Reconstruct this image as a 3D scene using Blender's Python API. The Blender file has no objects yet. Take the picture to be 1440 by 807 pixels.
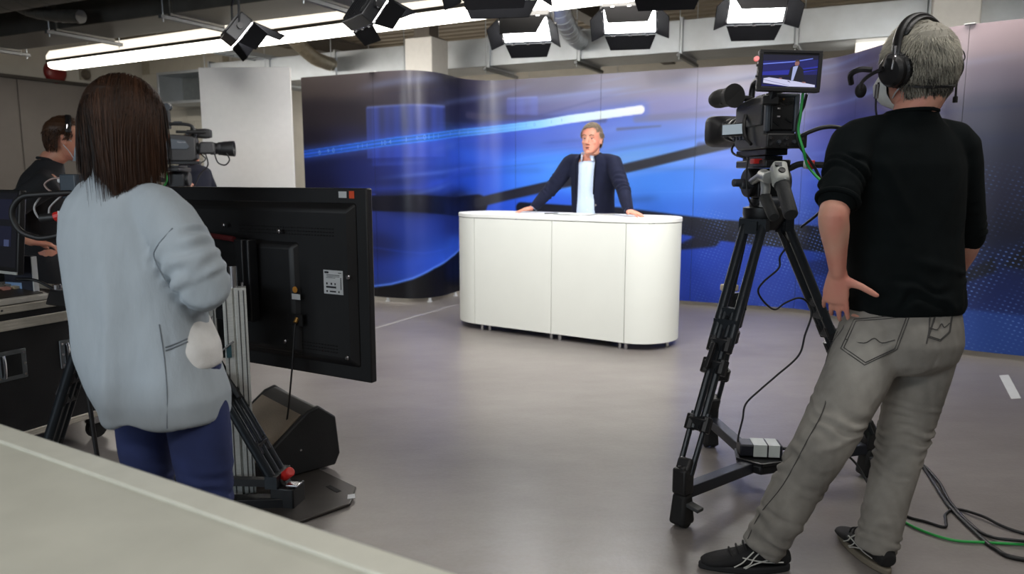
import bpy, bmesh, math, random
import numpy as np
from mathutils import Vector, Matrix, Euler, noise
random.seed(7)
rng = np.random.default_rng(7)
scene = bpy.context.scene
COL = scene.collection
PI = math.pi
# ------------------------------------------------------------------ camera
cam_data = bpy.data.cameras.new('camera')
cam_data.sensor_width = 36.0
cam_data.lens = 26.25                       # focal length 1050 px on a 1440 px frame
cam_data.clip_start = 0.02
cam_data.dof.use_dof = True
cam_data.dof.focus_distance = 2.8
cam_data.dof.aperture_fstop = 3.2
cam = bpy.data.objects.new('camera', cam_data)
cam.location = (0, 0, 1.30)
cam.rotation_euler = (math.radians(90 - 8.32), 0, 0)
COL.objects.link(cam)
scene.camera = cam
# ------------------------------------------------------------------ world
world = bpy.data.worlds.new('world')
scene.world = world
world.use_nodes = True
world.node_tree.nodes['Background'].inputs[0].default_value = (0.62, 0.72, 0.85, 1)
world.node_tree.nodes['Background'].inputs[1].default_value = 0.10
# ------------------------------------------------------------------ exposure
scene.view_settings.view_transform = 'Standard'
scene.view_settings.look = 'None'
scene.view_settings.gamma = 1.0
scene.view_settings.use_curve_mapping = False
scene.view_settings.exposure = 0.0
scene.cycles.max_bounces = 8
scene.cycles.diffuse_bounces = 3
scene.cycles.sample_clamp_indirect = 6.0
# ------------------------------------------------------------------ large lights
def area_light(name, loc, target, sx, sy, power, color=(1, 1, 1), spread=PI):
    l = bpy.data.lights.new(name, 'AREA')
    l.shape = 'RECTANGLE'; l.size = sx; l.size_y = sy
    l.energy = power; l.color = color; l.spread = spread
    o = bpy.data.objects.new(name, l)
    o.location = loc
    d = Vector(target) - Vector(loc)
    o.rotation_euler = d.to_track_quat('-Z', 'Y').to_euler()
    COL.objects.link(o)
    return o
# daylight from the row of windows in the wall behind the camera, on the left
area_light('window_daylight', (-4.6, -2.6, 1.9), (-1.0, 3.0, 1.0), 4.5, 1.5, 120, (0.80, 0.91, 1.0))
# ceiling luminaires of the half of the hall behind the camera
area_light('hall_luminaire_light', (-1.0, -0.6, 3.05), (-1.0, -0.6, 0), 5.0, 0.3, 70, (1.0, 0.97, 0.93))
area_light('hall_luminaire_light', (2.2, 2.2, 3.05), (2.2, 2.2, 0), 3.0, 0.3, 35, (1.0, 0.97, 0.93))
# unseen key lights added above the top of the picture to brighten the desk
area_light('added_key_light', (-1.0, 3.0, 3.1), (.35, 6.2, 1.1), .6, .4, 40, (1.0, 0.98, 0.95), math.radians(100))
area_light('added_key_light', (2.1, 3.6, 3.1), (.45, 6.3, 1.0), .6, .4, 32, (1.0, 0.98, 0.95), math.radians(100))
area_light('added_flat_light', (-1.2, 3.9, 2.36), (-2.5, 7.2, 1.6), .4, .3, 4, (1.0, 0.98, 0.95), math.radians(50))  # unseen lamp added to brighten the white flat
# ------------------------------------------------------------------ helpers
def lin(c):
    out = []
    for v in c[:3]:
        v = v / 255.0
        out.append(v / 12.92 if v <= 0.04045 else ((v + 0.055) / 1.055) ** 2.4)
    return tuple(out) + (1.0,)

MATS = {}
def mat(name, rgb, rough=0.5, metal=0.0, var=0.08, scale=18.0, bump=0.0, bscale=120.0, spec=0.5, stretch=(1, 1, 1), coat=0.0, sheen=0.0, sss=0.0, rvar=0.0):
    """procedural material: base colour with noise variation, optional bump of fine grain"""
    if name in MATS: return MATS[name]
    m = bpy.data.materials.new(name); m.use_nodes = True
    nt = m.node_tree; N = nt.nodes; L = nt.links
    b = N['Principled BSDF']
    tc = N.new('ShaderNodeTexCoord'); mp = N.new('ShaderNodeMapping'); mp.inputs['Scale'].default_value = stretch
    L.new(tc.outputs['Object'], mp.inputs[0])
    nz = N.new('ShaderNodeTexNoise'); nz.inputs['Scale'].default_value = scale; nz.inputs['Detail'].default_value = 4
    L.new(mp.outputs[0], nz.inputs['Vector'])
    rp = N.new('ShaderNodeValToRGB')
    c = lin(rgb)
    rp.color_ramp.elements[0].color = tuple(v * (1 - var) for v in c[:3]) + (1,)
    rp.color_ramp.elements[1].color = tuple(min(1, v * (1 + var)) for v in c[:3]) + (1,)
    rp.color_ramp.elements[0].position = 0.3; rp.color_ramp.elements[1].position = 0.7
    L.new(nz.outputs['Fac'], rp.inputs[0]); L.new(rp.outputs[0], b.inputs['Base Color'])
    b.inputs['Roughness'].default_value = rough
    b.inputs['Metallic'].default_value = metal
    b.inputs['Specular IOR Level'].default_value = spec
    if coat: b.inputs['Coat Weight'].default_value = coat; b.inputs['Coat Roughness'].default_value = 0.15
    if sheen: b.inputs['Sheen Weight'].default_value = sheen; b.inputs['Sheen Roughness'].default_value = 0.5
    if sss:
        b.inputs['Subsurface Weight'].default_value = sss
        b.inputs['Subsurface Radius'].default_value = (0.012, 0.004, 0.002)
        b.inputs['Subsurface Scale'].default_value = 1.0
    if rvar:
        mr = N.new('ShaderNodeMapRange'); mr.inputs['To Min'].default_value = rough - rvar; mr.inputs['To Max'].default_value = rough + rvar
        L.new(nz.outputs['Fac'], mr.inputs[0]); L.new(mr.outputs[0], b.inputs['Roughness'])
    if bump:
        n2 = N.new('ShaderNodeTexNoise'); n2.inputs['Scale'].default_value = bscale; n2.inputs['Detail'].default_value = 3
        L.new(mp.outputs[0], n2.inputs['Vector'])
        bp = N.new('ShaderNodeBump'); bp.inputs['Strength'].default_value = bump; bp.inputs['Distance'].default_value = 0.004
        L.new(n2.outputs['Fac'], bp.inputs['Height']); L.new(bp.outputs[0], b.inputs['Normal'])
    MATS[name] = m
    return m

def emit(name, rgb, strength, base=(0.6, 0.6, 0.6, 1)):
    if name in MATS: return MATS[name]
    m = bpy.data.materials.new(name); m.use_nodes = True
    b = m.node_tree.nodes['Principled BSDF']
    b.inputs['Base Color'].default_value = base
    b.inputs['Emission Color'].default_value = lin(rgb)
    b.inputs['Emission Strength'].default_value = strength
    MATS[name] = m
    return m

def screen(name, rgb, strength): return emit(name, rgb, strength, (.01, .01, .012, 1))
ROOTM = {}
def root_matrix(o):
    while o.parent is not None: o = o.parent
    return ROOTM.get(o.name, Matrix.Identity(4))

def tag(o, label=None, cat=None, group=None, kind=None):
    if label: o['label'] = label
    if cat: o['category'] = cat
    if group: o['group'] = group
    if kind: o['kind'] = kind
    return o

def thing(name, label, cat, loc=(0, 0, 0), rotz=0.0, group=None, kind=None, rot=None):
    o = bpy.data.objects.new(name, None)
    o.empty_display_size = 0.1
    e = Euler(rot) if rot is not None else Euler((0, 0, rotz))
    o.location = loc; o.rotation_euler = e
    COL.objects.link(o)
    ROOTM[o.name] = Matrix.Translation(loc) @ e.to_matrix().to_4x4()
    return tag(o, label, cat, group, kind)

def dup(root, loc=None, rotz=None, label=None, group=None, mtx=None):
    r = root.copy(); COL.objects.link(r)
    if loc is not None: r.location = loc
    if rotz is not None: r.rotation_euler = (0, 0, rotz)
    if label: r['label'] = label
    if group: r['group'] = group
    for ch in list(root.children):
        c = ch.copy(); COL.objects.link(c); c.parent = r
        for g in list(ch.children):
            d = g.copy(); COL.objects.link(d); d.parent = c
    return r

def finish(me, sharp):
    if sharp is None: return
    me.shade_smooth()
    if sharp < 179: me.set_sharp_from_angle(angle=math.radians(sharp))

class MB:
    """collects shapes; build() links them as ONE mesh object"""
    def __init__(self): self.v = []; self.f = []
    def add(self, vs, fs, M=None):
        n = len(self.v)
        if M is not None: vs = [M @ Vector(p) for p in vs]
        self.v += [tuple(p) for p in vs]; self.f += [tuple(i + n for i in q) for q in fs]
        return self
    def box(self, c, s, R=None, taper=None):
        x, y, z = s[0] / 2, s[1] / 2, s[2] / 2
        t = taper or (1, 1)
        vs = [(-x, -y, -z), (x, -y, -z), (x, y, -z), (-x, y, -z), (-x * t[0], -y * t[1], z), (x * t[0], -y * t[1], z), (x * t[0], y * t[1], z), (-x * t[0], y * t[1], z)]
        M = Matrix.Translation(c)
        if R is not None: M = M @ (R if isinstance(R, Matrix) else Euler(R).to_matrix()).to_4x4()
        return self.add(vs, [(3, 2, 1, 0), (4, 5, 6, 7), (0, 1, 5, 4), (1, 2, 6, 5), (2, 3, 7, 6), (3, 0, 4, 7)], M)
    def rings(self, rings, cap=True, closed=False):
        n = len(rings[0]); vs = [p for r in rings for p in r]; fs = []
        m = len(rings)
        for i in range(m if closed else m - 1):
            a = i * n; b = ((i + 1) % m) * n
            for k in range(n):
                fs.append((a + k, a + (k + 1) % n, b + (k + 1) % n, b + k))
        if cap and not closed:
            fs.append(tuple(range(n - 1, -1, -1))); fs.append(tuple(range((m - 1) * n, m * n)))
        return self.add(vs, fs)
    def tube(self, pts, r, n=8, cap=True, closed=False):
        pts = [Vector(p) for p in pts]
        rr = r if isinstance(r, (list, tuple)) else [r] * len(pts)
        m = len(pts); T = []
        for i in range(m):
            if closed: d = pts[(i + 1) % m] - pts[i - 1]
            else: d = pts[min(i + 1, m - 1)] - pts[max(i - 1, 0)]
            T.append(d.normalized() if d.length > 1e-9 else Vector((0, 0, 1)))
        u = T[0].orthogonal().normalized(); rings = []
        for i in range(m):
            u = (u - T[i] * u.dot(T[i]))
            u = u.normalized() if u.length > 1e-6 else T[i].orthogonal().normalized()
            w = T[i].cross(u)
            rings.append([pts[i] + (u * math.cos(2 * PI * k / n) + w * math.sin(2 * PI * k / n)) * rr[i] for k in range(n)])
        return self.rings(rings, cap, closed)
    def cyl(self, p0, p1, r0, r1=None, n=16):
        return self.tube([p0, p1], [r0, r0 if r1 is None else r1], n)
    def bar(self, p0, p1, w, h, up=(0, 0, 1)):
        p0 = Vector(p0); p1 = Vector(p1); d = (p1 - p0); L = d.length; d.normalize()
        u = Vector(up); s = d.cross(u)
        s = s.normalized() if s.length > 1e-6 else d.orthogonal().normalized()
        t = s.cross(d).normalized()
        R = Matrix((s, d, t)).transposed()
        return self.box((p0 + p1) / 2, (w, L, h), R)
    def lathe(self, prof, M=None, n=20):
        rings = [[Vector((r * math.cos(2 * PI * k / n), r * math.sin(2 * PI * k / n), z)) for k in range(n)] for r, z in prof]
        if M is not None: rings = [[M @ p for p in r] for r in rings]
        return self.rings(rings)
    def prism(self, poly, z0, z1, M=None):
        n = len(poly)
        vs = [(p[0], p[1], z0) for p in poly] + [(p[0], p[1], z1) for p in poly]
        fs = [tuple(range(n - 1, -1, -1)), tuple(range(n, 2 * n))] + [(k, (k + 1) % n, n + (k + 1) % n, n + k) for k in range(n)]
        return self.add(vs, fs, M)
    def build(self, name, m, parent=None, bevel=0.0, sharp=35, world=False, seg=2, kind=None, label=None):
        me = bpy.data.meshes.new(name)
        vs = self.v
        if world and parent is not None:
            I = root_matrix(parent).inverted(); vs = [I @ Vector(p) for p in vs]
        me.from_pydata([tuple(p) for p in vs], [], self.f)
        bm = bmesh.new(); bm.from_mesh(me); bmesh.ops.recalc_face_normals(bm, faces=bm.faces); bm.to_mesh(me); bm.free()
        me.materials.append(m)
        o = bpy.data.objects.new(name, me); COL.objects.link(o)
        if parent is not None: o.parent = parent
        if bevel:
            b = o.modifiers.new('bevel', 'BEVEL'); b.width = bevel; b.segments = seg; b.limit_method = 'ANGLE'; b.angle_limit = math.radians(40)
        finish(me, sharp)
        if kind: o['kind'] = kind
        if label: o['label'] = label
        return o

def spline(P, n=8, closed=False):
    P = [Vector(p) for p in P]
    Q = ([P[-1]] + P + [P[0], P[1]]) if closed else ([P[0] * 2 - P[1]] + P + [P[-1] * 2 - P[-2]])
    out = []
    for i in range(1, len(Q) - 2):
        a, b, c, d = Q[i - 1:i + 3]
        for k in range(n):
            t = k / n
            out.append(0.5 * (b * 2 + (c - a) * t + (a * 2 - b * 5 + c * 4 - d) * t * t + (b * 3 - a - c * 3 + d) * t ** 3))
    if not closed: out.append(P[-1])
    return out

def cable(name, label, pts, r, m, group=None, n=6, sub=8):
    return tag(MB().tube(spline(pts, sub), r, n).build(name, m, sharp=179), label, 'cable', group)

def text_obj(name, s, size, m, parent, M, extrude=0.0004):
    """flat printed lettering as a mesh; M places it (local x = reading direction, local z = out of the surface)"""
    cu = bpy.data.curves.new(name, 'FONT'); cu.body = s; cu.size = size; cu.extrude = extrude; cu.resolution_u = 2
    cu.align_x = 'CENTER'; cu.align_y = 'CENTER'
    tmp = bpy.data.objects.new(name, cu); COL.objects.link(tmp)
    dg = bpy.context.evaluated_depsgraph_get()
    me = bpy.data.meshes.new_from_object(tmp.evaluated_get(dg))
    bpy.data.objects.remove(tmp); bpy.data.curves.remove(cu)
    me.transform(M); me.materials.clear(); me.materials.append(m)
    o = bpy.data.objects.new(name, me); COL.objects.link(o); o.parent = parent
    return o

def frame_mat(origin, x, z):
    """matrix whose local x axis is x and local z axis is z"""
    x = Vector(x).normalized(); z = Vector(z); z = (z - x * z.dot(x)).normalized(); y = z.cross(x)
    M = Matrix((x, y, z)).transposed().to_4x4(); M.translation = Vector(origin)
    return M

ROT = math.radians(-26.0)                       # the hall's long axis against the view direction
CA, SA = math.cos(ROT), math.sin(ROT)
def XY(u, v): return (u * CA - v * SA, u * SA + v * CA)
def room(u, v, z=0.0): x, y = XY(u, v); return Vector((x, y, z))

# shared materials
M_BLACK = mat('black_plastic', (26, 26, 28), 0.45, var=0.15, bump=0.1, bscale=400)
M_BLACKM = mat('black_metal', (24, 25, 28), 0.42, 0.2, var=0.15)
M_RUBBER = mat('black_rubber', (20, 20, 21), 0.7, var=0.2)
M_DARKGREY = mat('dark_grey_plastic', (52, 56, 62), 0.45, var=0.08)
M_CHROME = mat('chrome', (200, 200, 205), 0.22, 1.0, var=0.05)
M_ALU = mat('brushed_aluminium', (206, 208, 204), 0.42, 0.35, var=0.1, scale=30, stretch=(1, 1, 20))
M_GALV = mat('galvanised_sheet', (186, 192, 198), 0.40, 0.7, var=0.14, scale=3.0, rvar=0.1)
M_GALVD = mat('unlit_duct_sheet', (112, 111, 107), 0.42, 0.65, var=0.2, scale=3.0, rvar=0.1)  # darker copy of galvanised sheet, the unlit look put into its colour
M_WHITE = mat('white_paint', (226, 226, 222), 0.5, var=0.03)
M_EDGEALU = mat('case_edge_aluminium', (214, 208, 196), 0.38, 0.35, var=0.06, scale=30)
M_RED = mat('red_plastic', (200, 40, 35), 0.45)
M_GREENC = mat('green_cable_sheath', (44, 164, 76), 0.45)
M_CABLE = mat('black_cable_sheath', (20, 20, 22), 0.5)
M_LABEL = mat('white_label', (205, 208, 210), 0.5, var=0.04)
# ================================================================== THE HALL
def floor_material():
    m = bpy.data.materials.new('polished_floor'); m.use_nodes = True
    nt = m.node_tree; N = nt.nodes; L = nt.links; b = N['Principled BSDF']
    tc = N.new('ShaderNodeTexCoord')
    n1 = N.new('ShaderNodeTexNoise'); n1.inputs['Scale'].default_value = 0.9; n1.inputs['Detail'].default_value = 5
    n2 = N.new('ShaderNodeTexNoise'); n2.inputs['Scale'].default_value = 5.0; n2.inputs['Detail'].default_value = 6; n2.inputs['Roughness'].default_value = 0.65
    n3 = N.new('ShaderNodeTexNoise'); n3.inputs['Scale'].default_value = 60.0; n3.inputs['Detail'].default_value = 3
    mp = N.new('ShaderNodeMapping'); mp.inputs['Rotation'].default_value = (0, 0, ROT); mp.inputs['Scale'].default_value = (0.6, 1.3, 1)
    L.new(tc.outputs['Object'], mp.inputs[0])
    for n in (n1, n3): L.new(tc.outputs['Object'], n.inputs['Vector'])
    L.new(mp.outputs[0], n2.inputs['Vector'])
    mx = N.new('ShaderNodeMath'); mx.operation = 'ADD'
    L.new(n1.outputs['Fac'], mx.inputs[0]); L.new(n2.outputs['Fac'], mx.inputs[1])
    ad = N.new('ShaderNodeMath'); ad.operation = 'MULTIPLY_ADD'; ad.inputs[1].default_value = 0.35
    L.new(n3.outputs['Fac'], ad.inputs[0]); L.new(mx.outputs[0], ad.inputs[2])
    rp = N.new('ShaderNodeValToRGB')
    rp.color_ramp.elements[0].position = 0.15; rp.color_ramp.elements[0].color = lin((118, 112, 109))
    rp.color_ramp.elements[1].position = 0.85; rp.color_ramp.elements[1].color = lin((138, 133, 130))
    m2 = N.new('ShaderNodeMapRange'); m2.inputs['From Min'].default_value = .75; m2.inputs['From Max'].default_value = 1.6; L.new(ad.outputs[0], m2.inputs[0]); L.new(m2.outputs[0], rp.inputs[0]); L.new(rp.outputs[0], b.inputs['Base Color'])
    mr = N.new('ShaderNodeMapRange'); mr.inputs['From Min'].default_value = 0.7; mr.inputs['From Max'].default_value = 1.4
    mr.inputs['To Min'].default_value = 0.285; mr.inputs['To Max'].default_value = 0.31
    L.new(mx.outputs[0], mr.inputs[0]); L.new(mr.outputs[0], b.inputs['Roughness'])
    bp = N.new('ShaderNodeBump'); bp.inputs['Strength'].default_value = 0.05; bp.inputs['Distance'].default_value = 0.01
    L.new(n3.outputs['Fac'], bp.inputs['Height']); L.new(bp.outputs[0], b.inputs['Normal'])
    return m
M_FLOOR = floor_material()

def struct(name, b, m, **k):
    o = b.build(name, m, **k); o['kind'] = 'structure'; return o

def rbox(u0, u1, v0, v1, z0, z1, b=None):
    """box along the hall's axes"""
    b = b or MB()
    c = room((u0 + u1) / 2, (v0 + v1) / 2, (z0 + z1) / 2)
    return b.box(c, (u1 - u0, v1 - v0, z1 - z0), (0, 0, ROT))
U0, U1, V0, V1 = -11.2, 7.5, -7.0, 13.2
ZC = 3.5
struct('floor', rbox(U0 - .2, U1 + .2, V0 - .2, V1 + .2, -0.1, 0.0), M_FLOOR, sharp=None)
M_WALL = mat('painted_wall', (184, 181, 173), 0.8, var=0.04, scale=6, bump=0.15, bscale=60)
M_PART = mat('folding_partition', (112, 107, 103), 0.7, var=0.05, scale=4)
struct('wall_back', rbox(U0 - .2, U1 + .2, V1, V1 + .2, 0, ZC), M_WALL, sharp=None)
struct('wall_right', rbox(U1, U1 + .2, V0, V1, 0, ZC), M_WALL, sharp=None)
struct('wall_front', rbox(U0 - .2, U1 + .2, V0 - .2, V0, 0, ZC), M_WALL, sharp=None)
struct('wall_left', rbox(U0 - .2, U0, V0, V1, 0, ZC), M_WALL, sharp=None)
# grey folding partition that lines the left wall below a rail
wp = struct('wall_left_partition', rbox(U0, U0 + .03, V0, 8.6, 0, 2.70), M_PART, sharp=None)
for k in range(13):
    v = 7.9 - k * 1.15
    rbox(U0 + .03, U0 + .05, v - 1.14, v - 0.01, 0.03, 2.69).build('panel', M_PART, wp, bevel=.004)
struct('trim_1', rbox(U0, U0 + .09, V0, 8.6, 2.70, 2.745), mat('rail_dark', (58, 54, 50), .6))
# block wall in the far corner, with its courses
def block_wall():
    b = rbox(-9.45, -9.3, 8.83, V1, 0, ZC)
    base = struct('wall_corner', rbox(U0, -9.35, 8.86, 8.98, 0, ZC), mat('block_joint', (168, 162, 146), .9), sharp=None)
    me = None; M_BLOCK = mat('painted_block', (198, 194, 182), 0.75, var=0.05, scale=5, bump=0.2, bscale=80)
    for r in range(17):
        z = 0.0 + r * 0.2
        u = U0 + (0.2 if r % 2 else 0.0)
        while u < -9.36:
            w = min(0.4, -9.35 - u)
            if True:
                if w > 0.39:
                    if me is None:
                        o = MB().box((0, 0, 0), (.394, .03, .194)).build('block', M_BLOCK, bevel=.004, seg=1, sharp=None); me = o.data
                    else:
                        o = bpy.data.objects.new('block', me); COL.objects.link(o)
                    o.parent = base
                    o.location = room(u + .2, 8.858, z + .1); o.rotation_euler = (0, 0, ROT)
                else:
                    rbox(u + .003, u + w - .003, 8.843, 8.87, z + .003, z + .197).build('block', M_BLOCK, base, sharp=None)
            u += 0.4
    return base
block_wall()
struct('wall_return', rbox(-9.46, -9.3, 8.98, V1, 0, ZC), M_WALL, sharp=None)

# trapezoidal metal deck
def deck():
    prof = []; v = V0 - .2
    while v < V1 + .3:
        prof += [(v, ZC), (v + .12, ZC), (v + .15, ZC + .10), (v + .22, ZC + .10)]; v += .25
    vs = []; fs = []
    for (v, z) in prof:
        vs += [room(U0 - .2, v, z), room(U1 + .2, v, z)]
    for i in range(len(prof) - 1):
        fs.append((2 * i, 2 * i + 1, 2 * i + 3, 2 * i + 2))
    o = struct('ceiling', MB().add(vs, fs), mat('deck_metal', (150, 140, 124), 0.6, 0.1, var=0.06, scale=2), sharp=None)
    rbox(U0 - .2, U1 + .2, V0 - .2, V1 + .3, ZC + .13, ZC + .2).build('roof_slab', M_WALL, o, sharp=None)
    return o
deck()
M_BEAM = mat('beam_steel', (92, 86, 80), 0.6, 0.2)
for i, u in enumerate((-8.0, -3.4, 1.4)):
    b = rbox(u - .1, u + .1, V0, V1, ZC - .02, ZC + .0)
    rbox(u - .1, u + .1, V0, V1, ZC - .26, ZC - .24, b); rbox(u - .012, u + .012, V0, V1, ZC - .25, ZC - .01, b)
    struct('trim_%d' % (i + 2), b, M_BEAM, sharp=None)
# square columns
def column(x, y, w, ztop, rot=ROT):
    b = MB().box((x, y, ztop / 2), (w, w, ztop), (0, 0, rot))
    o = tag(b.build('column', mat('column_white', (214, 212, 208), .6, var=.03), bevel=.01), kind='structure')
    return o
c1 = column(-0.985, 8.92, .36, 2.87)
MB().box((-0.985, 8.92, 3.19), (.2, .2, .60), (0, 0, ROT)).build('steel_post', M_BEAM, c1)
MB().box((-0.985, 8.92, 2.88), (.3, .3, .02), (0, 0, ROT)).build('head_plate', M_BEAM, c1)
c2 = column(3.86, 6.78, .36, ZC)
MB().box((3.79, 6.585, 3.02), (.16, .03, .12), (0, 0, ROT)).build('junction_box', mat('box_grey', (150, 146, 142), .6), c2, bevel=.006)

# ------------------------------------------------------------------ ducts
def duct(name, label, u0, u1, v0, v1, z0, z1, step, m, struts=True, group=None):
    t = thing(name, label, 'duct', room((u0 + u1) / 2, (v0 + v1) / 2, z0), ROT, group)
    n = max(1, round((u1 - u0) / step)); w = (u1 - u0) / n
    for k in range(n):
        a = -(u1 - u0) / 2 + k * w; h = z1 - z0; d = v1 - v0
        MB().box((a + w / 2, 0, h / 2), (w - .004, d, h)).build('section', m, t, bevel=.006, seg=1)
        # cross-break creases on the face and the underside
        f = MB()
        for s in (-1, 1):
            f.box((a + s * .0 + .018, 0, h / 2), (.035, d + .05, h + .05)) if s == 1 else None
        f.build('flange', m, t, bevel=.004, seg=1)
        if struts:
            MB().box((a + .018, 0, -.045), (.041, d + .25, .035)).build('strut', mat('strut_steel', (120, 122, 124), .45, .7), t, bevel=.003, seg=1)
            for s in (-1, 1):
                MB().cyl((a + .018, s * (d / 2 + .09), -.09), (a + .018, s * (d / 2 + .09), ZC - z0 - .012), .006, n=6).build('threaded_rod', M_GALV, t)
    return t
duct('ventilation_duct', 'long galvanised rectangular duct hung behind the printed backdrop under the far ceiling', -8.9, 7.2, 8.16, 8.80, 2.62, 2.95, 1.15, M_GALV)
duct('ventilation_duct', 'wide dark rectangular duct with cross struts over the woman and flight case', -10.95, 0.6, 5.08, 5.68, 2.80, 3.30, 1.65, M_GALVD)
def round_duct(name, label, pts, r, m, ribs=0.05):
    t = thing(name, label, 'duct', pts[0])
    P = spline(pts, 10)
    MB().tube(P, r, 20).build('pipe', m, t, world=True, sharp=60)
    b = MB(); acc = 0
    for i in range(1, len(P)):
        acc += (P[i] - P[i - 1]).length
        if acc > ribs:
            d = (P[i] - P[i - 1]).normalized(); b.cyl(P[i] - d * .005, P[i] + d * .005, r + .004, n=20); acc = 0
    b.build('seam_rib', m, t, world=True, kind='stuff')
    return t
round_duct('spiral_duct', 'large dark spiral duct high above the grey partition', [room(-10.9, 4.5, 3.07), room(-8, 4.5, 3.07), room(-5, 4.5, 3.07), room(-1.0, 4.5, 3.07)], .22, M_GALVD, .14)
round_duct('spiral_duct', 'short dark branch pipe below the large spiral duct', [room(-7.55, 4.55, 2.98), room(-7.48, 4.70, 2.90), room(-7.2, 4.78, 2.84), room(-6.85, 4.8, 2.80)], .06, M_GALVD, .08)
round_duct('spiral_duct', 'beige spiral pipe dropping to the far duct beside the white column', [room(-6.40, 6.9, 3.3), room(-6.46, 7.2, 2.99), room(-6.54, 7.65, 2.82), room(-6.60, 7.95, 2.79), room(-6.64, 8.15, 2.79)], .085, mat('pipe_beige', (150, 142, 126), .45, .6), .06)
round_duct('spiral_duct', 'blue grey spiral pipe dropping to the far duct above the newsreader', [room(-2.95, 6.9, 3.35), room(-3.0, 7.2, 3.02), room(-3.06, 7.65, 2.85), room(-3.11, 7.95, 2.82), room(-3.13, 8.15, 2.82)], .10, M_GALV, .06)
# small rectangular branch frame on the block wall
t = thing('duct_frame', 'open galvanised duct frame hung before the block wall beside the white flat', 'duct', room(-9.62, 8.5, 2.66), ROT)
b = MB()
for s in (-1, 1):
    b.box((0, 0, s * .22), (1.0, .5, .04)); b.box((s * .48, 0, 0), (.04, .5, .44))
b.build('collar', M_GALV, t, bevel=.004)
MB().box((0, .2, 0), (.92, .02, .4)).build('damper_plate', mat('damper', (104, 108, 108), .5, .5), t)
# perforated tray under the deck
t = thing('cable_tray', 'perforated translucent cable tray under the deck near the headphones', 'tray', room(1.05, 7.2, 3.05), ROT)
b = MB()
for k in range(12): b.box((-.33 + k * .06, 0, 0), (.022, .3, .012))
for s in (-1, 0, 1): b.box((0, s * .14, .0), (.72, .02, .03))
b.build('grid', mat('tray_grid', (205, 214, 216), .5), t)
MB().box((0, 0, .05), (.72, .3, .01)).build('lid', mat('tray_lid', (170, 184, 190), .4), t)
MB().box((.2, -.17, -.02), (.2, .03, .08)).build('clip', M_BLACK, t, bevel=.004)
t = thing('cable_tray', 'long rung cable tray hung under the deck above the white flat', 'tray', room(-7.85, 8.9, 2.95), ROT)
b = MB()
for s in (-1, 1): b.box((s * .15, 0, 0), (.02, 3.8, .06))
b.build('side_rail', M_GALV, t)
for k in range(26): MB().box((0, -1.85 + k * .148, -.01), (.29, .03, .02)).build('rung', M_GALV, t, sharp=None)
for y in (-1.5, 0, 1.5): MB().cyl((.15, y, 0), (.15, y, ZC - 2.962), .006, n=6).build('threaded_rod', M_GALV, t)
# wall bell and horn on the left wall, above the rail
def on_left(v, z): return room(U0, v, z)
t = thing('alarm_bell', 'round red alarm bell on the white wall above the rail', 'bell', on_left(7.35, 2.86), ROT)
MB().lathe([(.02, 0), (.17, 0), (.17, .03), (.15, .06), (.10, .085), (.03, .095), (.0, .096)], frame_mat((0, 0, 0), (0, 1, 0), (1, 0, 0))).build('gong', mat('bell_red', (112, 22, 20), .4), t)
MB().box((.015, 0, -.0), (.03, .12, .12)).build('back_box', M_DARKGREY, t)
t = thing('alarm_sounder', 'small round dark sounder beside the red alarm bell', 'sounder', on_left(7.82, 2.88), ROT)
MB().lathe([(.02, 0), (.08, 0), (.08, .05), (.06, .08), (.03, .06), (.0, .06)], frame_mat((0, 0, 0), (0, 1, 0), (1, 0, 0))).build('horn', mat('sounder_grey', (88, 80, 70), .5), t)
MB().box((.02, 0, 0), (.04, .17, .17)).build('base_plate', mat('sounder_base', (140, 134, 122), .5), t, bevel=.004)
t = thing('wall_lamp', 'white strip lamp housing under the rail at the edge of the grey partition', 'lamp', on_left(5.35, 2.60), ROT)
MB().box((.06, 0, 0), (.08, 1.1, .10)).build('housing', mat('lamp_white', (206, 200, 190), .5), t, bevel=.01)
MB().box((.06, 0, -.055), (.06, 1.04, .012)).build('diffuser', M_LABEL, t)

# ------------------------------------------------------------------ linear luminaires
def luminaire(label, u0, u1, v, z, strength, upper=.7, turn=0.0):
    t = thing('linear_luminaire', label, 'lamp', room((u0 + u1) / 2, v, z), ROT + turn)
    L = u1 - u0; n = max(1, round(L / 1.5)); w = L / n
    for k in range(n):
        a = -L / 2 + k * w + w / 2
        b = MB(); prof = [(-.15, 0.0), (.15, 0.0), (.15, .07), (.10, .14), (-.10, .14), (-.15, .07)]
        b.add([(a - w / 2 + .002, p[0], p[1]) for p in prof] + [(a + w / 2 - .002, p[0], p[1]) for p in prof],
              [tuple(range(5, -1, -1)), tuple(range(6, 12))] + [(i, (i + 1) % 6, 6 + (i + 1) % 6, 6 + i) for i in range(6)])
        b.build('housing', emit('glowing_housing', (255, 244, 226), upper), t)  # housing made to glow, standing for the light it catches
        dp = [(-.13, 0), (.13, 0), (.13, -.06), (.09, -.085), (-.09, -.085), (-.13, -.06)]
        MB().add([(a - w / 2 + .004, p[0], p[1]) for p in dp] + [(a + w / 2 - .004, p[0], p[1]) for p in dp],
                 [tuple(range(6)), tuple(range(11, 5, -1))] + [(6 + i, 6 + (i + 1) % 6, (i + 1) % 6, i) for i in range(6)]).build('diffuser', emit('tube_light', (255, 248, 236), strength), t)
        MB().box((a, -.142, .002), (w - .006, .03, .036)).build('groove', mat('groove_dark', (70, 64, 56), .6), t)
        MB().cyl((a, 0, .13), (a, 0, ZC - z - .012), .004, n=6).build('suspension_rod', M_GALV, t)
    return t
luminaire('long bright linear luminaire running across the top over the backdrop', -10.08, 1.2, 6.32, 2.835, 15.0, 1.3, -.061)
luminaire('linear luminaire glowing behind the backdrop under the far galvanised duct', -0.3, 6.6, 8.42, 2.47, 4.0)
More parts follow.
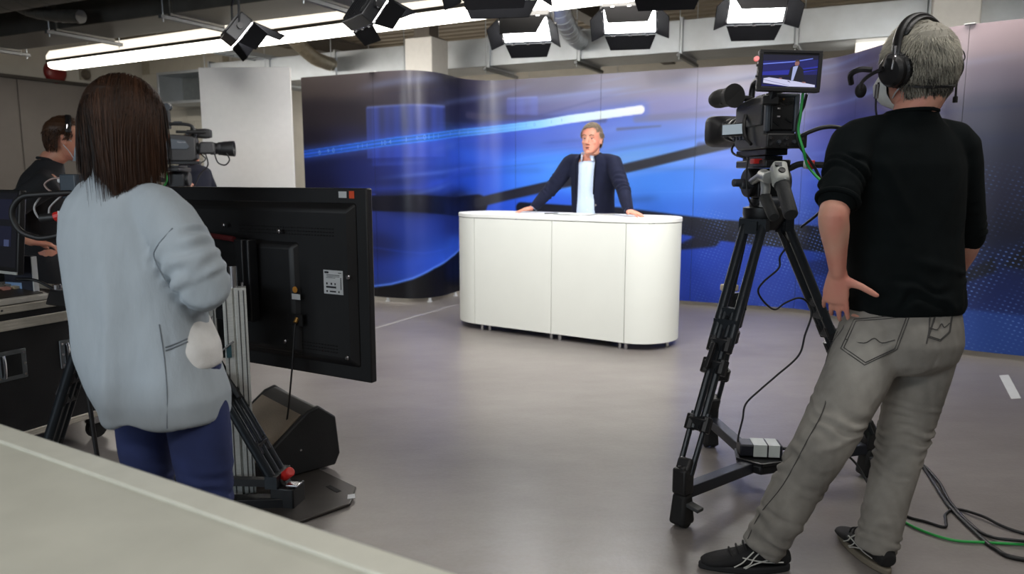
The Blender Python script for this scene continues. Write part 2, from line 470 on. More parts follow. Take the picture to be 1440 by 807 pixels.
luminaire('linear luminaire in the passage behind the white flat', -9.0, -3.0, 11.4, 2.7, 5.0)
# ================================================================== PRINTED BACKDROP
BP = [(-2.28, 8.30), (-1.85, 8.09), (-1.5, 7.91), (-1.25, 7.79), (-1.05, 7.74), (-.87, 7.80), (-.74, 7.95), (-.65, 8.15), (-.55, 8.36), (-.40, 8.50), (-.18, 8.53), (.1, 8.42), (.9, 8.03), (1.8, 7.59), (2.4, 7.31), (2.62, 7.2), (2.82, 7.06), (2.94, 6.85), (2.99, 6.5), (3.02, 6.1), (3.06, 5.8), (3.15, 5.57), (3.32, 5.4), (3.55, 5.24), (4.2, 4.85), (5.2, 4.3)]
BS = [Vector((x, y, 0)) for x, y in BP]
BS = spline(BS, 16)
BL = [0.0]
for i in range(1, len(BS)): BL.append(BL[-1] + (BS[i] - BS[i - 1]).length)
BX = np.array([p.x for p in BS]); BY = np.array([p.y for p in BS]); BLn = np.array(BL)
def back_pt(s): return np.interp(s, BLn, BX), np.interp(s, BLn, BY)
# print colours, upper greys with reflected sheen painted in: (distance along the wall, height, r, g, b)
SAMPLES = [
    (0.09, 2.32, 62, 56, 56), (0.55, 2.30, 60, 54, 56), (0.92, 2.28, 66, 60, 62), (0.15, 1.98, 40, 36, 42), (0.72, 1.96, 38, 35, 42), (0.13, 1.68, 30, 28, 40), (0.71, 1.71, 35, 35, 60),
    (0.12, 1.38, 20, 25, 60), (0.70, 1.34, 22, 30, 80), (0.11, 1.24, 18, 20, 50), (1.14, 2.30, 74, 68, 74), (1.55, 2.23, 50, 48, 56), (2.07, 2.24, 30, 30, 42), (1.25, 2.12, 52, 48, 60),
    (1.07, 1.37, 25, 35, 100), (1.54, 1.37, 40, 60, 150), (2.05, 1.38, 45, 75, 180), (1.23, 1.21, 25, 35, 90), (1.73, 1.24, 35, 60, 160), (1.75, 2.10, 30, 30, 50), (2.14, 2.06, 22, 24, 50),
    (1.38, 1.05, 10, 12, 30), (2.04, 1.03, 10, 12, 30), (0.96, 0.86, 30, 45, 120), (1.38, 0.83, 32, 50, 130), (1.87, 0.85, 25, 40, 110), (0.95, 0.59, 18, 28, 80), (1.52, 0.60, 28, 50, 130),
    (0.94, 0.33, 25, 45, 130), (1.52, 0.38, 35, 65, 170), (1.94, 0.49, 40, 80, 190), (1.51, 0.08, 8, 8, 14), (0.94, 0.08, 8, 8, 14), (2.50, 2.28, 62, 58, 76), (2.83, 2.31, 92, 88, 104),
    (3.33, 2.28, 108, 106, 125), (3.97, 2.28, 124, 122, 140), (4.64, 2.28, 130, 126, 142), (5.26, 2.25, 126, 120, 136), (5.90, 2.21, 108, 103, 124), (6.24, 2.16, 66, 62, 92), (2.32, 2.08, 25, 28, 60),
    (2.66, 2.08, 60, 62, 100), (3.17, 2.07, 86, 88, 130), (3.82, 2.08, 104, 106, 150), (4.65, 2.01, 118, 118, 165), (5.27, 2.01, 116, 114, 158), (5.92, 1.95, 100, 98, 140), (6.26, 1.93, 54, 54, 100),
    (2.66, 1.69, 46, 66, 160), (3.17, 1.72, 70, 95, 185), (3.75, 1.78, 86, 108, 195), (4.14, 1.74, 92, 120, 210), (4.73, 1.76, 100, 125, 205), (5.28, 1.78, 104, 118, 196), (6.00, 1.72, 92, 98, 172),
    (6.31, 1.71, 42, 44, 110), (2.49, 1.54, 45, 85, 195), (3.00, 1.46, 62, 118, 222), (3.38, 1.41, 70, 135, 235), (4.29, 1.59, 98, 155, 245), (4.66, 1.62, 92, 140, 232), (5.29, 1.54, 84, 115, 205),
    (6.01, 1.50, 70, 85, 162), (6.34, 1.46, 38, 46, 118), (2.31, 1.30, 24, 56, 160), (2.57, 1.30, 34, 76, 192), (2.91, 1.28, 60, 122, 230), (3.51, 1.30, 62, 125, 230), (4.30, 1.21, 62, 125, 228),
    (4.82, 1.23, 58, 116, 215), (5.30, 1.23, 52, 98, 195), (6.03, 1.22, 50, 75, 165), (6.36, 1.21, 36, 52, 130), (2.65, 0.98, 30, 70, 190), (3.17, 1.05, 40, 85, 205), (4.23, 1.04, 55, 110, 215),
    (4.76, 0.98, 46, 96, 196), (5.31, 0.99, 44, 84, 176), (5.98, 0.97, 42, 68, 150), (6.39, 0.99, 30, 44, 116), (2.65, 0.66, 16, 20, 50), (4.91, 0.55, 25, 50, 142), (5.47, 0.54, 25, 50, 138),
    (6.00, 0.50, 25, 50, 132), (4.93, 0.22, 25, 46, 132), (5.48, 0.26, 25, 48, 132), (5.82, 0.10, 25, 48, 130), (6.45, 0.48, 20, 36, 100), (6.62, 0.19, 20, 36, 100), (7.39, 0.26, 20, 36, 100),
    (7.36, 0.59, 18, 28, 80), (6.72, 2.06, 60, 56, 76), (7.20, 2.05, 78, 72, 88), (6.78, 1.59, 36, 38, 80), (7.27, 1.46, 32, 34, 64), (6.86, 1.01, 24, 34, 84), (7.32, 0.92, 20, 26, 56),
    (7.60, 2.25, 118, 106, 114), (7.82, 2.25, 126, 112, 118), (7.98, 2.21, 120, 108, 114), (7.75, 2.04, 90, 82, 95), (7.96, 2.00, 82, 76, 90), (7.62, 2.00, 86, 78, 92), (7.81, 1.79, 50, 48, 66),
    (7.98, 1.74, 42, 42, 58), (7.64, 1.75, 46, 46, 66), (7.96, 1.55, 34, 36, 54), (7.75, 1.45, 30, 34, 56), (8.01, 1.40, 32, 34, 55), (7.90, 1.15, 28, 30, 52), (8.07, 1.10, 26, 28, 50),
    (8.01, 0.90, 20, 24, 50), (7.75, 0.94, 22, 26, 56), (8.02, 0.75, 20, 34, 86), (7.87, 0.54, 20, 38, 105), (8.08, 0.50, 20, 38, 105), (7.74, 0.42, 20, 38, 105), (8.05, 0.35, 24, 46, 124),
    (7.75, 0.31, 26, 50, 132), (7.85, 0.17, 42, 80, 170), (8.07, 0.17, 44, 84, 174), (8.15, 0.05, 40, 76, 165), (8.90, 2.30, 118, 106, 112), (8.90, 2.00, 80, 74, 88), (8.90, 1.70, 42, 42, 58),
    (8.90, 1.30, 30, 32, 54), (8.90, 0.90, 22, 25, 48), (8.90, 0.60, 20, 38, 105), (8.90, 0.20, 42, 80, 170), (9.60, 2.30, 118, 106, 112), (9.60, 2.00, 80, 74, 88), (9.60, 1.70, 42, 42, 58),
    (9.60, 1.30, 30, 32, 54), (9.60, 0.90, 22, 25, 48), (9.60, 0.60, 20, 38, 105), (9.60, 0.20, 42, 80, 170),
]
SAMP = np.array(SAMPLES, float)
def seg_dist(S, Z, pts):
    """distance to a polyline, its parameter 0..1 and the signed side"""
    best = np.full(S.shape, 1e9); par = np.zeros(S.shape); sgn = np.zeros(S.shape)
    n = len(pts) - 1
    for i in range(n):
        (a, b), (c, d) = pts[i], pts[i + 1]
        L2 = (c - a) ** 2 + (d - b) ** 2
        t = np.clip(((S - a) * (c - a) + (Z - b) * (d - b)) / L2, 0, 1)
        dx = S - (a + t * (c - a)); dz = Z - (b + t * (d - b)); D = np.hypot(dx, dz)
        k = D < best
        best = np.where(k, D, best); par = np.where(k, (i + t) / n, par)
        sgn = np.where(k, np.sign((c - a) * (Z - b) - (d - b) * (S - a)), sgn)
    return best, par, sgn
def sstep(a, b, x): t = np.clip((x - a) / (b - a), 0, 1); return t * t * (3 - 2 * t)
def print_colour(S, Z):
    num = np.zeros(S.shape + (3,)); den = np.zeros(S.shape)
    for s, z, r, g, b in SAMP:
        d2 = ((S - s) / .30) ** 2 + ((Z - z) / .13) ** 2
        w = np.exp(-d2) + 1e-4 / (1 + d2 * d2)
        num += w[..., None] * np.array([r, g, b]); den += w
    C = num / den[..., None]
    def over(C, a, col): return C * (1 - a[..., None]) + np.array(col, float) * a[..., None]
    def band(C, pts, w0, w1, col, soft=.02, alpha=1.0):
        D, t, _ = seg_dist(S, Z, pts); w = w0 + (w1 - w0) * t
        return over(C, alpha * (1 - sstep(w - soft, w + soft, D)), col)
    def streak(C, s0, z0, s1, z1, w, col, alpha):      # motion-blurred light band that fades at both ends
        D, t, _ = seg_dist(S, Z, [(s0, z0), (s1, z1)])
        e = np.clip(np.minimum(t, 1 - t) * 4, 0, 1)
        return over(C, alpha * e * np.exp(-(D / w) ** 2), col)
    # fine horizontal motion streaks
    r = np.random.default_rng(11)
    for k in range(70):
        s0 = r.uniform(.6, 7.2); z0 = r.uniform(.95, 2.3); l = r.uniform(.5, 2.2)
        up = r.random() > .45
        C = streak(C, s0, z0, s0 + l, z0 + l * r.uniform(.0, .22), r.uniform(.008, .05), (130, 160, 235) if up else (20, 28, 70), r.uniform(.06, .22))
    # translucent blocks
    def block(C, s0, s1, z0, z1, slope, col, alpha, edge):
        zz = Z - slope * (S - s0)
        ins = sstep(s0 - .01, s0 + .01, S) * (1 - sstep(s1 - .01, s1 + .01, S)) * sstep(z0 - .01, z0 + .01, zz) * (1 - sstep(z1 - .01, z1 + .01, zz))
        C = over(C, ins * alpha * (0.75 + .25 * np.sin(S * 37) * np.sin(S * 11)), col)
        e = np.exp(-((zz - z1) / .012) ** 2) * sstep(s0, s0 + .02, S) * (1 - sstep(s1 - .02, s1, S))
        return over(C, e * edge, (140, 165, 245))
    C = block(C, .86, 1.84, 1.50, 2.02, .02, (62, 84, 190), .62, .35)
    C = block(C, .92, 1.30, 1.42, 1.60, .02, (40, 60, 160), .45, .0)
    C = block(C, 2.76, 3.14, 1.95, 2.17, .0, (92, 108, 200), .42, .25)
    # grey horizontal stripes
    C = band(C, [(2.3, 1.985), (3.9, 1.905)], .035, .03, (58, 56, 82), .02, .85)
    C = band(C, [(4.25, 1.90), (5.9, 1.95)], .035, .02, (104, 102, 130), .02, .6)
    C = band(C, [(4.05, 1.80), (4.5, 1.82)], .014, .006, (76, 80, 118), .015, .8)
    C = band(C, [(4.9, 1.62), (5.6, 1.66)], .03, .01, (66, 74, 118), .02, .8)
    # dark slabs with crisp edges
    C = band(C, [(.80, 1.03), (1.38, 1.04), (2.04, .99), (2.42, 1.00)], .075, .115, (9, 11, 26), .012)
    C = band(C, [(2.42, 1.02), (2.75, 1.10), (3.3, 1.215), (3.76, 1.30), (4.13, 1.395), (4.45, 1.465), (4.91, 1.57), (5.2, 1.63)], .055, .045, (26, 27, 38), .013)
    C = band(C, [(2.94, .965), (3.51, .93), (4.08, .91), (4.46, .86), (5.05, .79), (5.47, .76), (6.3, .72), (6.9, .70)], .065, .13, (12, 14, 26), .012)
    C = band(C, [(4.75, .60), (5.05, .70)], .03, .09, (14, 16, 30), .02)
    # glowing curved edge low on the bulge, dark below it
    sw = [(.2, .06), (.82, .14), (1.12, .19), (1.37, .26), (1.61, .36), (2.03, .47), (2.4, .60)]
    D, t, sg = seg_dist(S, Z, sw)
    msk = (S < 2.45)
    C = over(C, np.where((sg < 0) & msk, 1 - sstep(.0, .0, D) * 0, 0) * 1.0, (7, 8, 14))
    C = over(C, np.where((sg > 0) & msk, .6 * np.exp(-D / .10), 0), (48, 90, 215))
    C = over(C, np.where(msk, .95 * np.exp(-(D / .013) ** 2), 0), (84, 130, 245))
    C = band(C, [(.8, .58), (1.5, .52), (2.0, .56)], .004, .004, (60, 90, 210), .02, .35)
    C = band(C, [(.5, 1.17), (1.5, 1.2), (2.3, 1.4)], .01, .03, (46, 72, 190), .05, .45)
    C = band(C, [(.3, 1.12), (.95, 1.13)], .003, .003, (70, 90, 220), .01, .7)
    # wedges on the near panel, and its pale blue strip along the bottom
    def poly(C, pts, col, alpha, soft=.02):
        a = np.ones(S.shape); n = len(pts)
        for i in range(n):
            (x0, y0), (x1, y1) = pts[i], pts[(i + 1) % n]; L = math.hypot(x1 - x0, y1 - y0)
            a = np.minimum(a, sstep(-soft, soft, ((x1 - x0) * (Z - y0) - (y1 - y0) * (S - x0)) / L))
        return over(C, a * alpha, col)
    C = poly(C, [(7.55, .34), (9.96, .16), (9.96, .04), (7.4, .04)][::-1] if False else [(7.4, .04), (9.96, .04), (9.96, .26), (7.5, .36)], (46, 88, 186), .9)
    C = poly(C, [(7.72, .52), (7.95, .64), (7.93, .74), (7.75, .62)], (12, 14, 30), .85)
    C = poly(C, [(7.98, .68), (8.5, .62), (8.5, 1.0), (8.2, .94)], (10, 12, 26), .85)
    C = poly(C, [(5.9, .35), (6.6, .5), (6.6, .62), (5.9, .5)], (16, 22, 60), .5)
    # the long streak of light with its rounded end
    st = [(-.05, 1.55), (.42, 1.595), (.89, 1.64), (1.36, 1.685), (1.86, 1.75), (2.66, 1.84), (3.17, 1.88), (3.5, 1.92), (3.9, 1.955), (4.29, 1.99)]
    D, t, sg = seg_dist(S, Z, st)
    hw = .040 + .004 * t
    core = 1 - sstep(hw - .008, hw + .008, D)
    col = np.stack([np.interp(t, [0, .45, .62, .8, 1], [46, 58, 110, 190, 222]), np.interp(t, [0, .45, .62, .8, 1], [96, 128, 175, 215, 226]), np.interp(t, [0, .45, .62, .8, 1], [225, 240, 246, 248, 244])], -1)
    la = .16 * (1 - sstep(.45, .7, t)); lines = 1 - la + la * np.cos(D * sg * 2 * PI / .036)
    C = C * (1 - core[..., None]) + col * lines[..., None] * core[..., None]
    C = over(C, .35 * np.exp(-((D - hw) / .05) ** 2) * (D > hw), (56, 90, 210))
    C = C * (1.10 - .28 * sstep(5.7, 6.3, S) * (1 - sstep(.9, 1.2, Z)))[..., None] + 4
    return np.clip(C, 4, 255)
def dots_weight(S, Z):
    w = sstep(4.65, 5.1, S) * (1 - sstep(.86, 1.08, Z + .12 * np.sin(S * 5))) * .8
    w += np.exp(-(((S - 5.3) / .5) ** 2 + ((Z - (.95 + .25 * (S - 5.2))) / .05) ** 2)) * .7
    w += np.exp(-(((S - 5.6) / .35) ** 2 + ((Z - (.66 + .35 * (S - 5.6))) / .05) ** 2)) * .9
    w += sstep(7.45, 7.7, S) * (1 - sstep(1.3, 1.45, Z)) * sstep(.38, 1.2, Z + .45) * .35
    w += np.exp(-(((Z - 1.33) / .04) ** 2)) * sstep(7.5, 7.6, S) * .5
    return np.clip(w * (0.75 + .25 * np.sin(S * 9 + Z * 14)), 0, 1)
def print_material():
    m = bpy.data.materials.new('printed_backdrop'); m.use_nodes = True
    nt = m.node_tree; N = nt.nodes; L = nt.links; b = N['Principled BSDF']
    b.inputs['Roughness'].default_value = 0.34
    b.inputs['Specular IOR Level'].default_value = 0.45
    at = N.new('ShaderNodeAttribute'); at.attribute_name = 'ink'
    dw = N.new('ShaderNodeAttribute'); dw.attribute_name = 'dots'
    uv = N.new('ShaderNodeUVMap'); uv.uv_map = 'wall'
    mp = N.new('ShaderNodeMapping'); mp.inputs['Rotation'].default_value = (0, 0, .30); mp.inputs['Scale'].default_value = (1 / .036, 1 / .030, 1)
    L.new(uv.outputs[0], mp.inputs[0])
    fr = N.new('ShaderNodeVectorMath'); fr.operation = 'FRACTION'; L.new(mp.outputs[0], fr.inputs[0])
    sb = N.new('ShaderNodeVectorMath'); sb.operation = 'SUBTRACT'; sb.inputs[1].default_value = (.5, .5, 0); L.new(fr.outputs[0], sb.inputs[0])
    ml = N.new('ShaderNodeVectorMath'); ml.operation = 'MULTIPLY'; ml.inputs[1].default_value = (1, 1.5, 0); L.new(sb.outputs[0], ml.inputs[0])
    ln = N.new('ShaderNodeVectorMath'); ln.operation = 'LENGTH'; L.new(ml.outputs[0], ln.inputs[0])
    mr = N.new('ShaderNodeMapRange'); mr.inputs['From Min'].default_value = .14; mr.inputs['From Max'].default_value = .27; mr.inputs['To Min'].default_value = 1; mr.inputs['To Max'].default_value = 0
    L.new(ln.outputs['Value'], mr.inputs[0])
    nz = N.new('ShaderNodeTexNoise'); nz.inputs['Scale'].default_value = 5.0; nz.inputs['Detail'].default_value = 3; L.new(uv.outputs[0], nz.inputs['Vector'])
    nr = N.new('ShaderNodeMapRange'); nr.inputs['From Min'].default_value = .38; nr.inputs['From Max'].default_value = .66; L.new(nz.outputs['Fac'], nr.inputs[0])
    m1 = N.new('ShaderNodeMath'); m1.operation = 'MULTIPLY'; L.new(mr.outputs[0], m1.inputs[0]); L.new(dw.outputs['Fac'], m1.inputs[1])
    m2 = N.new('ShaderNodeMath'); m2.operation = 'MULTIPLY'; L.new(m1.outputs[0], m2.inputs[0]); L.new(nr.outputs[0], m2.inputs[1])
    mx = N.new('ShaderNodeMix'); mx.data_type = 'RGBA'; L.new(m2.outputs[0], mx.inputs[0]); L.new(at.outputs['Color'], mx.inputs[6]); mx.inputs[7].default_value = lin((104, 138, 214))
    L.new(mx.outputs[2], b.inputs['Base Color'])
    return m
M_PRINT = print_material()
M_EDGE = mat('backdrop_edge', (24, 24, 28), .5)
def backdrop():
    t = thing('printed_backdrop', 'curved modular studio wall printed with blue light streaks, behind the white desk', 'backdrop', (0, 8.0, 0))
    ZB, ZT = .045, 2.37
    seams = [0, .955, 2.14, 2.87, 3.86, 4.86, 5.87, 6.45, 7.655, 8.9, BL[-1]]
    fb = MB()
    for a, c in zip(seams, seams[1:]):
        a2, c2 = a + .0015, c - .0015
        ns = max(4, int((c2 - a2) / .010)); nz = 232
        s = np.linspace(a2, c2, ns + 1); z = np.linspace(ZB, ZT, nz + 1)
        S, Z = np.meshgrid(s, z, indexing='ij')
        X, Y = back_pt(S)
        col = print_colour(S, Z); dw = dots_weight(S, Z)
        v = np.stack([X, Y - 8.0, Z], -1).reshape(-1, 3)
        idx = np.arange((ns + 1) * (nz + 1)).reshape(ns + 1, nz + 1)
        q = np.stack([idx[:-1, :-1], idx[1:, :-1], idx[1:, 1:], idx[:-1, 1:]], -1).reshape(-1, 4)
        # back sheet and rim, 3 cm behind
        sb = np.linspace(a2, c2, 13); xb, yb = back_pt(sb); e = .004
        x1, y1 = back_pt(np.clip(sb + e, 0, BL[-1])); x0, y0 = back_pt(np.clip(sb - e, 0, BL[-1]))
        tx, ty = x1 - x0, y1 - y0; ln = np.hypot(tx, ty); nx, ny = -ty / ln, tx / ln
        me = bpy.data.meshes.new('panel')
        me.from_pydata(v.tolist(), [], q.tolist())
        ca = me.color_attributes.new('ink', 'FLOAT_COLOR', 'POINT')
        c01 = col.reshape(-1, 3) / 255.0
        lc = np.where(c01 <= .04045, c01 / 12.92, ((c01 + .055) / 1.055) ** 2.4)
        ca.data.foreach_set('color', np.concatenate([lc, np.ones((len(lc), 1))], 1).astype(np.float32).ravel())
        da = me.attributes.new('dots', 'FLOAT', 'POINT'); da.data.foreach_set('value', dw.astype(np.float32).ravel())
        uvl = me.uv_layers.new(name='wall')
        li = q.ravel(); uvs = np.stack([S.ravel()[li], Z.ravel()[li]], -1).astype(np.float32)
        uvl.data.foreach_set('uv', uvs.ravel())
        me.materials.append(M_PRINT); me.shade_smooth()
        o = bpy.data.objects.new('panel', me); COL.objects.link(o); o.parent = t
        b = MB(); P = []
        for i in range(13):
            P.append((xb[i], yb[i] - 8.0, nx[i], ny[i]))
        rings = [[(p[0] + p[2] * d, p[1] + p[3] * d, zz) for (d, zz) in ((.002, ZB), (.03, ZB), (.03, ZT), (.002, ZT))] for p in P]
        b.rings(rings).build('panel_back', M_EDGE, o, sharp=40)
        for sf in ((a + .12, (a + c) / 2, c - .12) if a < 2.5 else ((a + c) / 2,)):
            x, y = back_pt(sf); y += 0 if a < 2.5 else .02
            fb = MB(); fb.cyl((x, y - 8.0 + .02, .0), (x, y - 8.0 + .02, ZB), .016, .016, 10); fb.cyl((x, y - 8.0 + .02, .0), (x, y - 8.0 + .02, .008), .028, n=12)
            fb.build('levelling_foot', M_LABEL, t)
    # the bright head clips on two seams, and the digits that ride on the streak of light
    for s0 in (.955, 7.655):
        x, y = back_pt(s0); x1, y1 = back_pt(s0 + .02); d = Vector((x1 - x, y1 - y, 0)).normalized()
        MB().bar(Vector((x, y - 8.0 - .004, ZT + .002)) - d * .035, Vector((x, y - 8.0 - .004, ZT + .002)) + d * .035, .05, .006).build('head_clip', M_LABEL, t)
    for s0, z0, s1 in ((.96, 1.915, 1.40), (7.655, 1.25, 8.6)):
        pass
    md = mat('digit_ink', (112, 165, 248), .5)
    for s, z, tx, sz in ((.22, 1.567, '0', .085), (.34, 1.583, '9', .07), (.41, 1.588, '0', .09), (.52, 1.60, '1', .05), (.74, 1.622, '1', .07), (.80, 1.628, '1', .07), (.86, 1.632, '1', .07),
                         (1.05, 1.652, '1', .08), (1.09, 1.655, '0', .08), (1.15, 1.662, '4', .08), (1.33, 1.684, '1', .08), (1.44, 1.70, '0', .06), (1.52, 1.708, '0', .09), (1.57, 1.714, '1', .09), (1.63, 1.722, '1', .09), (1.70, 1.73, '1', .08), (1.94, 1.762, '0', .07), (2.15, 1.786, '8', .08), (2.3, 1.80, '6', .07),
                         (2.78, 1.852, '0', .07), (2.9, 1.863, '1', .06), (3.0, 1.871, '1', .07), (3.1, 1.876, '0', .07), (3.3, 1.897, '1', .06), (3.42, 1.91, '1', .06)):
        x, y = back_pt(s); x1, y1 = back_pt(s + .01); d = Vector((x1 - x, y1 - y, 0)).normalized(); n = Vector((d.y, -d.x, 0))
        o = text_obj('printed_digit', tx, sz * .8, md, t, frame_mat(Vector((x, y - 8.0, z)) + n * .0012, d, n), .0002)
    return t
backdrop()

# ================================================================== DESK
M_DESK = mat('desk_white_laminate', (229, 232, 226), 0.42, var=0.012, scale=4)
M_DESKTOP = mat('desk_white_top', (236, 238, 235), 0.35, var=0.01, scale=4)
CL = Vector((-.146, 6.60, 0)); CR = Vector((1.0, 5.85, 0)); DR = .32
DU = (CR - CL).normalized(); DN = Vector((-DU.y, DU.x, 0))       # DN points away from the camera
DSK = CR - CL; DHALF = DSK.length / 2
def stadium(r, half, n=28):
    P = [(-half, -r), (half, -r)]
    P += [(half + r * math.sin(PI * k / n), -r * math.cos(PI * k / n)) for k in range(1, n)]
    P += [(half, r), (-half, r)]
    P += [(-half - r * math.sin(PI * k / n), r * math.cos(PI * k / n)) for k in range(1, n)]
    return P
def desk():
    o = (CL + CR) / 2; ang = math.atan2(DU.y, DU.x)
    t = thing('presenter_desk', 'white standing presenter desk with rounded ends in front of the backdrop', 'desk', o, ang)
    zb, zt = .055, .962
    MB().prism(stadium(DR + .004, DHALF), zt + .004, 1.0).build('tabletop', M_DESKTOP, t, bevel=.004, sharp=30)
    def shell(pts, name):
        b = MB(); th = .018; n = len(pts); nm = []
        for i in range(n):
            a = Vector(pts[max(i - 1, 0)]); c = Vector(pts[min(i + 1, n - 1)]); d = (c - a).normalized(); nm.append(Vector((-d.y, d.x)))
        rings = [[(p[0], p[1], zb), (p[0], p[1], zt), (p[0] + q.x * th, p[1] + q.y * th, zt), (p[0] + q.x * th, p[1] + q.y * th, zb)] for p, q in zip(pts, nm)]
        b.rings(rings).build(name, M_DESK, t, sharp=35)
    g = .0022; sp = DHALF
    lo = -sp + .002; mid = .075
    shell([(lo + g, -DR), (mid - g, -DR)], 'front_panel')
    shell([(mid + g, -DR), (sp - g + .03, -DR)], 'front_panel')
    n = 24
    shell([(sp + g + .03, -DR)] + [(sp + .03 + (DR - .03) * math.sin(PI / 2 * k / n) if k else sp + .04, -DR * math.cos(PI / 2 * k / n)) for k in range(1, n + 1)] + [(sp + DR * math.cos(PI / 2 * k / n), DR * math.sin(PI / 2 * k / n)) for k in range(1, n + 1)], 'end_panel')
    shell([(-sp - DR * math.sin(PI * k / (2 * n)), DR * math.cos(PI * k / (2 * n))) for k in range(0, 2 * n)] + [(lo - g, -DR)], 'end_panel')
    MB().prism(stadium(DR - .03, DHALF), zb - .004, zb + .012).build('bottom_board', M_DESK, t, sharp=30)
    MB().box((0, DR - .04, .5), (2 * DHALF - .1, .018, .88)).build('rear_board', M_DESK, t)
    for x in (-sp + .05, -sp + .13, mid - .02, mid + .06, sp - .02, sp + .03):
        MB().cyl((x, -DR + .045, 0), (x, -DR + .045, zb + .004), .016, n=12).build('foot', M_CHROME, t)
    for x, y in ((-sp - .16, .1), (sp + DR - .06, -.02), (sp, DR - .06), (0, DR - .06)):
        MB().cyl((x, y, 0), (x, y, zb + .004), .016, n=12).build('foot', M_CHROME, t)
    return t
DESK = desk()
def desk_pt(u, n, z=1.0): return (CL + CR) / 2 + DU * u + DN * n + Vector((0, 0, z))
ang = math.atan2(DU.y, DU.x)
t = thing('paper_sheets', 'white script sheets lying on the desk in front of the newsreader', 'paper', desk_pt(.12, -.02, 1.001), ang + .05)
for k in range(4):
    MB().box((.004 * k, -.003 * k, .0012 + k * .0022), (.297, .21, .0016), (0, 0, .04 * (k - 1.5))).build('sheet', M_LABEL, t, sharp=None)
t = thing('pen', 'dark pen lying beside the script sheets on the desk', 'pen', desk_pt(-.10, -.03, 1.006), ang + 1.0)
MB().cyl((-.06, 0, 0), (.06, 0, 0), .0045, n=8).build('barrel', M_BLACK, t)
MB().cyl((.06, 0, 0), (.072, 0, 0), .0045, .001, n=8).build('tip', M_CHROME, t)

# ================================================================== LED PANEL LIGHTS
def led_panel(label, loc, yaw, pitch, w=.52, h=.22, lit=True, power=0, flaps=(35, 35, 30, 30), target=None):
    """body box with a bright face (local -Y), four barn doors, yoke and clamp"""
    rot = Matrix.Rotation(yaw, 4, 'Z') @ Matrix.Rotation(pitch, 4, 'X')
    t = thing('led_panel_light', label, 'studio light', loc, rot=rot.to_euler(), group='barn door lights under the ceiling')
    MB().box((0, .05, 0), (w, .10, h)).build('body', M_BLACKM, t, bevel=.008)
    b = MB()
    for k in range(7): b.box((-w * .42 + k * w * .14, .105, 0), (.012, .014, h * .8))
    b.build('cooling_fins', M_BLACKM, t)
    MB().box((0, -.003, 0), (w * .93, .008, h * .80)).build('light_face', emit('panel_light', (255, 255, 255), 14.0) if lit else mat('dull_diffuser', (150, 150, 155), .5), t)
    if lit and power:
        l = bpy.data.lights.new('led_panel_beam', 'AREA'); l.shape = 'RECTANGLE'; l.size = w * .9; l.size_y = h * .8; l.energy = power; l.spread = math.radians(120)
        o = bpy.data.objects.new('led_panel_beam', l); COL.objects.link(o); o.parent = t; o.location = (0, -.02, 0); o.rotation_euler = (math.radians(90), 0, 0)
    for sx, sz, ln, fw, ang in ((0, 1, .24, w * .92, flaps[0]), (0, -1, .12, w * .95, flaps[1]), (1, 0, .14, h * .95, flaps[2]), (-1, 0, .14, h * .95, flaps[3])):
        a = math.radians(ang); d = Vector((sx * math.sin(a), -math.cos(a), sz * math.sin(a)))
        side = Vector((0, 0, 1)) if sx else Vector((1, 0, 0))
        base = Vector((sx * w / 2, -.008, sz * h / 2)); m2 = .78
        n = d.cross(side).normalized() * .003
        q = [base - side * fw / 2, base + side * fw / 2, base + side * fw / 2 * m2 + d * ln, base - side * fw / 2 * m2 + d * ln]
        vs = [p - n for p in q] + [p + n for p in q]
        MB().add(vs, [(3, 2, 1, 0), (4, 5, 6, 7), (0, 1, 5, 4), (1, 2, 6, 5), (2, 3, 7, 6), (3, 0, 4, 7)]).build('barn_door', mat('barn_door_black', (11, 11, 13), .9, spec=.05), t)
        for k in (-.33, 0, .33): MB().box(base + side * fw * k, (.03, .012, .012) if not sx else (.012, .012, .03)).build('hinge', M_CHROME, t, sharp=None)
    I = rot.inverted()
    up = (I @ Vector((0, 0, 1, 0))).to_3d()
    yk = MB(); top = Vector((0, .05, 0)) + up * (h / 2 + .16)
    for s in (-1, 1): yk.tube([Vector((s * (w / 2 + .02), .05, 0)), Vector((s * (w / 2 + .02), .05, 0)) + up * (h / 2 + .10), top + Vector((s * .03, 0, 0))], .009, 6)
    yk.build('yoke', M_BLACKM, t)
    hang = ZC - loc[2] - .06
    MB().tube([top, Vector((0, .05, 0)) + up * hang], .017, 8).build('hanging_pole', M_BLACKM, t)
    for s in (-1, 1): MB().cyl((s * (w / 2 + .012), .05, 0), (s * (w / 2 + .05), .05, 0), .022, n=10).build('tilt_knob', M_BLACK, t)
    return t
D2R = math.radians
led_panel('dark panel light with barn doors seen from its side, over the white flat', (-2.02, 5.8, 2.36), D2R(118), D2R(38), .30, .20, True, 14, (20, 15, 30, 30))
led_panel('dark panel light with barn doors seen from its side, before the linear luminaire', (-1.02, 5.6, 2.46), D2R(125), D2R(35), .36, .24, True, 14, (20, 15, 35, 40))
led_panel('dark panel light whose top barn door covers its face, above another lit one', (-.09, 5.0, 2.52), D2R(-10), D2R(52), .52, .24, True, 6, (-34, 20, 40, 40))
led_panel('lit panel light below and behind a dark one, left of the blue grey pipe', (.12, 6.9, 2.60), D2R(-14), D2R(50), .45, .30, True, 16, (5, 60, 40, 40))
led_panel('lit panel light with open barn doors right of the blue grey pipe', (1.00, 6.6, 2.62), D2R(-12), D2R(50), .46, .30, True, 16, (8, 60, 45, 40))
led_panel('dark panel light cut by the top of the picture between two lit ones', (.91, 4.6, 2.50), D2R(172), D2R(30), .44, .26, True, 26, (30, 30, 30, 30))
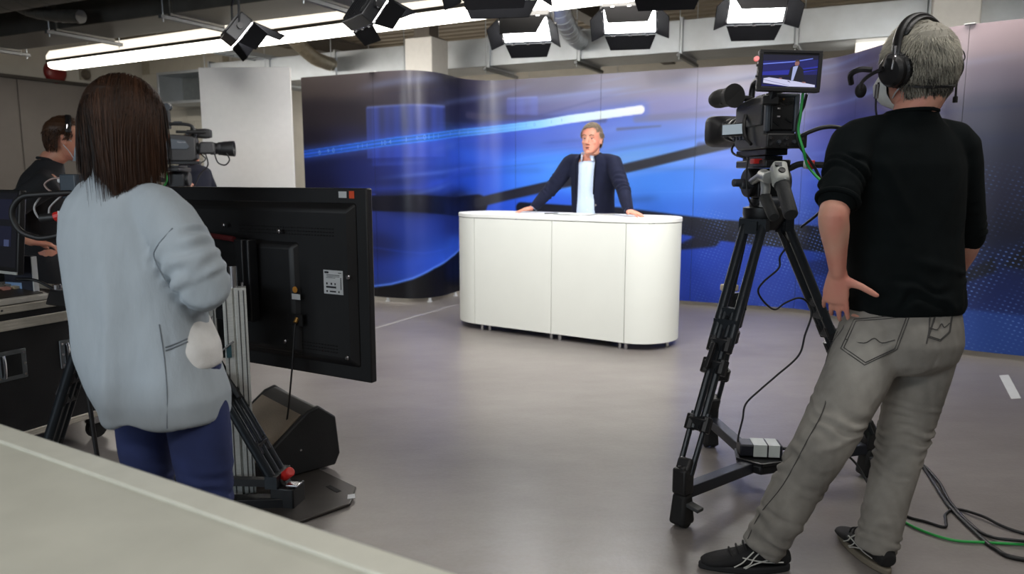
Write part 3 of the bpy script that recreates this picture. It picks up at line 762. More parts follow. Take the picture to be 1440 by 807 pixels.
led_panel('lit panel light with open barn doors above the camera monitor', (1.95, 6.2, 2.63), D2R(-8), D2R(48), .46, .30, True, 16, (8, 60, 45, 45))

# ================================================================== WHITE FLAT
t = thing('white_flat', 'tall white standing flat beside the end of the printed backdrop', 'panel', (-2.50, 7.2, 0), D2R(-3))
MB().box((0, 0, 1.17), (.87, .03, 2.30)).build('board', mat('flat_white', (220, 218, 216), .6, var=.02), t, bevel=.003)
b = MB()
for s in (-1, 1): b.box((s * .3, .2, .02), (.05, .5, .03)); b.bar((s * .3, .42, .03), (s * .3, .03, .9), .03, .03)
b.build('rear_brace', mat('batten_wood', (170, 140, 100), .6), t)
MB().box((0, 0, .01), (.8, .06, .02)).build('foot_rail', M_BLACK, t)

# ================================================================== FLOOR TAPE
t = tag(MB().prism([(3.237, 4.825), (3.311, 4.843), (3.034, 4.307), (2.966, 4.293)][::-1], 0, .0012).build('floor_tape', M_LABEL, sharp=None), 'white tape strip on the floor near the backdrop at the far right', 'tape', 'tape strips on the floor')
t['label'] = 'bright white tape strip on the floor beside the near end of the backdrop'
M_TAPE = mat('worn_tape', (150, 147, 146), .5)
tag(MB().prism([(-1.25, 6.34), (-1.21, 6.33), (-.55, 7.64), (-.60, 7.65)], 0, .0012).build('floor_tape', M_TAPE, sharp=None), 'faint worn tape line on the floor between television and desk', 'tape', 'tape strips on the floor')
# ================================================================== TELEVISION ON ITS STAND
TVD = Vector((-.872, .489, 0)); TVN = Vector((-.489, -.872, 0))       # along the set (away to the left), and out of its back towards the camera
TVO = Vector((-.585, 3.0, 0))
def tvp(a, z, n=0.0): return TVO + TVD * a + TVN * n + Vector((0, 0, z))
def tvM(a, z, n): return frame_mat(tvp(a, z, n), -TVD, TVN)           # local x to the right in the picture, local z out of the back
M_TVB = mat('tv_back_plastic', (19, 19, 21), 0.5, var=0.12, bump=0.1, bscale=500)
def television():
    t = thing('television', 'large black television seen from behind, on an aluminium column stand', 'television', tvp(.665, .857))
    W_, H_ = 1.33, .803; ZM = .857
    MB().box((0, 0, 0), (W_, H_, .03), ).build
    b = MB(); M = tvM(W_ / 2, ZM, -.025)
    b.add(*box_vf(W_, H_, .035), M); b.build('frame', M_TVB, t, world=True, bevel=.006)
    b = MB(); b.add(*box_vf(W_ - .10, H_ - .11, .03, (.94, .90)), tvM(W_ / 2, ZM, .006)); b.build('back_cover', M_TVB, t, world=True, bevel=.01)
    b = MB(); b.add(*box_vf(W_ * .60, H_ * .62, .03, (.92, .90)), tvM(W_ / 2 + .08, ZM - .07, .03)); b.build('rear_hump', M_TVB, t, world=True, bevel=.012)
    b = MB(); b.add(*box_vf(W_ - .03, H_ - .03, .004), tvM(W_ / 2, ZM, -.044)); b.build('screen', mat('tv_glass', (10, 10, 14), .12), t, world=True)
    # vents, screws, sockets
    vb = MB()
    for r in range(3):
        for k in range(34): vb.add(*box_vf(.010, .004, .004), tvM(.16 + k * .0165, ZM + .235 - r * .014, .0225))
    vb.build('vent_slots', mat('vent_dark', (8, 8, 9), .8), t, world=True, kind='stuff')
    vb = MB()
    for r in range(3):
        for k in range(16): vb.add(*box_vf(.010, .004, .004), tvM(.16 + k * .0165, ZM - .255 - r * .014, .0225))
    vb.build('vent_slots', mat('vent_dark', (8, 8, 9), .8), t, world=True, kind='stuff')
    for a, z, n in ((.44, 1.075, .047), (.43, .60, .047), (.08, .90, .025), (.10, .56, .025), (.78, 1.09, .047), (.80, .61, .047)):
        MB().lathe([(0, 0), (.011, 0), (.011, .006), (.006, .010), (0, .010)], tvM(a, z, n - .002), 12).build('screw', M_CHROME, t, world=True)
    for a, z, w, h, m, nm in ((.125, 1.232, .042, .026, M_LABEL, 'inventory_sticker'), (.077, 1.232, .026, .03, mat('orange_sticker', (232, 84, 40), .5), 'orange_sticker'), (.355, .80, .048, .024, M_LABEL, 'serial_sticker')):
        n = .0 - .0065 if z > 1.2 else .047
        MB().add(*box_vf(w, h, .0015), tvM(a, z, n)).build(nm, m, t, world=True)
    MB().lathe([(0, 0), (.014, 0), (.014, .0015), (0, .0015)], tvM(.36, .83, .046), 16).build('round_sticker', mat('amber_sticker', (190, 130, 50), .5), t, world=True)
    st = MB().add(*box_vf(.105, .10, .0015), tvM(.165, .872, .022)).build('rating_label', M_LABEL, t, world=True)
    ink = mat('label_ink', (40, 42, 48), .6)
    b = MB()
    for a, z, w, h in ((.20, .912, .022, .008), (.128, .912, .018, .003), (.165, .902, .07, .002), (.165, .896, .07, .002), (.178, .890, .05, .002), (.175, .865, .008, .009), (.20, .865, .008, .009), (.155, .865, .006, .009), (.177, .851, .055, .008), (.168, .833, .034, .006), (.20, .833, .008, .008), (.135, .833, .006, .008), (.123, .868, .004, .05)):
        b.add(*box_vf(w, h, .0006), tvM(a, z, .0231))
    b.build('label_print', ink, st, world=True, kind='stuff')
    b = MB().add(*box_vf(.075, .05, .006), tvM(.36, .70, .046)); b.build('socket_recess', mat('vent_dark', (8, 8, 9), .8), t, world=True)
    MB().cyl(tvp(.352, .708, .048), tvp(.352, .69, .062), .009, n=10).build('plug', mat('brass_plug', (180, 140, 80), .35, .8), t, world=True)
    return t
def box_vf(w, h, d, taper=(1, 1)):
    x, y, z = w / 2, h / 2, d / 2
    return ([(-x, -y, -z), (x, -y, -z), (x, y, -z), (-x, y, -z), (-x * taper[0], -y * taper[1], z), (x * taper[0], -y * taper[1], z), (x * taper[0], y * taper[1], z), (-x * taper[0], y * taper[1], z)],
            [(3, 2, 1, 0), (4, 5, 6, 7), (0, 1, 5, 4), (1, 2, 6, 5), (2, 3, 7, 6), (3, 0, 4, 7)])

television()
def tv_stand():
    t = thing('television_stand', 'aluminium profile column stand with black base plate under the large television', 'stand', (-1.15, 2.95, 0))
    plate = [(-.85, 3.17), (-.655, 2.985), (-.645, 2.825), (-.805, 2.665), (-1.5, 2.70), (-1.62, 3.05), (-1.38, 3.68), (-1.22, 3.66)][::-1]
    MB().prism(plate, .004, .016).build('base_plate', mat('base_plate_steel', (62, 58, 55), .42, .35, var=.2, scale=8), t, world=True, bevel=.004)
    MB().bar((-.775, 2.99, .0165), (-.715, 2.93, .0165), .022, .002).build('hand_slot', mat('slot_dark', (6, 6, 7), .9), t, world=True, bevel=.0)
    MB().prism([(-.665, 2.86), (-.635, 2.87), (-.645, 2.91), (-.672, 2.90)], .016, .0175).build('plate_label', M_LABEL, t, world=True)
    for cx, cy, top, nm in ((-1.105, 2.935, .87, 'column'), (-1.262, 3.02, .80, 'column')):
        # slotted extrusion: two chambers with grooves
        prof = [(-.045, -.03), (-.008, -.03), (-.008, -.018), (.0, -.018), (.0, -.03), (.045, -.03), (.045, .03), (-.045, .03)]
        M = frame_mat((cx, cy, 0), (.94, .34, 0), (0, 0, 1))
        c = MB().prism(prof, .016, top, M).build(nm, M_ALU, t, world=True, bevel=.002, seg=1)
        g = MB()
        for x in (-.032, .016, .034): g.add(*box_vf(.003, .003, top - .03), M @ Matrix.Translation((x, -.0305, top / 2 + .005)))
        g.build('groove', mat('groove_shadow', (70, 72, 74), .5, .6), c, world=True, kind='stuff')
        MB().add(*box_vf(.018, .012, .05), M @ Matrix.Translation((-.03, -.036, .62))).build('clamp_block', mat('blue_clamp', (60, 92, 100), .4, .3), c, world=True)
        MB().cyl((cx, cy, .87 - .01 if top > .85 else .78), (cx - .0, cy, top + .085), .017, n=16).build('mast', M_CHROME, t, world=True)
        MB().cyl(Vector((cx, cy, top - .0)) + Vector((.03, .01, 0)), Vector((cx, cy, top + .018)) + Vector((.03, .01, 0)), .005, n=8).build('stop_bolt', M_CHROME, t, world=True)
    # carriage and mount behind the set
    MB().add(*box_vf(.44, .36, .05), tvM(.78, .86, .085)).build('mount_box', M_BLACKM, t, world=True, bevel=.006)
    MB().add(*box_vf(.05, .34, .06), tvM(.60, .87, .10)).build('mount_rail', M_BLACKM, t, world=True, bevel=.004)
    MB().add(*box_vf(.05, .34, .06), tvM(.98, .87, .10)).build('mount_rail', M_BLACKM, t, world=True, bevel=.004)
    MB().tube([tvp(.99, 1.045, .13), tvp(.86, 1.055, .14), tvp(.74, 1.05, .14), tvp(.62, 1.04, .13)], .012, 8).build('red_loom', mat('dark_red_loom', (74, 16, 20), .5), t, world=True)
    for a in (.93, .90, .87, .84): MB().cyl(tvp(a, 1.02, .108), tvp(a, 1.02, .116), .005, n=8).build('screw', M_CHROME, t, world=True)
    for h in (.45, .75): MB().bar((-1.105, 2.98, h), (-1.262, 3.06, h), .05, .04).build('cross_bar', M_BLACKM, t, world=True, bevel=.004)
    MB().bar((-1.18, 3.02, .80), tvp(.75, .82, .06), .12, .10).build('carriage', M_BLACKM, t, world=True, bevel=.006)
    return t
tv_stand()
cable('television_cable', 'thin black cable hanging from the back of the television to the floor monitor', [tvp(.352, .69, .06), tvp(.352, .60, .075), tvp(.36, .45, .09), (-1.0, 3.18, .22), (-1.045, 3.16, .12), (-1.10, 3.15, .10)], .0045, M_CABLE)
cable('loop_cable', 'grey looped lead hanging at the aluminium columns', [(-1.10, 2.89, .66), (-1.16, 2.87, .62), (-1.20, 2.86, .66), (-1.21, 2.87, .72), (-1.18, 2.9, .76)], .004, mat('grey_lead', (120, 120, 120), .4))
t = thing('lead_connector', 'small black connector hanging on a chain between the aluminium columns', 'connector', (-1.165, 2.88, .45))
MB().box((0, 0, -.02), (.025, .015, .07)).build('plug_body', M_BLACK, t, bevel=.003); MB().box((0, -.008, -.045), (.022, .002, .01)).build('plug_tag', M_LABEL, t)
MB().tube([(0, 0, .01), (.004, 0, .06), (0, 0, .12), (.01, 0, .17)], .003, 6).build('chain', M_CHROME, t)
# floor monitor loudspeaker
def wedge():
    w = Vector((.66, -.75, 0)).normalized(); p = Vector((-w.y, w.x, 0)) * -1
    p = Vector((-.75, -.66, 0)).normalized()
    t = thing('floor_monitor', 'black wedge loudspeaker with brown grille lying on the base plate', 'loudspeaker', (-1.09, 3.28, .016))
    c = Vector((-1.09, 3.28, .016)); M = Matrix((p, (0, 0, 1), w)).transposed().to_4x4(); M.translation = c
    prof = [(.20, 0), (.215, .03), (.20, .07), (-.06, .27), (-.11, .285), (-.19, .22), (-.205, .05), (-.18, 0)]
    def side(z0, z1, k=1.0): return MB().prism([(q[0] * k, q[1]) for q in prof], z0, z1, M)
    side(-.22, .22).build('cabinet', M_BLACK, t, world=True, bevel=.012)
    for s in (-1, 1):
        e = MB().prism([(q[0] * 1.02, max(.0, q[1] * 1.02 - .0)) for q in prof], s * .222 - .012, s * .222 + .012, M); e.build('end_cheek', mat('cheek_black', (28, 29, 31), .55, bump=.2, bscale=300), t, world=True, bevel=.008)
    g = MB(); d = Vector((-.26, .20)).normalized(); nn = Vector((d.y, -d.x)) * -1
    o = Vector((.20, .07)); L_ = .32
    q = [o + d * .015 + Vector((.20, .26)).normalized() * .004, o + d * (L_ - .015) + Vector((.2, .26)).normalized() * .004]
    r = [q[0] - Vector((.2, .26)).normalized() * .006, q[1] - Vector((.2, .26)).normalized() * .006]
    g.prism([tuple(q[0]), tuple(q[1]), tuple(r[1]), tuple(r[0])], -.205, .205, M)
    g.build('grille', mat('grille_brown', (142, 128, 112), .6, .1, var=.25, scale=420), t, world=True)
    MB().lathe([(0, 0), (.006, 0), (.005, .003), (0, .003)], M @ Matrix.Translation((-.02, .11, .234)), 10).build('logo_stud', M_CHROME, t, world=True)
wedge()

# ================================================================== TRIPODS AND CAMERAS
M_TUBE = mat('tripod_tube', (44, 49, 54), .32, .55, var=.1)
def tripod(label, apex, feet, spread=.075, red_knob=False):
    ax = Vector(apex); t = thing('tripod', label, 'tripod', (ax.x, ax.y, 0))
    b = MB(); b.lathe([(.0, -.06), (.05, -.06), (.075, -.03), (.085, 0), (.085, .03), (.06, .035), (0, .035)], Matrix.Translation(ax)); b.build('bowl', M_BLACKM, t, world=True)
    for f in feet:
        f = Vector(f); d0 = Vector((f.x - ax.x, f.y - ax.y, 0)).normalized(); s = Vector((-d0.y, d0.x, 0))
        a = ax + d0 * .075 - Vector((0, 0, .02)); d = f - a; L_ = d.length; d.normalize()
        leg = MB()
        for k in (-1, 1): leg.cyl(a + s * k * spread / 2, a + d * L_ * .50 + s * k * spread * .48, .0185, n=12)
        leg.box(a + d * .03, (.05, .05, .05), frame_mat((0, 0, 0), s, d0).to_3x3()); leg.bar(a - s * (spread / 2 + .02) + d * .02, a + s * (spread / 2 + .02) + d * .02, .035, .05); leg.bar(a - s * (spread / 2 + .01) + d * L_ * .42, a + s * (spread / 2 + .01) + d * L_ * .42, .03, .04)
        o = leg.build('leg', M_TUBE, t, world=True)
        m1 = MB()
        for k in (-1, 1): m1.cyl(a + d * L_ * .36 + s * k * spread * .22, a + d * L_ * .82 + s * k * spread * .22, .0145, n=10)
        m1.bar(a + d * L_ * .37 - s * spread * .36, a + d * L_ * .37 + s * spread * .36, .03, .03)
        m1.build('middle_stage', M_TUBE, o, world=True)
        m2 = MB()
        for k in (-1, 1): m2.cyl(a + d * L_ * .76 + s * k * spread * .40, a + d * L_ * .985 + s * k * spread * .34, .0112, n=10)
        m2.build('lower_stage', M_TUBE, o, world=True)
        for q in (.50, .585, .80):
            c = MB()
            for k in (-1, 1): c.cyl(a + d * (L_ * q - .03) + s * k * spread * .42, a + d * (L_ * q + .03) + s * k * spread * .42, .022, n=10)
            c.bar(a + d * L_ * q - s * spread * .5, a + d * L_ * q + s * spread * .5, .05, .03, up=d0)
            c.build('leg_clamp', M_BLACKM, o, world=True, bevel=.003, seg=1)
        lv = MB().bar(a + d * (L_ * .50 - .01) + d0 * .035 - s * .01, a + d * (L_ * .585) + d0 * .045 - s * .01, .016, .02); lv.build('clamp_lever', M_BLACK, o, world=True, bevel=.003)
        e = MB(); e.box(f - d * .03, (.06, .06, .09), frame_mat((0, 0, 0), s, -d).to_3x3()); e.build('foot_shoe', M_BLACK, o, world=True, bevel=.012)
        if red_knob:
            x3 = MB()
            for k in (-1, 0, 1): x3.cyl(a + d * L_ * .40 + s * k * .042, a + d * L_ * .93 + s * k * .042, .0195, n=12)
            x3.bar(a + d * L_ * .93 - s * .065, a + d * L_ * .93 + s * .065, .05, .05); x3.build('outer_stage', M_TUBE, o, world=True)
            c = f - d * .06; MB().cyl(c + Vector((.02, -.01, .02)), c + Vector((.055, -.03, .05)), .02, n=14).build('red_knob', M_RED, o, world=True, bevel=.004)
    return t
def dolly(label, c, ends, zarm=.12):
    c = Vector(c); t = thing('tripod_dolly', label, 'dolly', (c.x, c.y, 0))
    hexa = [(c.x + .105 * math.cos(PI * k / 3 + .3) - .0, c.y + .105 * math.sin(PI * k / 3 + .3)) for k in range(6)]
    MB().prism(hexa, zarm - .03, zarm + .012).build('hub', M_BLACKM, t, world=True, bevel=.01)
    rim = MB()
    for k in range(6):
        p, q = hexa[k], hexa[(k + 1) % 6]; rim.bar((p[0], p[1], zarm + .016), (q[0], q[1], zarm + .016), .012, .012)
    rim.build('hub_rim', M_BLACKM, t, world=True)
    for e in ends:
        e = Vector((e[0], e[1], 0)); d = (e - Vector((c.x, c.y, 0))).normalized(); s = Vector((-d.y, d.x, 0)); up = Vector((0, 0, 1))
        MB().bar(Vector((c.x, c.y, zarm - .01)) + d * .06, e + up * (zarm + .015), .05, .045).build('arm', mat('dolly_arm', (40, 43, 52), .42, .4), t, world=True, bevel=.004)
        k = MB(); k.bar(e + up * (zarm + .06) - d * .03, e + up * (zarm + .06) + d * .03, .06, .10); k.cyl(e + up * (zarm + .0), e + up * (zarm + .12), .022, n=12); k.build('leg_cup', M_BLACK, t, world=True, bevel=.008)
        cs = MB(); cs.add([tuple(p) for p in caster_pts(e, d, s)], [(0, 1, 2, 3), (7, 6, 5, 4), (0, 4, 5, 1), (1, 5, 6, 2), (2, 6, 7, 3), (3, 7, 4, 0)]); o = cs.build('caster', M_RUBBER, t, world=True, bevel=.014)
        V2 = s if s.x > 0 else -s
        for q in (-1, 1): MB().cyl(e + s * q * .012 + up * .031 - d * .0, e + s * q * .026 + up * .031, .031, n=18).build('wheel', M_RUBBER, o, world=True)
        MB().bar(e + up * .098 + V2 * .02, e + up * .088 + V2 * .082, .038, .014).build('brake_pedal', mat('pedal_grey', (58, 60, 62), .5), o, world=True, bevel=.003)
    return t
def caster_pts(e, d, s):
    P = []
    for z, w, l in ((.012, .036, .040), (.135, .030, .026)):
        for a, b in ((-1, -1), (1, -1), (1, 1), (-1, 1)): P.append(e + s * a * w + d * b * l + Vector((0, 0, z)))
    return P
W1, W2, W3 = (.640, 2.66), (.965, 3.50), (1.56, 3.13)
HUB = (1.045, 3.02, 0)
dolly('black three wheel dolly carrying the tripod beside the man with headphones', HUB, (W1, W2, W3))
APEX = Vector((1.03, 3.06, 1.15))
TR = tripod('tall black tripod on a dolly beside the man with headphones', APEX, [(W1[0], W1[1], .19), (W2[0], W2[1], .19), (W3[0], W3[1], .19)])
def fluid_head(t, c, full=True):
    """fluid head, parts of the tripod T; c is the bowl centre"""
    c = Vector(c)
    b = MB(); b.cyl(c + Vector((0, 0, .03)), c + Vector((0, 0, .07)), .062, .058, 20); b.box(c + Vector((0, 0, .12)), (.12, .13, .10), (0, 0, .1)); b.cyl(c + Vector((-.085, -.01, .13)), c + Vector((.085, .01, .13)), .058, n=22)
    b.build('head_body', M_BLACKM, t, world=True, bevel=.006)
    MB().box(c + Vector((-.01, .03, .205)), (.10, .30, .03), (0, 0, .09)).build('tilt_plate', M_BLACK, t, world=True, bevel=.005)
    MB().box(c + Vector((-.01, .03, .228)), (.075, .22, .016), (0, 0, .09)).build('wedge_plate', M_BLACKM, t, world=True, bevel=.003)
    for q in (-.10, -.07): MB().cyl(c + Vector((q, -.05, .10 - q * .3)), c + Vector((q - .05, -.06, .10 - q * .3)), .016, n=12).build('drag_knob', M_DARKGREY, t, world=True, bevel=.003)
    MB().cyl(c + Vector((-.03, -.09, .055)), c + Vector((.02, -.09, .055)), .022, n=14).build('lock_lever', M_DARKGREY, t, world=True, bevel=.003)
HEADC = APEX + Vector((0, 0, .0))
fluid_head(TR, HEADC)
M_GRIP = mat('rubber_grip', (34, 36, 38), .6, bump=.5, bscale=260)
M_PALE = mat('controller_grey', (176, 178, 172), .45)
# the pan bar towards the camera, with its zoom controller, and the silver tilt arm
b = MB(); b.tube([(.955, 3.0, 1.285), (.953, 2.85, 1.315), (.957, 2.84, 1.26), (.952, 2.84, 1.19)], [.014, .018, .018, .016], 10); b.build('tilt_arm', mat('cast_silver', (160, 162, 160), .4, .6), TR, world=True)
MB().cyl((.953, 2.80, 1.30), (.953, 2.87, 1.31), .024, n=16).build('arm_pivot', mat('cast_silver', (160, 162, 160), .4, .6), TR, world=True, bevel=.003)
zc = MB(); zc.add(*box_vf(.062, .10, .055, (.8, .86)), frame_mat((.985, 2.775, 1.315), (.97, -.1, 0), (.1, -.75, .66))); zo = zc.build('zoom_controller', M_PALE, TR, world=True, bevel=.012, seg=3)
MB().lathe([(0, 0), (.014, 0), (.012, .008), (0, .01)], frame_mat((.982, 2.752, 1.325), (1, 0, 0), (.1, -.75, .66)), 14).build('thumb_wheel', M_BLACK, zo, world=True)
MB().add(*box_vf(.035, .022, .004), frame_mat((.982, 2.770, 1.348), (1, 0, 0), (.1, -.75, .66))).build('button_plate', M_DARKGREY, zo, world=True)
MB().lathe([(0, 0), (.007, 0), (.006, .006), (0, .006)], frame_mat((.968, 2.765, 1.345), (1, 0, 0), (.1, -.75, .66)), 10).build('rocker_button', M_BLACK, zo, world=True)
g1a, g1b = Vector((.990, 2.77, 1.285)), Vector((.968, 2.60, 1.172))
b = MB(); b.tube([g1a, g1a.lerp(g1b, .12), g1a.lerp(g1b, .15), g1a.lerp(g1b, .97), g1b], [.031, .030, .0255, .0255, .022], 18); pb = b.build('pan_bar_grip', M_GRIP, TR, world=True)
b = MB()
for p in ([(-.008, .016), (-.002, .022), (.006, .02), (.005, .012), (-.004, .004), (-.004, -.004), (.004, -.008)],):
    Mq = frame_mat(g1a.lerp(g1b, .06) + Vector((0, -.024, .0225)), (1, -.1, 0), (.0, -.62, .78))
    b.tube([Mq @ Vector((q[0], q[1], .0015)) for q in p], .0016, 5)
b.build('grip_emblem', M_LABEL, pb, world=True)
g2a, g2b = Vector((.957, 2.84, 1.225)), Vector((.952, 2.72, 1.157))
MB().tube([g2a, g2a.lerp(g2b, .1), g2a.lerp(g2b, .95), g2b], [.024, .0215, .0205, .016], 16).build('pan_bar_grip', M_GRIP, TR, world=True)
b = MB(); b.tube(spline([(1.05, 3.0, 1.33), (1.085, 2.97, 1.335), (1.12, 2.95, 1.352), (1.16, 2.93, 1.350), (1.25, 2.88, 1.346)], 5), .0125, 10); pbo = b.build('pan_bar', M_BLACKM, TR, world=True)
b = MB(); b.cyl((1.145, 2.937, 1.351), (1.17, 2.925, 1.35), .0175, n=12); b.build('red_strap', M_RED, pbo, world=True)
b = MB(); b.cyl((1.134, 2.942, 1.351), (1.147, 2.936, 1.351), .0165, n=12); b.build('white_strap', M_LABEL, pbo, world=True)
MB().cyl((1.07, 2.98, 1.30), (1.07, 2.98, 1.37), .026, n=14).build('bar_clamp', M_BLACK, TR, world=True, bevel=.004)
MB().box((1.005, 3.02, 1.365), (.10, .04, .02), (0, 0, .1)).build('red_tab', M_RED, TR, world=True, bevel=.003)

M_CBODY = mat('camera_body', (48, 48, 50), .48, .1, var=.12, bump=.25, bscale=500)
M_CGREY = mat('camera_grey_blue', (72, 78, 86), .45, .1, var=.06)
M_GLASS = mat('lens_glass', (12, 14, 22), .05, spec=.9)
def broadcast_camera(label, loc, yaw, square_hood=True, side_screen=True, maker=None):
    t = thing('studio_camera', label, 'camera', loc, yaw)
    side = [(-.15, .0), (.12, .0), (.155, .02), (.155, .18), (.12, .195), (.0, .205), (-.15, .205)]
    Mx = Matrix(((0, 0, 1, 0), (1, 0, 0, 0), (0, 1, 0, 0), (0, 0, 0, 1)))
    MB().prism(side, -.062, .062, Mx).build('body', M_CBODY, t, bevel=.010, seg=3)
    MB().prism([(-.13, .09), (.09, .09), (.11, .11), (.08, .16), (-.13, .185)], .060, .069, Mx).build('side_cover', M_CGREY, t, bevel=.004)
    MB().prism([(-.13, .09), (.02, .09), (.02, .17), (-.13, .185)], -.069, -.060, Mx).build('side_cover', M_CBODY, t, bevel=.004)
    if maker: 
        text_obj('maker_name', maker, .016, mat('pale_print', (170, 172, 178), .5), t, frame_mat((.0698, .055, .145), (0, 1, 0), (1, 0, 0)))
    if side_screen:
        s = MB().box((-.088, .085, .085), (.018, .135, .052), (0, 0, .42)).build('side_panel', M_BLACK, t, bevel=.003)
        MB().box((-.0965, .080, .087), (.003, .122, .040), (0, 0, .42)).build('side_screen', screen('side_lcd', (190, 205, 215), .55), s)
        b = MB()
        for k in range(4): b.cyl((-.066, .13 - k * .035, .05), (-.076, .13 - k * .035, .05), .008, n=8)
        b.build('control_knobs', M_DARKGREY, s, kind='stuff')
    # rear: frame, battery plate with pins, connector shelf
    r = MB()
    for s in (-1, 1): r.box((s * .056, -.155, .135), (.020, .03, .145))
    r.box((0, -.155, .200), (.13, .03, .015)); r.build('rear_frame', M_CGREY, t, bevel=.006)
    bp = MB().box((.0, -.158, .132), (.09, .016, .125)).build('battery_plate', M_BLACK, t, bevel=.005)
    for x, z, a in ((-.025, .175, .6), (.025, .170, -.35), (-.026, .095, .6), (.024, .105, .5)): MB().box((x, -.168, z), (.03, .006, .006), (0, a, 0)).build('lock_rib', M_BLACKM, bp)
    for z in (.150, .120): MB().box((-.018, -.168, z), (.012, .006, .006)).build('contact', M_CHROME, bp)
    MB().cyl((.0, -.166, .185), (.0, -.170, .185), .004, n=8).build('release_button', mat('brass_plug', (180, 140, 80), .35, .8), bp)
    cs = MB().box((.01, -.165, .028), (.16, .06, .055)).build('connector_shelf', M_BLACK, t, bevel=.005)
    for k in range(5):
        MB().cyl((-.055 + k * .03, -.195, .036 - .012 * (k % 2)), (-.055 + k * .03, -.207, .036 - .012 * (k % 2)), .007, n=10).build('socket', M_CHROME if k % 2 == 0 else M_DARKGREY, cs)
    for k in range(3): MB().cyl((-.05 + k * .03, -.194, .014), (-.05 + k * .03, -.204, .014), .005, n=8).build('switch', M_CHROME, cs)
    # handle
    h = MB(); h.tube(spline([(0, .14, .18), (0, .135, .255), (0, .09, .285), (0, -.06, .288), (0, -.11, .280), (0, -.125, .20)], 5), [.013] * 26, 10); h.build('handle', M_BLACK, t)
    MB().box((0, .02, .303), (.022, .06, .012)).build('accessory_shoe', M_BLACKM, t)
    # lens
    l = MB()
    l.lathe([(0, 0), (.045, 0), (.045, .02), (.038, .022), (.038, .05), (.044, .052), (.044, .085), (.041, .087), (.041, .10), (.048, .102), (.048, .14), (.044, .142), (.044, .16), (.052, .165), (.052, .19), (0, .19)], Matrix.Translation((0, .15, .10)) @ Matrix.Rotation(-PI / 2, 4, 'X'), 26)
    lo = l.build('lens', M_BLACKM, t)
    for y in (.20, .255, .31): MB().lathe([(.046, 0), (.050, .002), (.050, .012), (.046, .014)], Matrix.Translation((0, y, .10)) @ Matrix.Rotation(-PI / 2, 4, 'X'), 26).build('focus_ring', M_BLACK, lo)
    MB().prism([(.18, .055), (.30, .055), (.305, .09), (.295, .15), (.19, .15)], .040, .088, Mx).build('zoom_grip', M_CBODY, lo, bevel=.015, seg=3)
    if square_hood:
        b = MB(); prof = []
        for y, w, hh in ((.32, .055, .050), (.36, .060, .052), (.385, .082, .066), (.455, .088, .072), (.455, .080, .064), (.36, .05, .045)):
            ring = []
            for k in range(24):
                a = 2 * PI * k / 24; cx, sx = math.cos(a), math.sin(a); e = .45 if y > .37 else .9
                ring.append((w * math.copysign(abs(cx) ** e, cx), y, .10 + hh * math.copysign(abs(sx) ** e, sx)))
            prof.append(ring)
        b.rings(prof).build('lens_hood', M_BLACK, lo, sharp=50)
    else:
        MB().lathe([(0, 0), (.05, 0), (.055, .01), (.062, .10), (.056, .10), (.046, .03), (0, .03)], Matrix.Translation((0, .335, .10)) @ Matrix.Rotation(-PI / 2, 4, 'X'), 26).build('lens_hood', M_BLACK, lo)
    MB().lathe([(0, 0), (.045, 0), (.04, .006), (.02, .011), (0, .012)], Matrix.Translation((0, .345, .10)) @ Matrix.Rotation(-PI / 2, 4, 'X'), 22).build('front_glass', M_GLASS, lo)
    # viewfinder on the camera's left front, eyecup turned to the rear
    v = MB(); v.tube([(0, .13, .215), (-.06, .15, .222), (-.11, .17, .222)], .014, 8); v.box((-.10, .19, .222), (.07, .11, .06)); vo = v.build('viewfinder', M_BLACK, t, bevel=.006)
    P0, P1 = Vector((-.125, .24, .222)), Vector((-.09, .07, .224)); d = (P1 - P0).normalized()
    MB().tube([P0, P0 + d * .02, P0 + d * .05, P0 + d * .10, P0 + d * .125, P0 + d * .155, P0 + d * .150, P0 + d * .10], [.030, .037, .040, .037, .043, .050, .042, .024], 22).build('eyecup', M_RUBBER, vo, sharp=50)
    # microphone along the top left
    m = MB(); m.cyl((.07, .02, .225), (.07, .24, .225), .011, n=12); m.cyl((.07, .10, .225), (.07, .23, .225), .016, n=12); mo = m.build('microphone', M_RUBBER, t)
    MB().box((.05, .10, .215), (.05, .025, .03)).build('microphone_clip', M_BLACK, mo, bevel=.003)
    # base plate and small leads along the flank
    MB().box((0, .02, -.012), (.09, .30, .024)).build('base_plate', M_BLACKM, t, bevel=.003)
    b = MB(); b.tube(spline([(-.07, .02, .14), (-.085, .0, .10), (-.085, -.02, .05), (-.075, -.06, .02)], 5), .007, 6); b.build('flank_lead', M_CABLE, t)
    b = MB(); b.tube(spline([(-.02, .17, .06), (-.05, .20, .02), (-.06, .16, -.01), (-.04, .08, -.03)], 5), .005, 6); b.build('lens_lead', M_CABLE, t)
    return t
CAMR = broadcast_camera('black studio camera on the tripod before the man with headphones, square lens hood', (HEADC.x - .008, HEADC.y + .03, HEADC.z + .262), D2R(5))
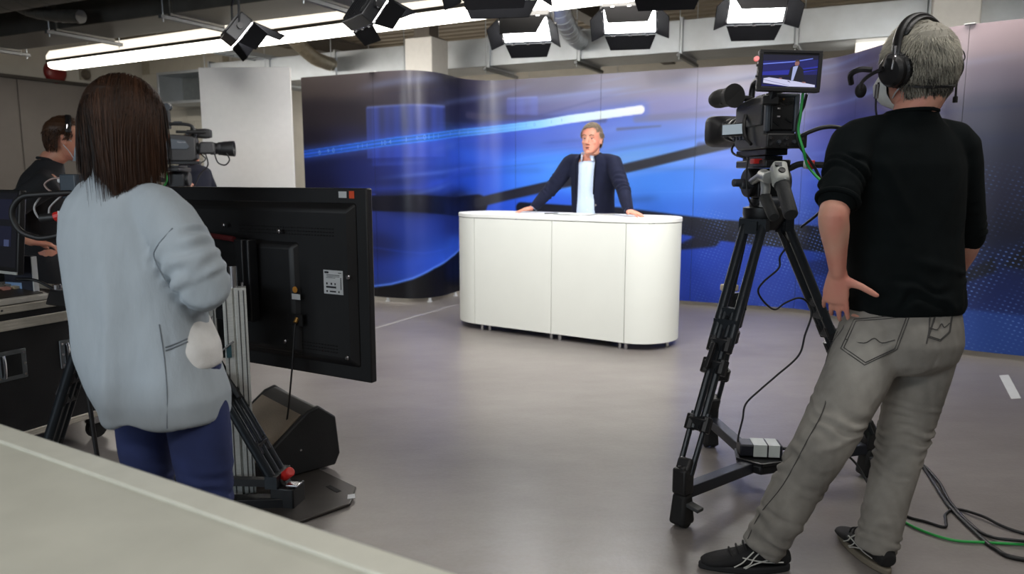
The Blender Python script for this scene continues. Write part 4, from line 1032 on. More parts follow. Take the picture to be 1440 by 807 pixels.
# monitor on the camera
def on_camera_monitor():
    c = Vector((1.028, 2.86, 1.690)); yaw = D2R(-6)
    t = thing('camera_monitor', 'small flat monitor on top of the studio camera, showing the newsreader', 'monitor', c, rot=(D2R(-2), D2R(2.4), yaw))
    w, h = .228, .150
    MB().box((0, 0, 0), (w, .030, h)).build('casing', M_BLACK, t, bevel=.007, seg=3)
    b = MB(); b.box((0, -.016, h / 2 - .006), (w - .004, .006, .012)); b.box((0, -.016, -h / 2 + .008), (w - .004, .006, .016))
    for s in (-1, 1): b.box((s * (w / 2 - .008), -.016, 0), (.014, .006, h - .02))
    b.build('bezel', M_BLACK, t, bevel=.002)
    MB().cyl((-w / 2 - .008, .0, h * .28), (-w / 2 - .008, -.016, h * .28), .009, n=14).build('tally_lamp', emit('tally_red', (230, 50, 40), .9), t)
    for z in (.02, -.02): MB().cyl((-w / 2 - .001, 0, z), (-w / 2 - .005, 0, z), .005, n=10).build('side_button', M_DARKGREY, t)
    b = MB(); b.tube([(-.06, .02, -h / 2 - .035), (-.05, .01, -h / 2 - .01), (-.05, .0, -h / 2 + .01)], .016, 10); b.box((-.055, .02, -h / 2 - .03), (.06, .04, .03)); b.build('mount_arm', M_BLACKM, t, bevel=.003)
    # the live picture: layers of flat coloured shapes on the screen
    sw, sh = .196, .113
    def flat(pts, y, m, name):
        n = len(pts); return MB().add([(p[0] * sw / 2, -.0165 - y, p[1] * sh / 2) for p in pts], [tuple(range(n))]).build(name, m, scr, sharp=None)
    scr = MB().box((0, -.0155, 0), (sw, .002, sh)).build('screen', screen('scr_blue', (22, 24, 100), .9), t, sharp=None)
    S = [0.0003 * k for k in range(1, 14)]
    flat([(-1, .6), (1, .75), (1, 1), (-1, 1)], S[0], screen('scr_dark', (12, 12, 44), .9), 'picture_top')
    flat([(-1, -.1), (.2, .1), (1, .35), (1, .1), (.2, -.2), (-1, -.35)], S[0], screen('scr_mid', (36, 44, 160), .9), 'picture_glow')
    flat([(-1, -.32), (.3, -.25), (1, -.2), (1, -.9), (-1, -.9)], S[1], screen('scr_navy', (10, 12, 50), .9), 'picture_low')
    flat([(-1, .36), (.1, .55), (.8, .78), (.8, .84), (.1, .62), (-1, .43)], S[2], screen('scr_streak', (110, 130, 235), .9), 'picture_streak')
    flat([(.3, .05), (1, .22), (1, .14), (.3, -.03)], S[2], screen('scr_ink', (8, 8, 24), .9), 'picture_slab')
    flat([(-.95, -.52), (-.75, -.45), (.1, -.62), (.95, -.86), (.95, -1), (-.0, -1), (-.95, -.80)], S[4], screen('scr_white', (206, 206, 236), .95), 'picture_desk')
    flat([(-.95, -.58), (-.0, -.93), (-.0, -.95), (-.95, -.61)], S[5], screen('scr_grey', (120, 120, 160), .9), 'picture_desk_edge')
    flat([(-.35, -.50), (-.05, -.26), (.0, .18), (.12, .34), (.34, .34), (.48, .1), (.52, -.42), (.60, -.72), (.46, -.70), (.38, -.45), (.36, -.68), (.02, -.62), (-.02, -.38), (-.30, -.52)], S[6], screen('scr_suit', (16, 16, 30), .9), 'picture_suit')
    flat([(.10, .25), (.17, .30), (.28, .32), (.14, -.62), (.06, -.62)], S[7], screen('scr_shirt', (170, 180, 226), .9), 'picture_shirt')
    flat([(.16, .34), (.28, .33), (.32, .46), (.31, .62), (.2, .64), (.15, .52)], S[8], screen('scr_skin', (150, 104, 100), .85), 'picture_face')
    flat([(.15, .58), (.2, .72), (.3, .70), (.34, .56), (.31, .48), (.30, .60)], S[9], screen('scr_hair', (62, 50, 48), .8), 'picture_hair')
    flat([(-.40, -.48), (-.30, -.46), (-.26, -.52), (-.36, -.54)], S[9], screen('scr_skin', (150, 104, 100), .85), 'picture_hand')
    flat([(.46, -.68), (.58, -.68), (.62, -.76), (.48, -.76)], S[9], screen('scr_skin', (150, 104, 100), .85), 'picture_hand')
    flat([(-.08, -.66), (-.04, -.64), (.04, -.72), (.02, -.74)], S[9], screen('scr_suit', (16, 16, 30), .9), 'picture_pen')
    return t
on_camera_monitor()
cable('green_cable', 'bright green cable running from the camera monitor past the pan bar to the floor', [(1.095, 2.885, 1.618), (1.091, 2.89, 1.527), (1.089, 2.895, 1.474), (1.107, 2.88, 1.402), (1.135, 2.90, 1.345), (1.180, 2.87, 1.285), (1.25, 2.87, 1.24), (1.40, 2.9, 1.05), (1.52, 2.98, .6), (1.555, 2.99, .2), (1.54, 2.95, .012), (1.50, 2.80, .007), (1.49, 2.685, .007), (1.524, 2.598, .007), (1.591, 2.533, .007), (1.684, 2.517, .007), (1.826, 2.501, .007), (2.3, 2.45, .007)], .0052, M_GREENC)
cable('monitor_cable', 'thin black cable hanging from the camera monitor beside the green one', [(1.109, 2.885, 1.612), (1.105, 2.9, 1.567), (1.086, 2.9, 1.514), (1.092, 2.9, 1.434), (1.130, 2.89, 1.375), (1.165, 2.89, 1.325), (1.20, 2.9, 1.26), (1.22, 2.95, 1.18), (1.18, 3.05, 1.10)], .0055, M_CABLE)
cable('camera_cable', 'thick black cable arching from the rear of the camera behind the man', [(1.095, 2.90, 1.453), (1.124, 2.87, 1.472), (1.17, 2.85, 1.487), (1.223, 2.84, 1.484), (1.33, 2.84, 1.45), (1.46, 2.88, 1.2), (1.60, 3.0, .6), (1.80, 3.2, .10), (1.862, 3.24, .012), (1.80, 3.02, .008), (1.737, 2.80, .008), (1.705, 2.571, .008), (1.702, 2.466, .008), (1.752, 2.392, .008), (2.1, 2.3, .008)], .008, M_CABLE)
cable('floor_cable', 'black cable running beside the thick one across the floor to the edge', [(1.60, 3.3, .008), (1.85, 3.30, .008), (1.84, 3.08, .008), (1.765, 2.85, .008), (1.73, 2.66, .008), (1.74, 2.56, .008), (1.82, 2.50, .02), (2.2, 2.44, .008)], .006, M_CABLE)
cable('floor_cable', 'thin black cable looping loosely on the floor beside the green cable', [(1.46, 2.86, .006), (1.525, 2.727, .006), (1.571, 2.685, .006), (1.62, 2.638, .006), (1.655, 2.69, .006), (1.687, 2.745, .006), (1.755, 2.789, .006), (1.806, 2.714, .014), (1.884, 2.587, .006), (2.2, 2.40, .006)], .0055, M_CABLE)
cable('power_cable', 'black power lead hanging in curves from the tripod leg to the power supply', [(1.12, 3.10, 1.08), (1.129, 3.05, 1.035), (1.1, 3.05, .979), (1.097, 3.05, .932), (1.038, 3.05, .876), (1.017, 3.05, .835), (1.048, 3.05, .787), (1.091, 3.05, .76), (1.131, 3.05, .787), (1.186, 3.05, .808), (1.228, 3.06, .787), (1.243, 3.05, .736), (1.221, 3.05, .652), (1.199, 3.05, .564), (1.108, 3.05, .475), (1.046, 3.05, .417), (.988, 3.05, .355), (.977, 3.05, .286), (.965, 3.06, .20), (.975, 3.06, .175)], .0042, M_CABLE)
cable('mains_lead', 'short black lead leaving the power supply along the dolly arm', [(1.155, 3.02, .165), (1.22, 3.03, .17), (1.30, 3.05, .165), (1.38, 3.05, .16), (1.46, 3.03, .10), (1.50, 2.95, .01), (1.50, 2.86, .006)], .005, M_CABLE)
cable('head_lead', 'thin black lead drooping from the camera plate along the tripod head', [(.935, 3.0, 1.38), (.925, 2.98, 1.30), (.935, 2.97, 1.22), (.96, 2.98, 1.19), (.99, 3.0, 1.20)], .004, M_CABLE)
t = thing('power_supply', 'black power supply with two white tape strips lying on the dolly hub', 'power supply', (1.052, 3.045, .138), D2R(-6))
MB().box((0, 0, .026), (.175, .085, .05)).build('case', mat('psu_black', (34, 35, 44), .45), t, bevel=.006)
for x, w in ((-.005, .055), (.052, .045)):
    MB().box((x, 0, .052), (w, .089, .0015)).build('tape_strip', mat('tape_silver', (206, 212, 208), .4), t); MB().box((x, -.0435, .027), (w, .0015, .051)).build('tape_strip', mat('tape_silver', (206, 212, 208), .4), t)
MB().cyl((.088, 0, .026), (.115, 0, .026), .008, .006, 10).build('plug', M_BLACK, t)
t = tag(MB().cyl((1.368, 3.062, .129), (1.392, 3.067, .130), .038, n=14).build('cable_strap', M_RED, bevel=.004), 'red cable strap wrapped round the dolly arm behind the man', 'strap')
t = tag(MB().box((1.0, 3.40, .80), (.07, .05, .03), (0, 0, .3)).build('wood_block', mat('pale_wood', (196, 182, 156), .6), bevel=.006), 'pale wooden block wedged in the rear leg of the tripod', 'block')
# ------------------------------------------------------------------ second and third camera
CAML = (-2.65, 6.0, 1.43)
TL = tripod('tripod under the far studio camera, mostly hidden by the television', (CAML[0], CAML[1], 1.13), [(-2.1, 5.75, .02), (-2.75, 6.55, .02), (-3.05, 5.7, .02)])
fluid_head(TL, (CAML[0], CAML[1], 1.16))
broadcast_camera('far studio camera in side view, before the white flat', CAML, D2R(-80), False, False, 'Panasonic')
cable('green_cable', 'short green cable bowed at the tripod head of the far studio camera', [(-2.72, 5.9, 1.36), (-2.70, 5.88, 1.34), (-2.69, 5.88, 1.30), (-2.70, 5.88, 1.26), (-2.74, 5.9, 1.22)], .008, M_GREENC)
t = thing('articulated_arm', 'black jointed accessory arm standing on the far studio camera', 'arm', (-2.70, 6.0, 1.70))
b = MB(); b.cyl((0, 0, -.02), (0, 0, .14), .016, n=10); b.build('upright', M_BLACK, t); MB().cyl((0, -.02, .15), (0, .02, .15), .028, n=14).build('joint_knob', M_DARKGREY, t)
MB().tube([(0, 0, .15), (-.05, 0, .17), (-.14, 0, .08)], .018, 10).build('upper_arm', M_BLACK, t)
cable('far_camera_lead', 'thin leads looping under the lens of the far studio camera', [(-2.35, 5.98, 1.50), (-2.32, 5.97, 1.42), (-2.26, 5.96, 1.40), (-2.22, 5.95, 1.44), (-2.24, 5.95, 1.49)], .006, M_CABLE)
cable('far_camera_lead', 'bent lead hanging from the body of the far studio camera', [(-2.42, 5.98, 1.50), (-2.40, 5.97, 1.40), (-2.46, 5.96, 1.33), (-2.50, 5.95, 1.25), (-2.55, 5.97, 1.2)], .006, M_CABLE)
TM = tripod('black tripod with a red knob behind the woman in the grey jacket', (-1.50, 2.92, 1.02), [(-.90, 2.84, .05), (-1.96, 2.93, .02), (-1.45, 3.55, .02)], .085, red_knob=True)
fluid_head(TM, (-1.50, 2.92, 1.05))
b = MB(); b.box((-.895, 2.83, .05), (.10, .10, .09), (0, 0, -.2)); b.build('foot_bracket', M_BLACKM, TM, world=True, bevel=.006)
MB().box((-.86, 2.80, .105), (.05, .04, .008), (0, 0, -.2)).build('bracket_plate', M_CHROME, TM, world=True, bevel=.002)
MB().bar((-1.36, 2.86, .10), (-.92, 2.83, .10), .03, .03).build('spreader_bar', M_BLACKM, TM, world=True); MB().bar((-1.38, 2.78, .03), (-.9, 2.81, .03), .06, .045).build('floor_bar', M_BLACKM, TM, world=True, bevel=.004)
broadcast_camera('studio camera hidden behind the woman in the grey jacket, only its rear corner in view', (-1.53, 2.92, 1.315), D2R(14), False, False)
cable('hose_loop', 'thick black cable bent in a round loop beside the woman, above the mixing desk', [(-1.50, 2.60, 1.25), (-1.62, 2.58, 1.243), (-1.68, 2.58, 1.235), (-1.715, 2.58, 1.20), (-1.72, 2.58, 1.16), (-1.70, 2.58, 1.12), (-1.66, 2.58, 1.10), (-1.61, 2.58, 1.095), (-1.50, 2.60, 1.12)], .010, M_CABLE, n=10)
cable('pale_lead', 'pale thin lead in a bow above the thick black loop', [(-1.63, 2.62, 1.25), (-1.655, 2.60, 1.20), (-1.64, 2.60, 1.16), (-1.61, 2.60, 1.165), (-1.60, 2.60, 1.20), (-1.55, 2.6, 1.245)], .0035, mat('pale_lead', (170, 170, 172), .4))
cable('pale_lead', 'pale thin lead arching from the grey box to the loop beside the woman', [(-1.56, 2.62, 1.30), (-1.60, 2.62, 1.295), (-1.625, 2.62, 1.275), (-1.60, 2.62, 1.25), (-1.56, 2.62, 1.24)], .0035, mat('copper_lead', (150, 130, 124), .4))
t = thing('red_connector', 'red cable connector hanging in the black loop beside the woman', 'connector', (-1.585, 2.60, 1.165))
b = MB(); b.cyl((-.05, 0, -.005), (.0, 0, 0), .016, n=12); b.build('plug_body', M_BLACK, t); MB().cyl((0, 0, 0), (.05, 0, .015), .018, .014, 10).build('red_sleeve', M_RED, t, bevel=.002); MB().box((.035, -.018, .012), (.03, .002, .02)).build('cable_tag', M_LABEL, t)
t = thing('splitter_box', 'grey blue box at the rear of the hidden camera beside the woman', 'box', (-1.525, 2.62, 1.27), -.3)
MB().box((0, 0, 0), (.07, .05, .085)).build('case', mat('box_blue_grey', (60, 70, 80), .4), t, bevel=.005); MB().cyl((-.035, -.01, .02), (-.05, -.01, .02), .009, n=10).build('white_plug', M_LABEL, t)
cable('hanging_cable', 'black cable hanging down past the flight case beside the woman', [(-1.52, 2.60, 1.12), (-1.525, 2.58, 1.0), (-1.52, 2.57, .8), (-1.50, 2.56, .55), (-1.485, 2.56, .3), (-1.47, 2.58, .1), (-1.44, 2.62, .01)], .008, M_CABLE)
cable('coiled_cable', 'black cable coiled on the floor behind the legs of the woman', [(-1.35 + .12 * math.cos(a * .7) * (1 + .04 * (a % 5)), 3.15 + .10 * math.sin(a * .7), .008 + .004 * (a % 4)) for a in range(26)], .006, M_CABLE)
# ================================================================== FLIGHT CASE, MIXER, FOREGROUND TABLE
def flight_case():
    L_, D_, = 1.30, .62; c = room(-3.73, 1.80)
    t = thing('flight_case', 'black flight case with aluminium edges and recessed handles under the mixing desk', 'flight case', c, ROT)
    x1 = D_ / 2
    MB().box((0, 0, .385), (D_, L_, .50)).build('body', mat('case_laminate', (22, 22, 24), .5, bump=.15, bscale=200), t)
    MB().box((0, 0, .675), (D_ - .004, L_ - .004, .08)).build('rack_rim', mat('case_laminate', (22, 22, 24), .5, bump=.15, bscale=200), t)
    def edge(z, h, name):
        b = MB()
        b.box((x1 + .003, 0, z), (.008, L_ + .01, h)); b.box((-x1 - .003, 0, z), (.008, L_ + .01, h)); b.box((0, L_ / 2 + .003, z), (D_ + .01, .008, h)); b.box((0, -L_ / 2 - .003, z), (D_ + .01, .008, h))
        o = b.build(name, M_EDGEALU, t, bevel=.002, seg=1)
        r = MB()
        for k in (-.3, 0, .3): r.box((x1 + .008, 0, z + h * k), (.002, L_, .0025))
        r.build('edge_ridge', M_EDGEALU, o)
    edge(.655, .046, 'aluminium_edge'); edge(.725, .034, 'aluminium_edge'); edge(.145, .032, 'aluminium_edge')
    for k in range(6): MB().cyl((x1 + .006, -.55 + k * .22, .725), (x1 + .010, -.55 + k * .22, .725), .005, n=8).build('rivet', M_CHROME, t)
    for y in (.13, .42, -.42):
        h = MB(); h.box((x1 + .003, y, .475), (.006, .135, .135)); ho = h.build('recessed_handle', mat('zinc_plate', (136, 142, 146), .35, .9, var=.1), t, bevel=.003)
        MB().box((x1 + .005, y, .475), (.006, .088, .095)).build('handle_dish', mat('dish_dark', (40, 42, 44), .5, .5), ho)
        MB().tube(spline([(x1 + .012, y - .035, .525), (x1 + .018, y - .035, .50), (x1 + .018, y - .035, .45), (x1 + .012, y - .035, .425)], 4), .007, 8).build('handle_bail', M_CHROME, ho)
        for s in (-1, 1):
            for q in (-1, 0, 1): MB().cyl((x1 + .006, y + s * .056, .475 + q * .05), (x1 + .010, y + s * .056, .475 + q * .05), .006, n=8).build('rivet', M_CHROME, ho)
    for sx in (-1, 1):
        for sy in (-1, 1):
            w = MB(); w.cyl((sx * .24 - .015, sy * .55, .05), (sx * .24 + .015, sy * .55, .05), .05, n=18); wo = w.build('castor', M_RUBBER, t); MB().box((sx * .24, sy * .55, .105), (.06, .08, .05)).build('castor_fork', M_CHROME, wo)
    return t
flight_case()
def mixer():
    c = room(-3.70, 1.72, .742)
    t = thing('vision_mixer', 'silver edged video mixing desk with lit buttons standing on the flight case', 'mixing desk', c, ROT)
    Mx = Matrix(((1, 0, 0, 0), (0, 0, 1, 0), (0, 1, 0, 0), (0, 0, 0, 1)))
    MB().prism([(-.26, 0), (.27, 0), (.27, .026), (-.20, .085), (-.26, .085)], -.42, .42, Mx).build('console', mat('mixer_silver', (204, 200, 192), .4, .2), t, bevel=.004)
    sl = math.atan2(.085 - .026, -.47); n = Vector((.059, 0, .47)).normalized(); xd = Vector((.47, 0, -.059)).normalized()
    def P(a, y, h=0): return Vector((.035, 0, .0555)) + xd * a + Vector((0, y, 0)) + n * h
    def pl(a, y, w, l, h, z=0): return box_vf(w, l, h), frame_mat(P(a, y, z), xd, n)
    b = MB(); q, M = pl(0, 0, .43, .80, .004, .002); b.add(*q, M); b.build('control_panel', mat('mixer_panel', (58, 54, 50), .5), t)
    cols = [mat('key_white', (214, 206, 200), .4), mat('key_red', (218, 158, 146), .4), mat('key_amber', (206, 190, 160), .4), mat('key_off', (150, 146, 140), .4)]
    r = random.Random(4)
    for i in range(6):
        for k in range(16):
            if i in (2, 3) and 9 <= k <= 11: continue
            q, M = pl(-.17 + i * .05, -.36 + k * .048, .026, .034, .012, .009); MB().add(*q, M).build('key_button', cols[r.choice((0, 0, 1, 2, 3, 3))], t, sharp=None)
    MB().bar(P(-.04, .13, .0), P(-.0, .13, .06), .05, .02, up=(0, 1, 0)).build('fader_bar', M_BLACK, t, bevel=.004)
    MB().bar(P(.0, .10, .06), P(.0, .165, .065), .022, .022).build('fader_handle', M_BLACK, t, bevel=.006)
    return t
mixer()
t = thing('script_page', 'white printed page lying on the mixing desk', 'paper', room(-3.55, 1.50, .806), rot=(0, .124, ROT))
MB().box((0, 0, .006), (.15, .21, .002)).build('sheet', M_LABEL, t)
MB().box((0.02, 0, .0075), (.06, .15, .0006)).build('printed_lines', mat('print_grey', (160, 150, 150), .6), t)
def desk_monitor():
    a = Vector((-2.165, 3.30, 0)); d = Vector((-.62, .34, 0)).normalized(); n = Vector((-d.y, d.x, 0)) * 1; n = Vector((-.48, -.877, 0)).normalized()
    c = a + d * .29; t = thing('desk_monitor', 'dark flat monitor with dim blue tiles behind the mixing desk', 'monitor', (c.x, c.y, .76))
    M = frame_mat(c + Vector((0, 0, 1.06)), -d, n + Vector((0, 0, .12)))
    MB().add(*box_vf(.58, .375, .03), M).build('casing', M_BLACK, t, world=True, bevel=.006)
    s = MB().add(*box_vf(.55, .33, .002), M @ Matrix.Translation((0, .008, .0155))).build('screen', screen('mon_dark', (14, 14, 22), .5), t, world=True)
    for x, y, w, h in ((.17, .10, .13, .09), (.02, .10, .13, .09), (-.14, .10, .13, .09), (.17, -.02, .13, .09), (.02, -.02, .13, .09)):
        MB().add(*box_vf(w, h, .0006), M @ Matrix.Translation((x, y, .017))).build('picture_tile', screen('mon_tile', (26, 28, 52), .5), s, world=True)
    MB().add(*box_vf(.04, .03, .0006), M @ Matrix.Translation((.20, -.05, .0176))).build('picture_chip', screen('mon_chip', (80, 90, 130), .5), s, world=True)
    MB().add(*box_vf(.58, .012, .004), M @ Matrix.Translation((0, -.182, .016))).build('silver_strip', M_ALU, t, world=True)
    MB().bar(c + Vector((0, .05, .77)), c + Vector((0, .05, 1.05)), .06, .03).build('stand_neck', M_BLACK, t, world=True)
    MB().box((0, .04, .012), (.24, .20, .018)).build('stand_foot', M_BLACK, t, bevel=.005)
desk_monitor()
t = thing('book', 'upright dark book with pale spine behind the mixing desk', 'book', (-2.295, 3.46, .742), -.3)
MB().box((0, 0, .10), (.17, .03, .20)).build('cover', mat('book_navy', (24, 28, 44), .6), t, bevel=.002); MB().box((.087, 0, .10), (.004, .028, .195)).build('spine', M_LABEL, t)
MB().box((-.03, -.0155, .05), (.10, .002, .05)).build('cover_print', mat('book_blue', (130, 160, 200), .5), t)
def joystick_unit():
    t = thing('camera_remote', 'dark remote control unit with chrome knobs on the mixing desk beside the woman', 'remote control', (-1.93, 3.30, .742), -.5)
    MB().box((0, 0, .035), (.22, .20, .07), None, (.9, .8)).build('base', M_BLACK, t, bevel=.01)
    MB().tube([(0, 0, .07), (.01, 0, .12), (.02, 0, .16)], [.04, .03, .035], 14).build('joystick', M_RUBBER, t)
    for x, y in ((-.07, -.06), (.08, -.05), (.07, .05)): MB().cyl((x, y, .065), (x, y, .09), .016, n=12).build('knob', M_CHROME, t, bevel=.002)
joystick_unit()
cable('mixer_lead', 'black lead lying across the back of the mixing desk', [(-2.28, 3.4, .84), (-2.2, 3.42, .83), (-2.1, 3.40, .79), (-2.0, 3.36, .78)], .008, M_CABLE)
# foreground table top, close to the camera
def table():
    E0 = Vector((-1.40, 1.675, 0)); E1 = Vector((.25, .685, 0)); d = (E1 - E0).normalized(); n = Vector((-d.y, d.x, 0)); n = -n if n.y > 0 else n
    c = (E0 + E1) / 2; t = thing('worktable', 'pale grey table in the near corner before the woman, its long edge towards the studio', 'table', c + n * .40)
    M = frame_mat(c, d, (0, 0, 1)); s = 1 if (M.to_3x3() @ Vector((0, 1, 0))).dot(n) > 0 else -1
    L_ = 1.75; w = .62
    MB().add(*box_vf(L_, w, .03), M @ Matrix.Translation((0, s * w / 2, .79))).build('tabletop', mat('table_grey_paint', (196, 196, 184), .45, var=.06, scale=9), t, world=True, bevel=.01, seg=3)
    b = MB(); b.add(*box_vf(L_, .05, .008), M @ Matrix.Translation((0, s * .03, .807))); b.build('edge_band', mat('edge_band_pale', (206, 206, 194), .4, var=.05), t, world=True, bevel=.003)
    MB().add(*box_vf(L_ - .2, .02, .08), M @ Matrix.Translation((0, s * .06, .735))).build('apron', M_ALU, t, world=True)
    for x in (-L_ / 2 + .08, L_ / 2 - .08):
        for y in (.08, w - .06): MB().add(*box_vf(.05, .05, .775), M @ Matrix.Translation((x, s * y, .3875))).build('leg', M_ALU, t, world=True)
table()
# ================================================================== PEOPLE: HELPERS
def V(*a): return Vector(a)
def sines(seed, n, f0, f1, aniso=(1, 1, 1)):
    r = np.random.default_rng(seed)
    d = r.normal(size=(n, 3)); d /= np.linalg.norm(d, axis=1)[:, None]
    k = d * (2 * PI * r.uniform(f0, f1, n))[:, None] * np.array(aniso); ph = r.uniform(0, 2 * PI, n)
    def f(P): return np.sin(P @ k.T + ph).sum(1) / math.sqrt(n)
    return f
def ellipsoid(mb, c, r, R=None, nu=16, nv=10):
    rings = []
    for j in range(1, nv):
        a = PI * j / nv
        rings.append([(r[0] * math.sin(a) * math.cos(2 * PI * k / nu), r[1] * math.sin(a) * math.sin(2 * PI * k / nu), -r[2] * math.cos(a)) for k in range(nu)])
    M = Matrix.Translation(c) @ (R.to_4x4() if R is not None else Matrix.Identity(4))
    mb.rings([[M @ Vector(p) for p in q] for q in rings])
def limb(mb, pts, rad, n=14, ref=None, round_ends=True, sub=0):
    """tapering tube; rad = radii or (across, along ref) pairs"""
    pts = [Vector(p) for p in pts]; rad = [(r, r) if not isinstance(r, (tuple, list)) else tuple(r) for r in rad]
    if sub:
        q = spline(pts, sub); rr = spline([V(a, b, 0) for a, b in rad], sub); pts = q; rad = [(max(.002, v.x), max(.002, v.y)) for v in rr]
    m = len(pts); T = []
    for i in range(m):
        d = pts[min(i + 1, m - 1)] - pts[max(i - 1, 0)]; T.append(d.normalized())
    if round_ends:
        e0, e1 = min(rad[0]), min(rad[-1])
        P = [pts[0] - T[0] * e0 * .9, pts[0] - T[0] * e0 * .55] + pts + [pts[-1] + T[-1] * e1 * .55, pts[-1] + T[-1] * e1 * .9]
        s = lambda r, k: (r[0] * k, r[1] * k)
        rad = [s(rad[0], .42), s(rad[0], .82)] + rad + [s(rad[-1], .82), s(rad[-1], .42)]
        T = [T[0], T[0]] + T + [T[-1], T[-1]]; pts = P
    u = (Vector(ref) if ref is not None else T[0].orthogonal()); rings = []
    for p, t, r in zip(pts, T, rad):
        base = Vector(ref) if ref is not None else u
        w = base - t * base.dot(t)
        w = w.normalized() if w.length > 1e-4 else t.orthogonal().normalized()
        u = w; s = t.cross(w)
        rings.append([p + s * r[0] * math.cos(2 * PI * k / n) + w * r[1] * math.sin(2 * PI * k / n) for k in range(n)])
    mb.rings(rings)
def se(a, e):
    c, s = math.cos(a), math.sin(a)
    return math.copysign(abs(c) ** e, c), math.copysign(abs(s) ** e, s)
def torso(mb, secs, n=28, e=.86):
    """secs: (centre, right axis, front axis, half width, half depth)"""
    rings = []
    for c, R, F, w, d in secs:
        rings.append([Vector(c) + Vector(R) * w * se(2 * PI * k / n, e)[0] + Vector(F) * d * se(2 * PI * k / n, e)[1] for k in range(n)])
    mb.rings(rings)
def open_shell(mb, secs, gap, th=.012, n=40, e=.86):
    """garment open along the front: secs as in torso(), gap(i) = half opening (m) to the right and left of the front line"""
    rings = []
    for i, (c, R, F, w, d) in enumerate(secs):
        g0, g1 = gap(i)                                             # opening on the right and on the left side
        a0 = PI / 2 - math.asin(min(.95, g0 / w)); a1 = PI / 2 - 2 * PI + math.asin(min(.95, g1 / w))
        out = []; inn = []
        for k in range(n + 1):
            a = a0 + (a1 - a0) * k / n; x, y = se(a, e)
            out.append(Vector(c) + Vector(R) * w * x + Vector(F) * d * y); inn.append(Vector(c) + Vector(R) * (w - th) * x + Vector(F) * (d - th) * y)
        rings.append(out + inn[::-1])
    mb.rings(rings)
def seg_param(P, a, b):
    a = np.array(a); b = np.array(b); d = b - a; t = (P - a) @ d / (d @ d); q = a + np.clip(t, 0, 1)[:, None] * d
    return t, np.linalg.norm(P - q, axis=1)
def fold(P, a, b, w, amp):
    t, D = seg_param(P, a, b)
    x = D / w; e = np.clip(np.minimum(t + .15, 1.15 - t) * 3, 0, 1)
    return amp * e * np.exp(-x * x)
def bunch(P, a, b, r, n, amp, seed=1, lo=0, hi=1):
    """cross folds stacked along a limb from a to b"""
    t, D = seg_param(P, a, b); nz = sines(seed, 6, 3, 9)(P)
    m = np.clip((t - lo) * 8, 0, 1) * np.clip((hi - t) * 8, 0, 1) * np.clip((r - D) / (.25 * r), 0, 1)
    n2 = sines(seed + 50, 6, 5, 14)(P)
    return amp * m * np.sin(2 * PI * n * t + 2.6 * nz) * np.clip(.55 + .6 * n2, .05, 1.4)
def organic(name, mb, m, parent, voxel=.006, smooth=4, disp=None, attr=None):
    """joins the collected volumes into one continuous surface, relaxes it and adds folds"""
    me = bpy.data.meshes.new(name); me.from_pydata([tuple(p) for p in mb.v], [], mb.f)
    bm = bmesh.new(); bm.from_mesh(me); bmesh.ops.recalc_face_normals(bm, faces=bm.faces); bm.to_mesh(me); bm.free()
    tmp = bpy.data.objects.new(name, me); COL.objects.link(tmp)
    r = tmp.modifiers.new('r', 'REMESH'); r.mode = 'VOXEL'; r.voxel_size = voxel
    dg = bpy.context.evaluated_depsgraph_get()
    out = bpy.data.meshes.new_from_object(tmp.evaluated_get(dg))
    bpy.data.objects.remove(tmp); bpy.data.meshes.remove(me)
    n = len(out.vertices); co = np.empty(n * 3); out.vertices.foreach_get('co', co); co = co.reshape(-1, 3)
    ed = np.empty(len(out.edges) * 2, int); out.edges.foreach_get('vertices', ed); ed = ed.reshape(-1, 2)
    cnt = np.bincount(ed.ravel(), minlength=n).astype(float); cnt[cnt == 0] = 1
    def lap(x):
        y = np.empty_like(x)
        for k in range(x.shape[1]): y[:, k] = (np.bincount(ed[:, 0], x[ed[:, 1], k], n) + np.bincount(ed[:, 1], x[ed[:, 0], k], n)) / cnt
        return y
    for _ in range(smooth): co = co + .55 * (lap(co) - co); co = co - .35 * (lap(co) - co) if _ % 2 else co
    out.vertices.foreach_set('co', co.ravel()); out.update()
    if disp is not None:
        no = np.empty(n * 3); out.vertices.foreach_get('normal', no) if hasattr(out.vertices[0], 'normal') else None
        no = no.reshape(-1, 3); h = disp(co)
        co = co + no * h[:, None]
        for _ in range(1): co = co + .3 * (lap(co) - co)
    if attr is not None:
        a = out.attributes.new('tone', 'FLOAT', 'POINT'); a.data.foreach_set('value', attr(co).astype(np.float32))
    I = np.array(root_matrix(parent).inverted()); co = co @ I[:3, :3].T + I[:3, 3]
    out.vertices.foreach_set('co', co.ravel()); out.update()
    out.materials.clear(); out.materials.append(m); out.name = name; out.shade_smooth()
    o = bpy.data.objects.new(name, out); COL.objects.link(o); o.parent = parent
    return o
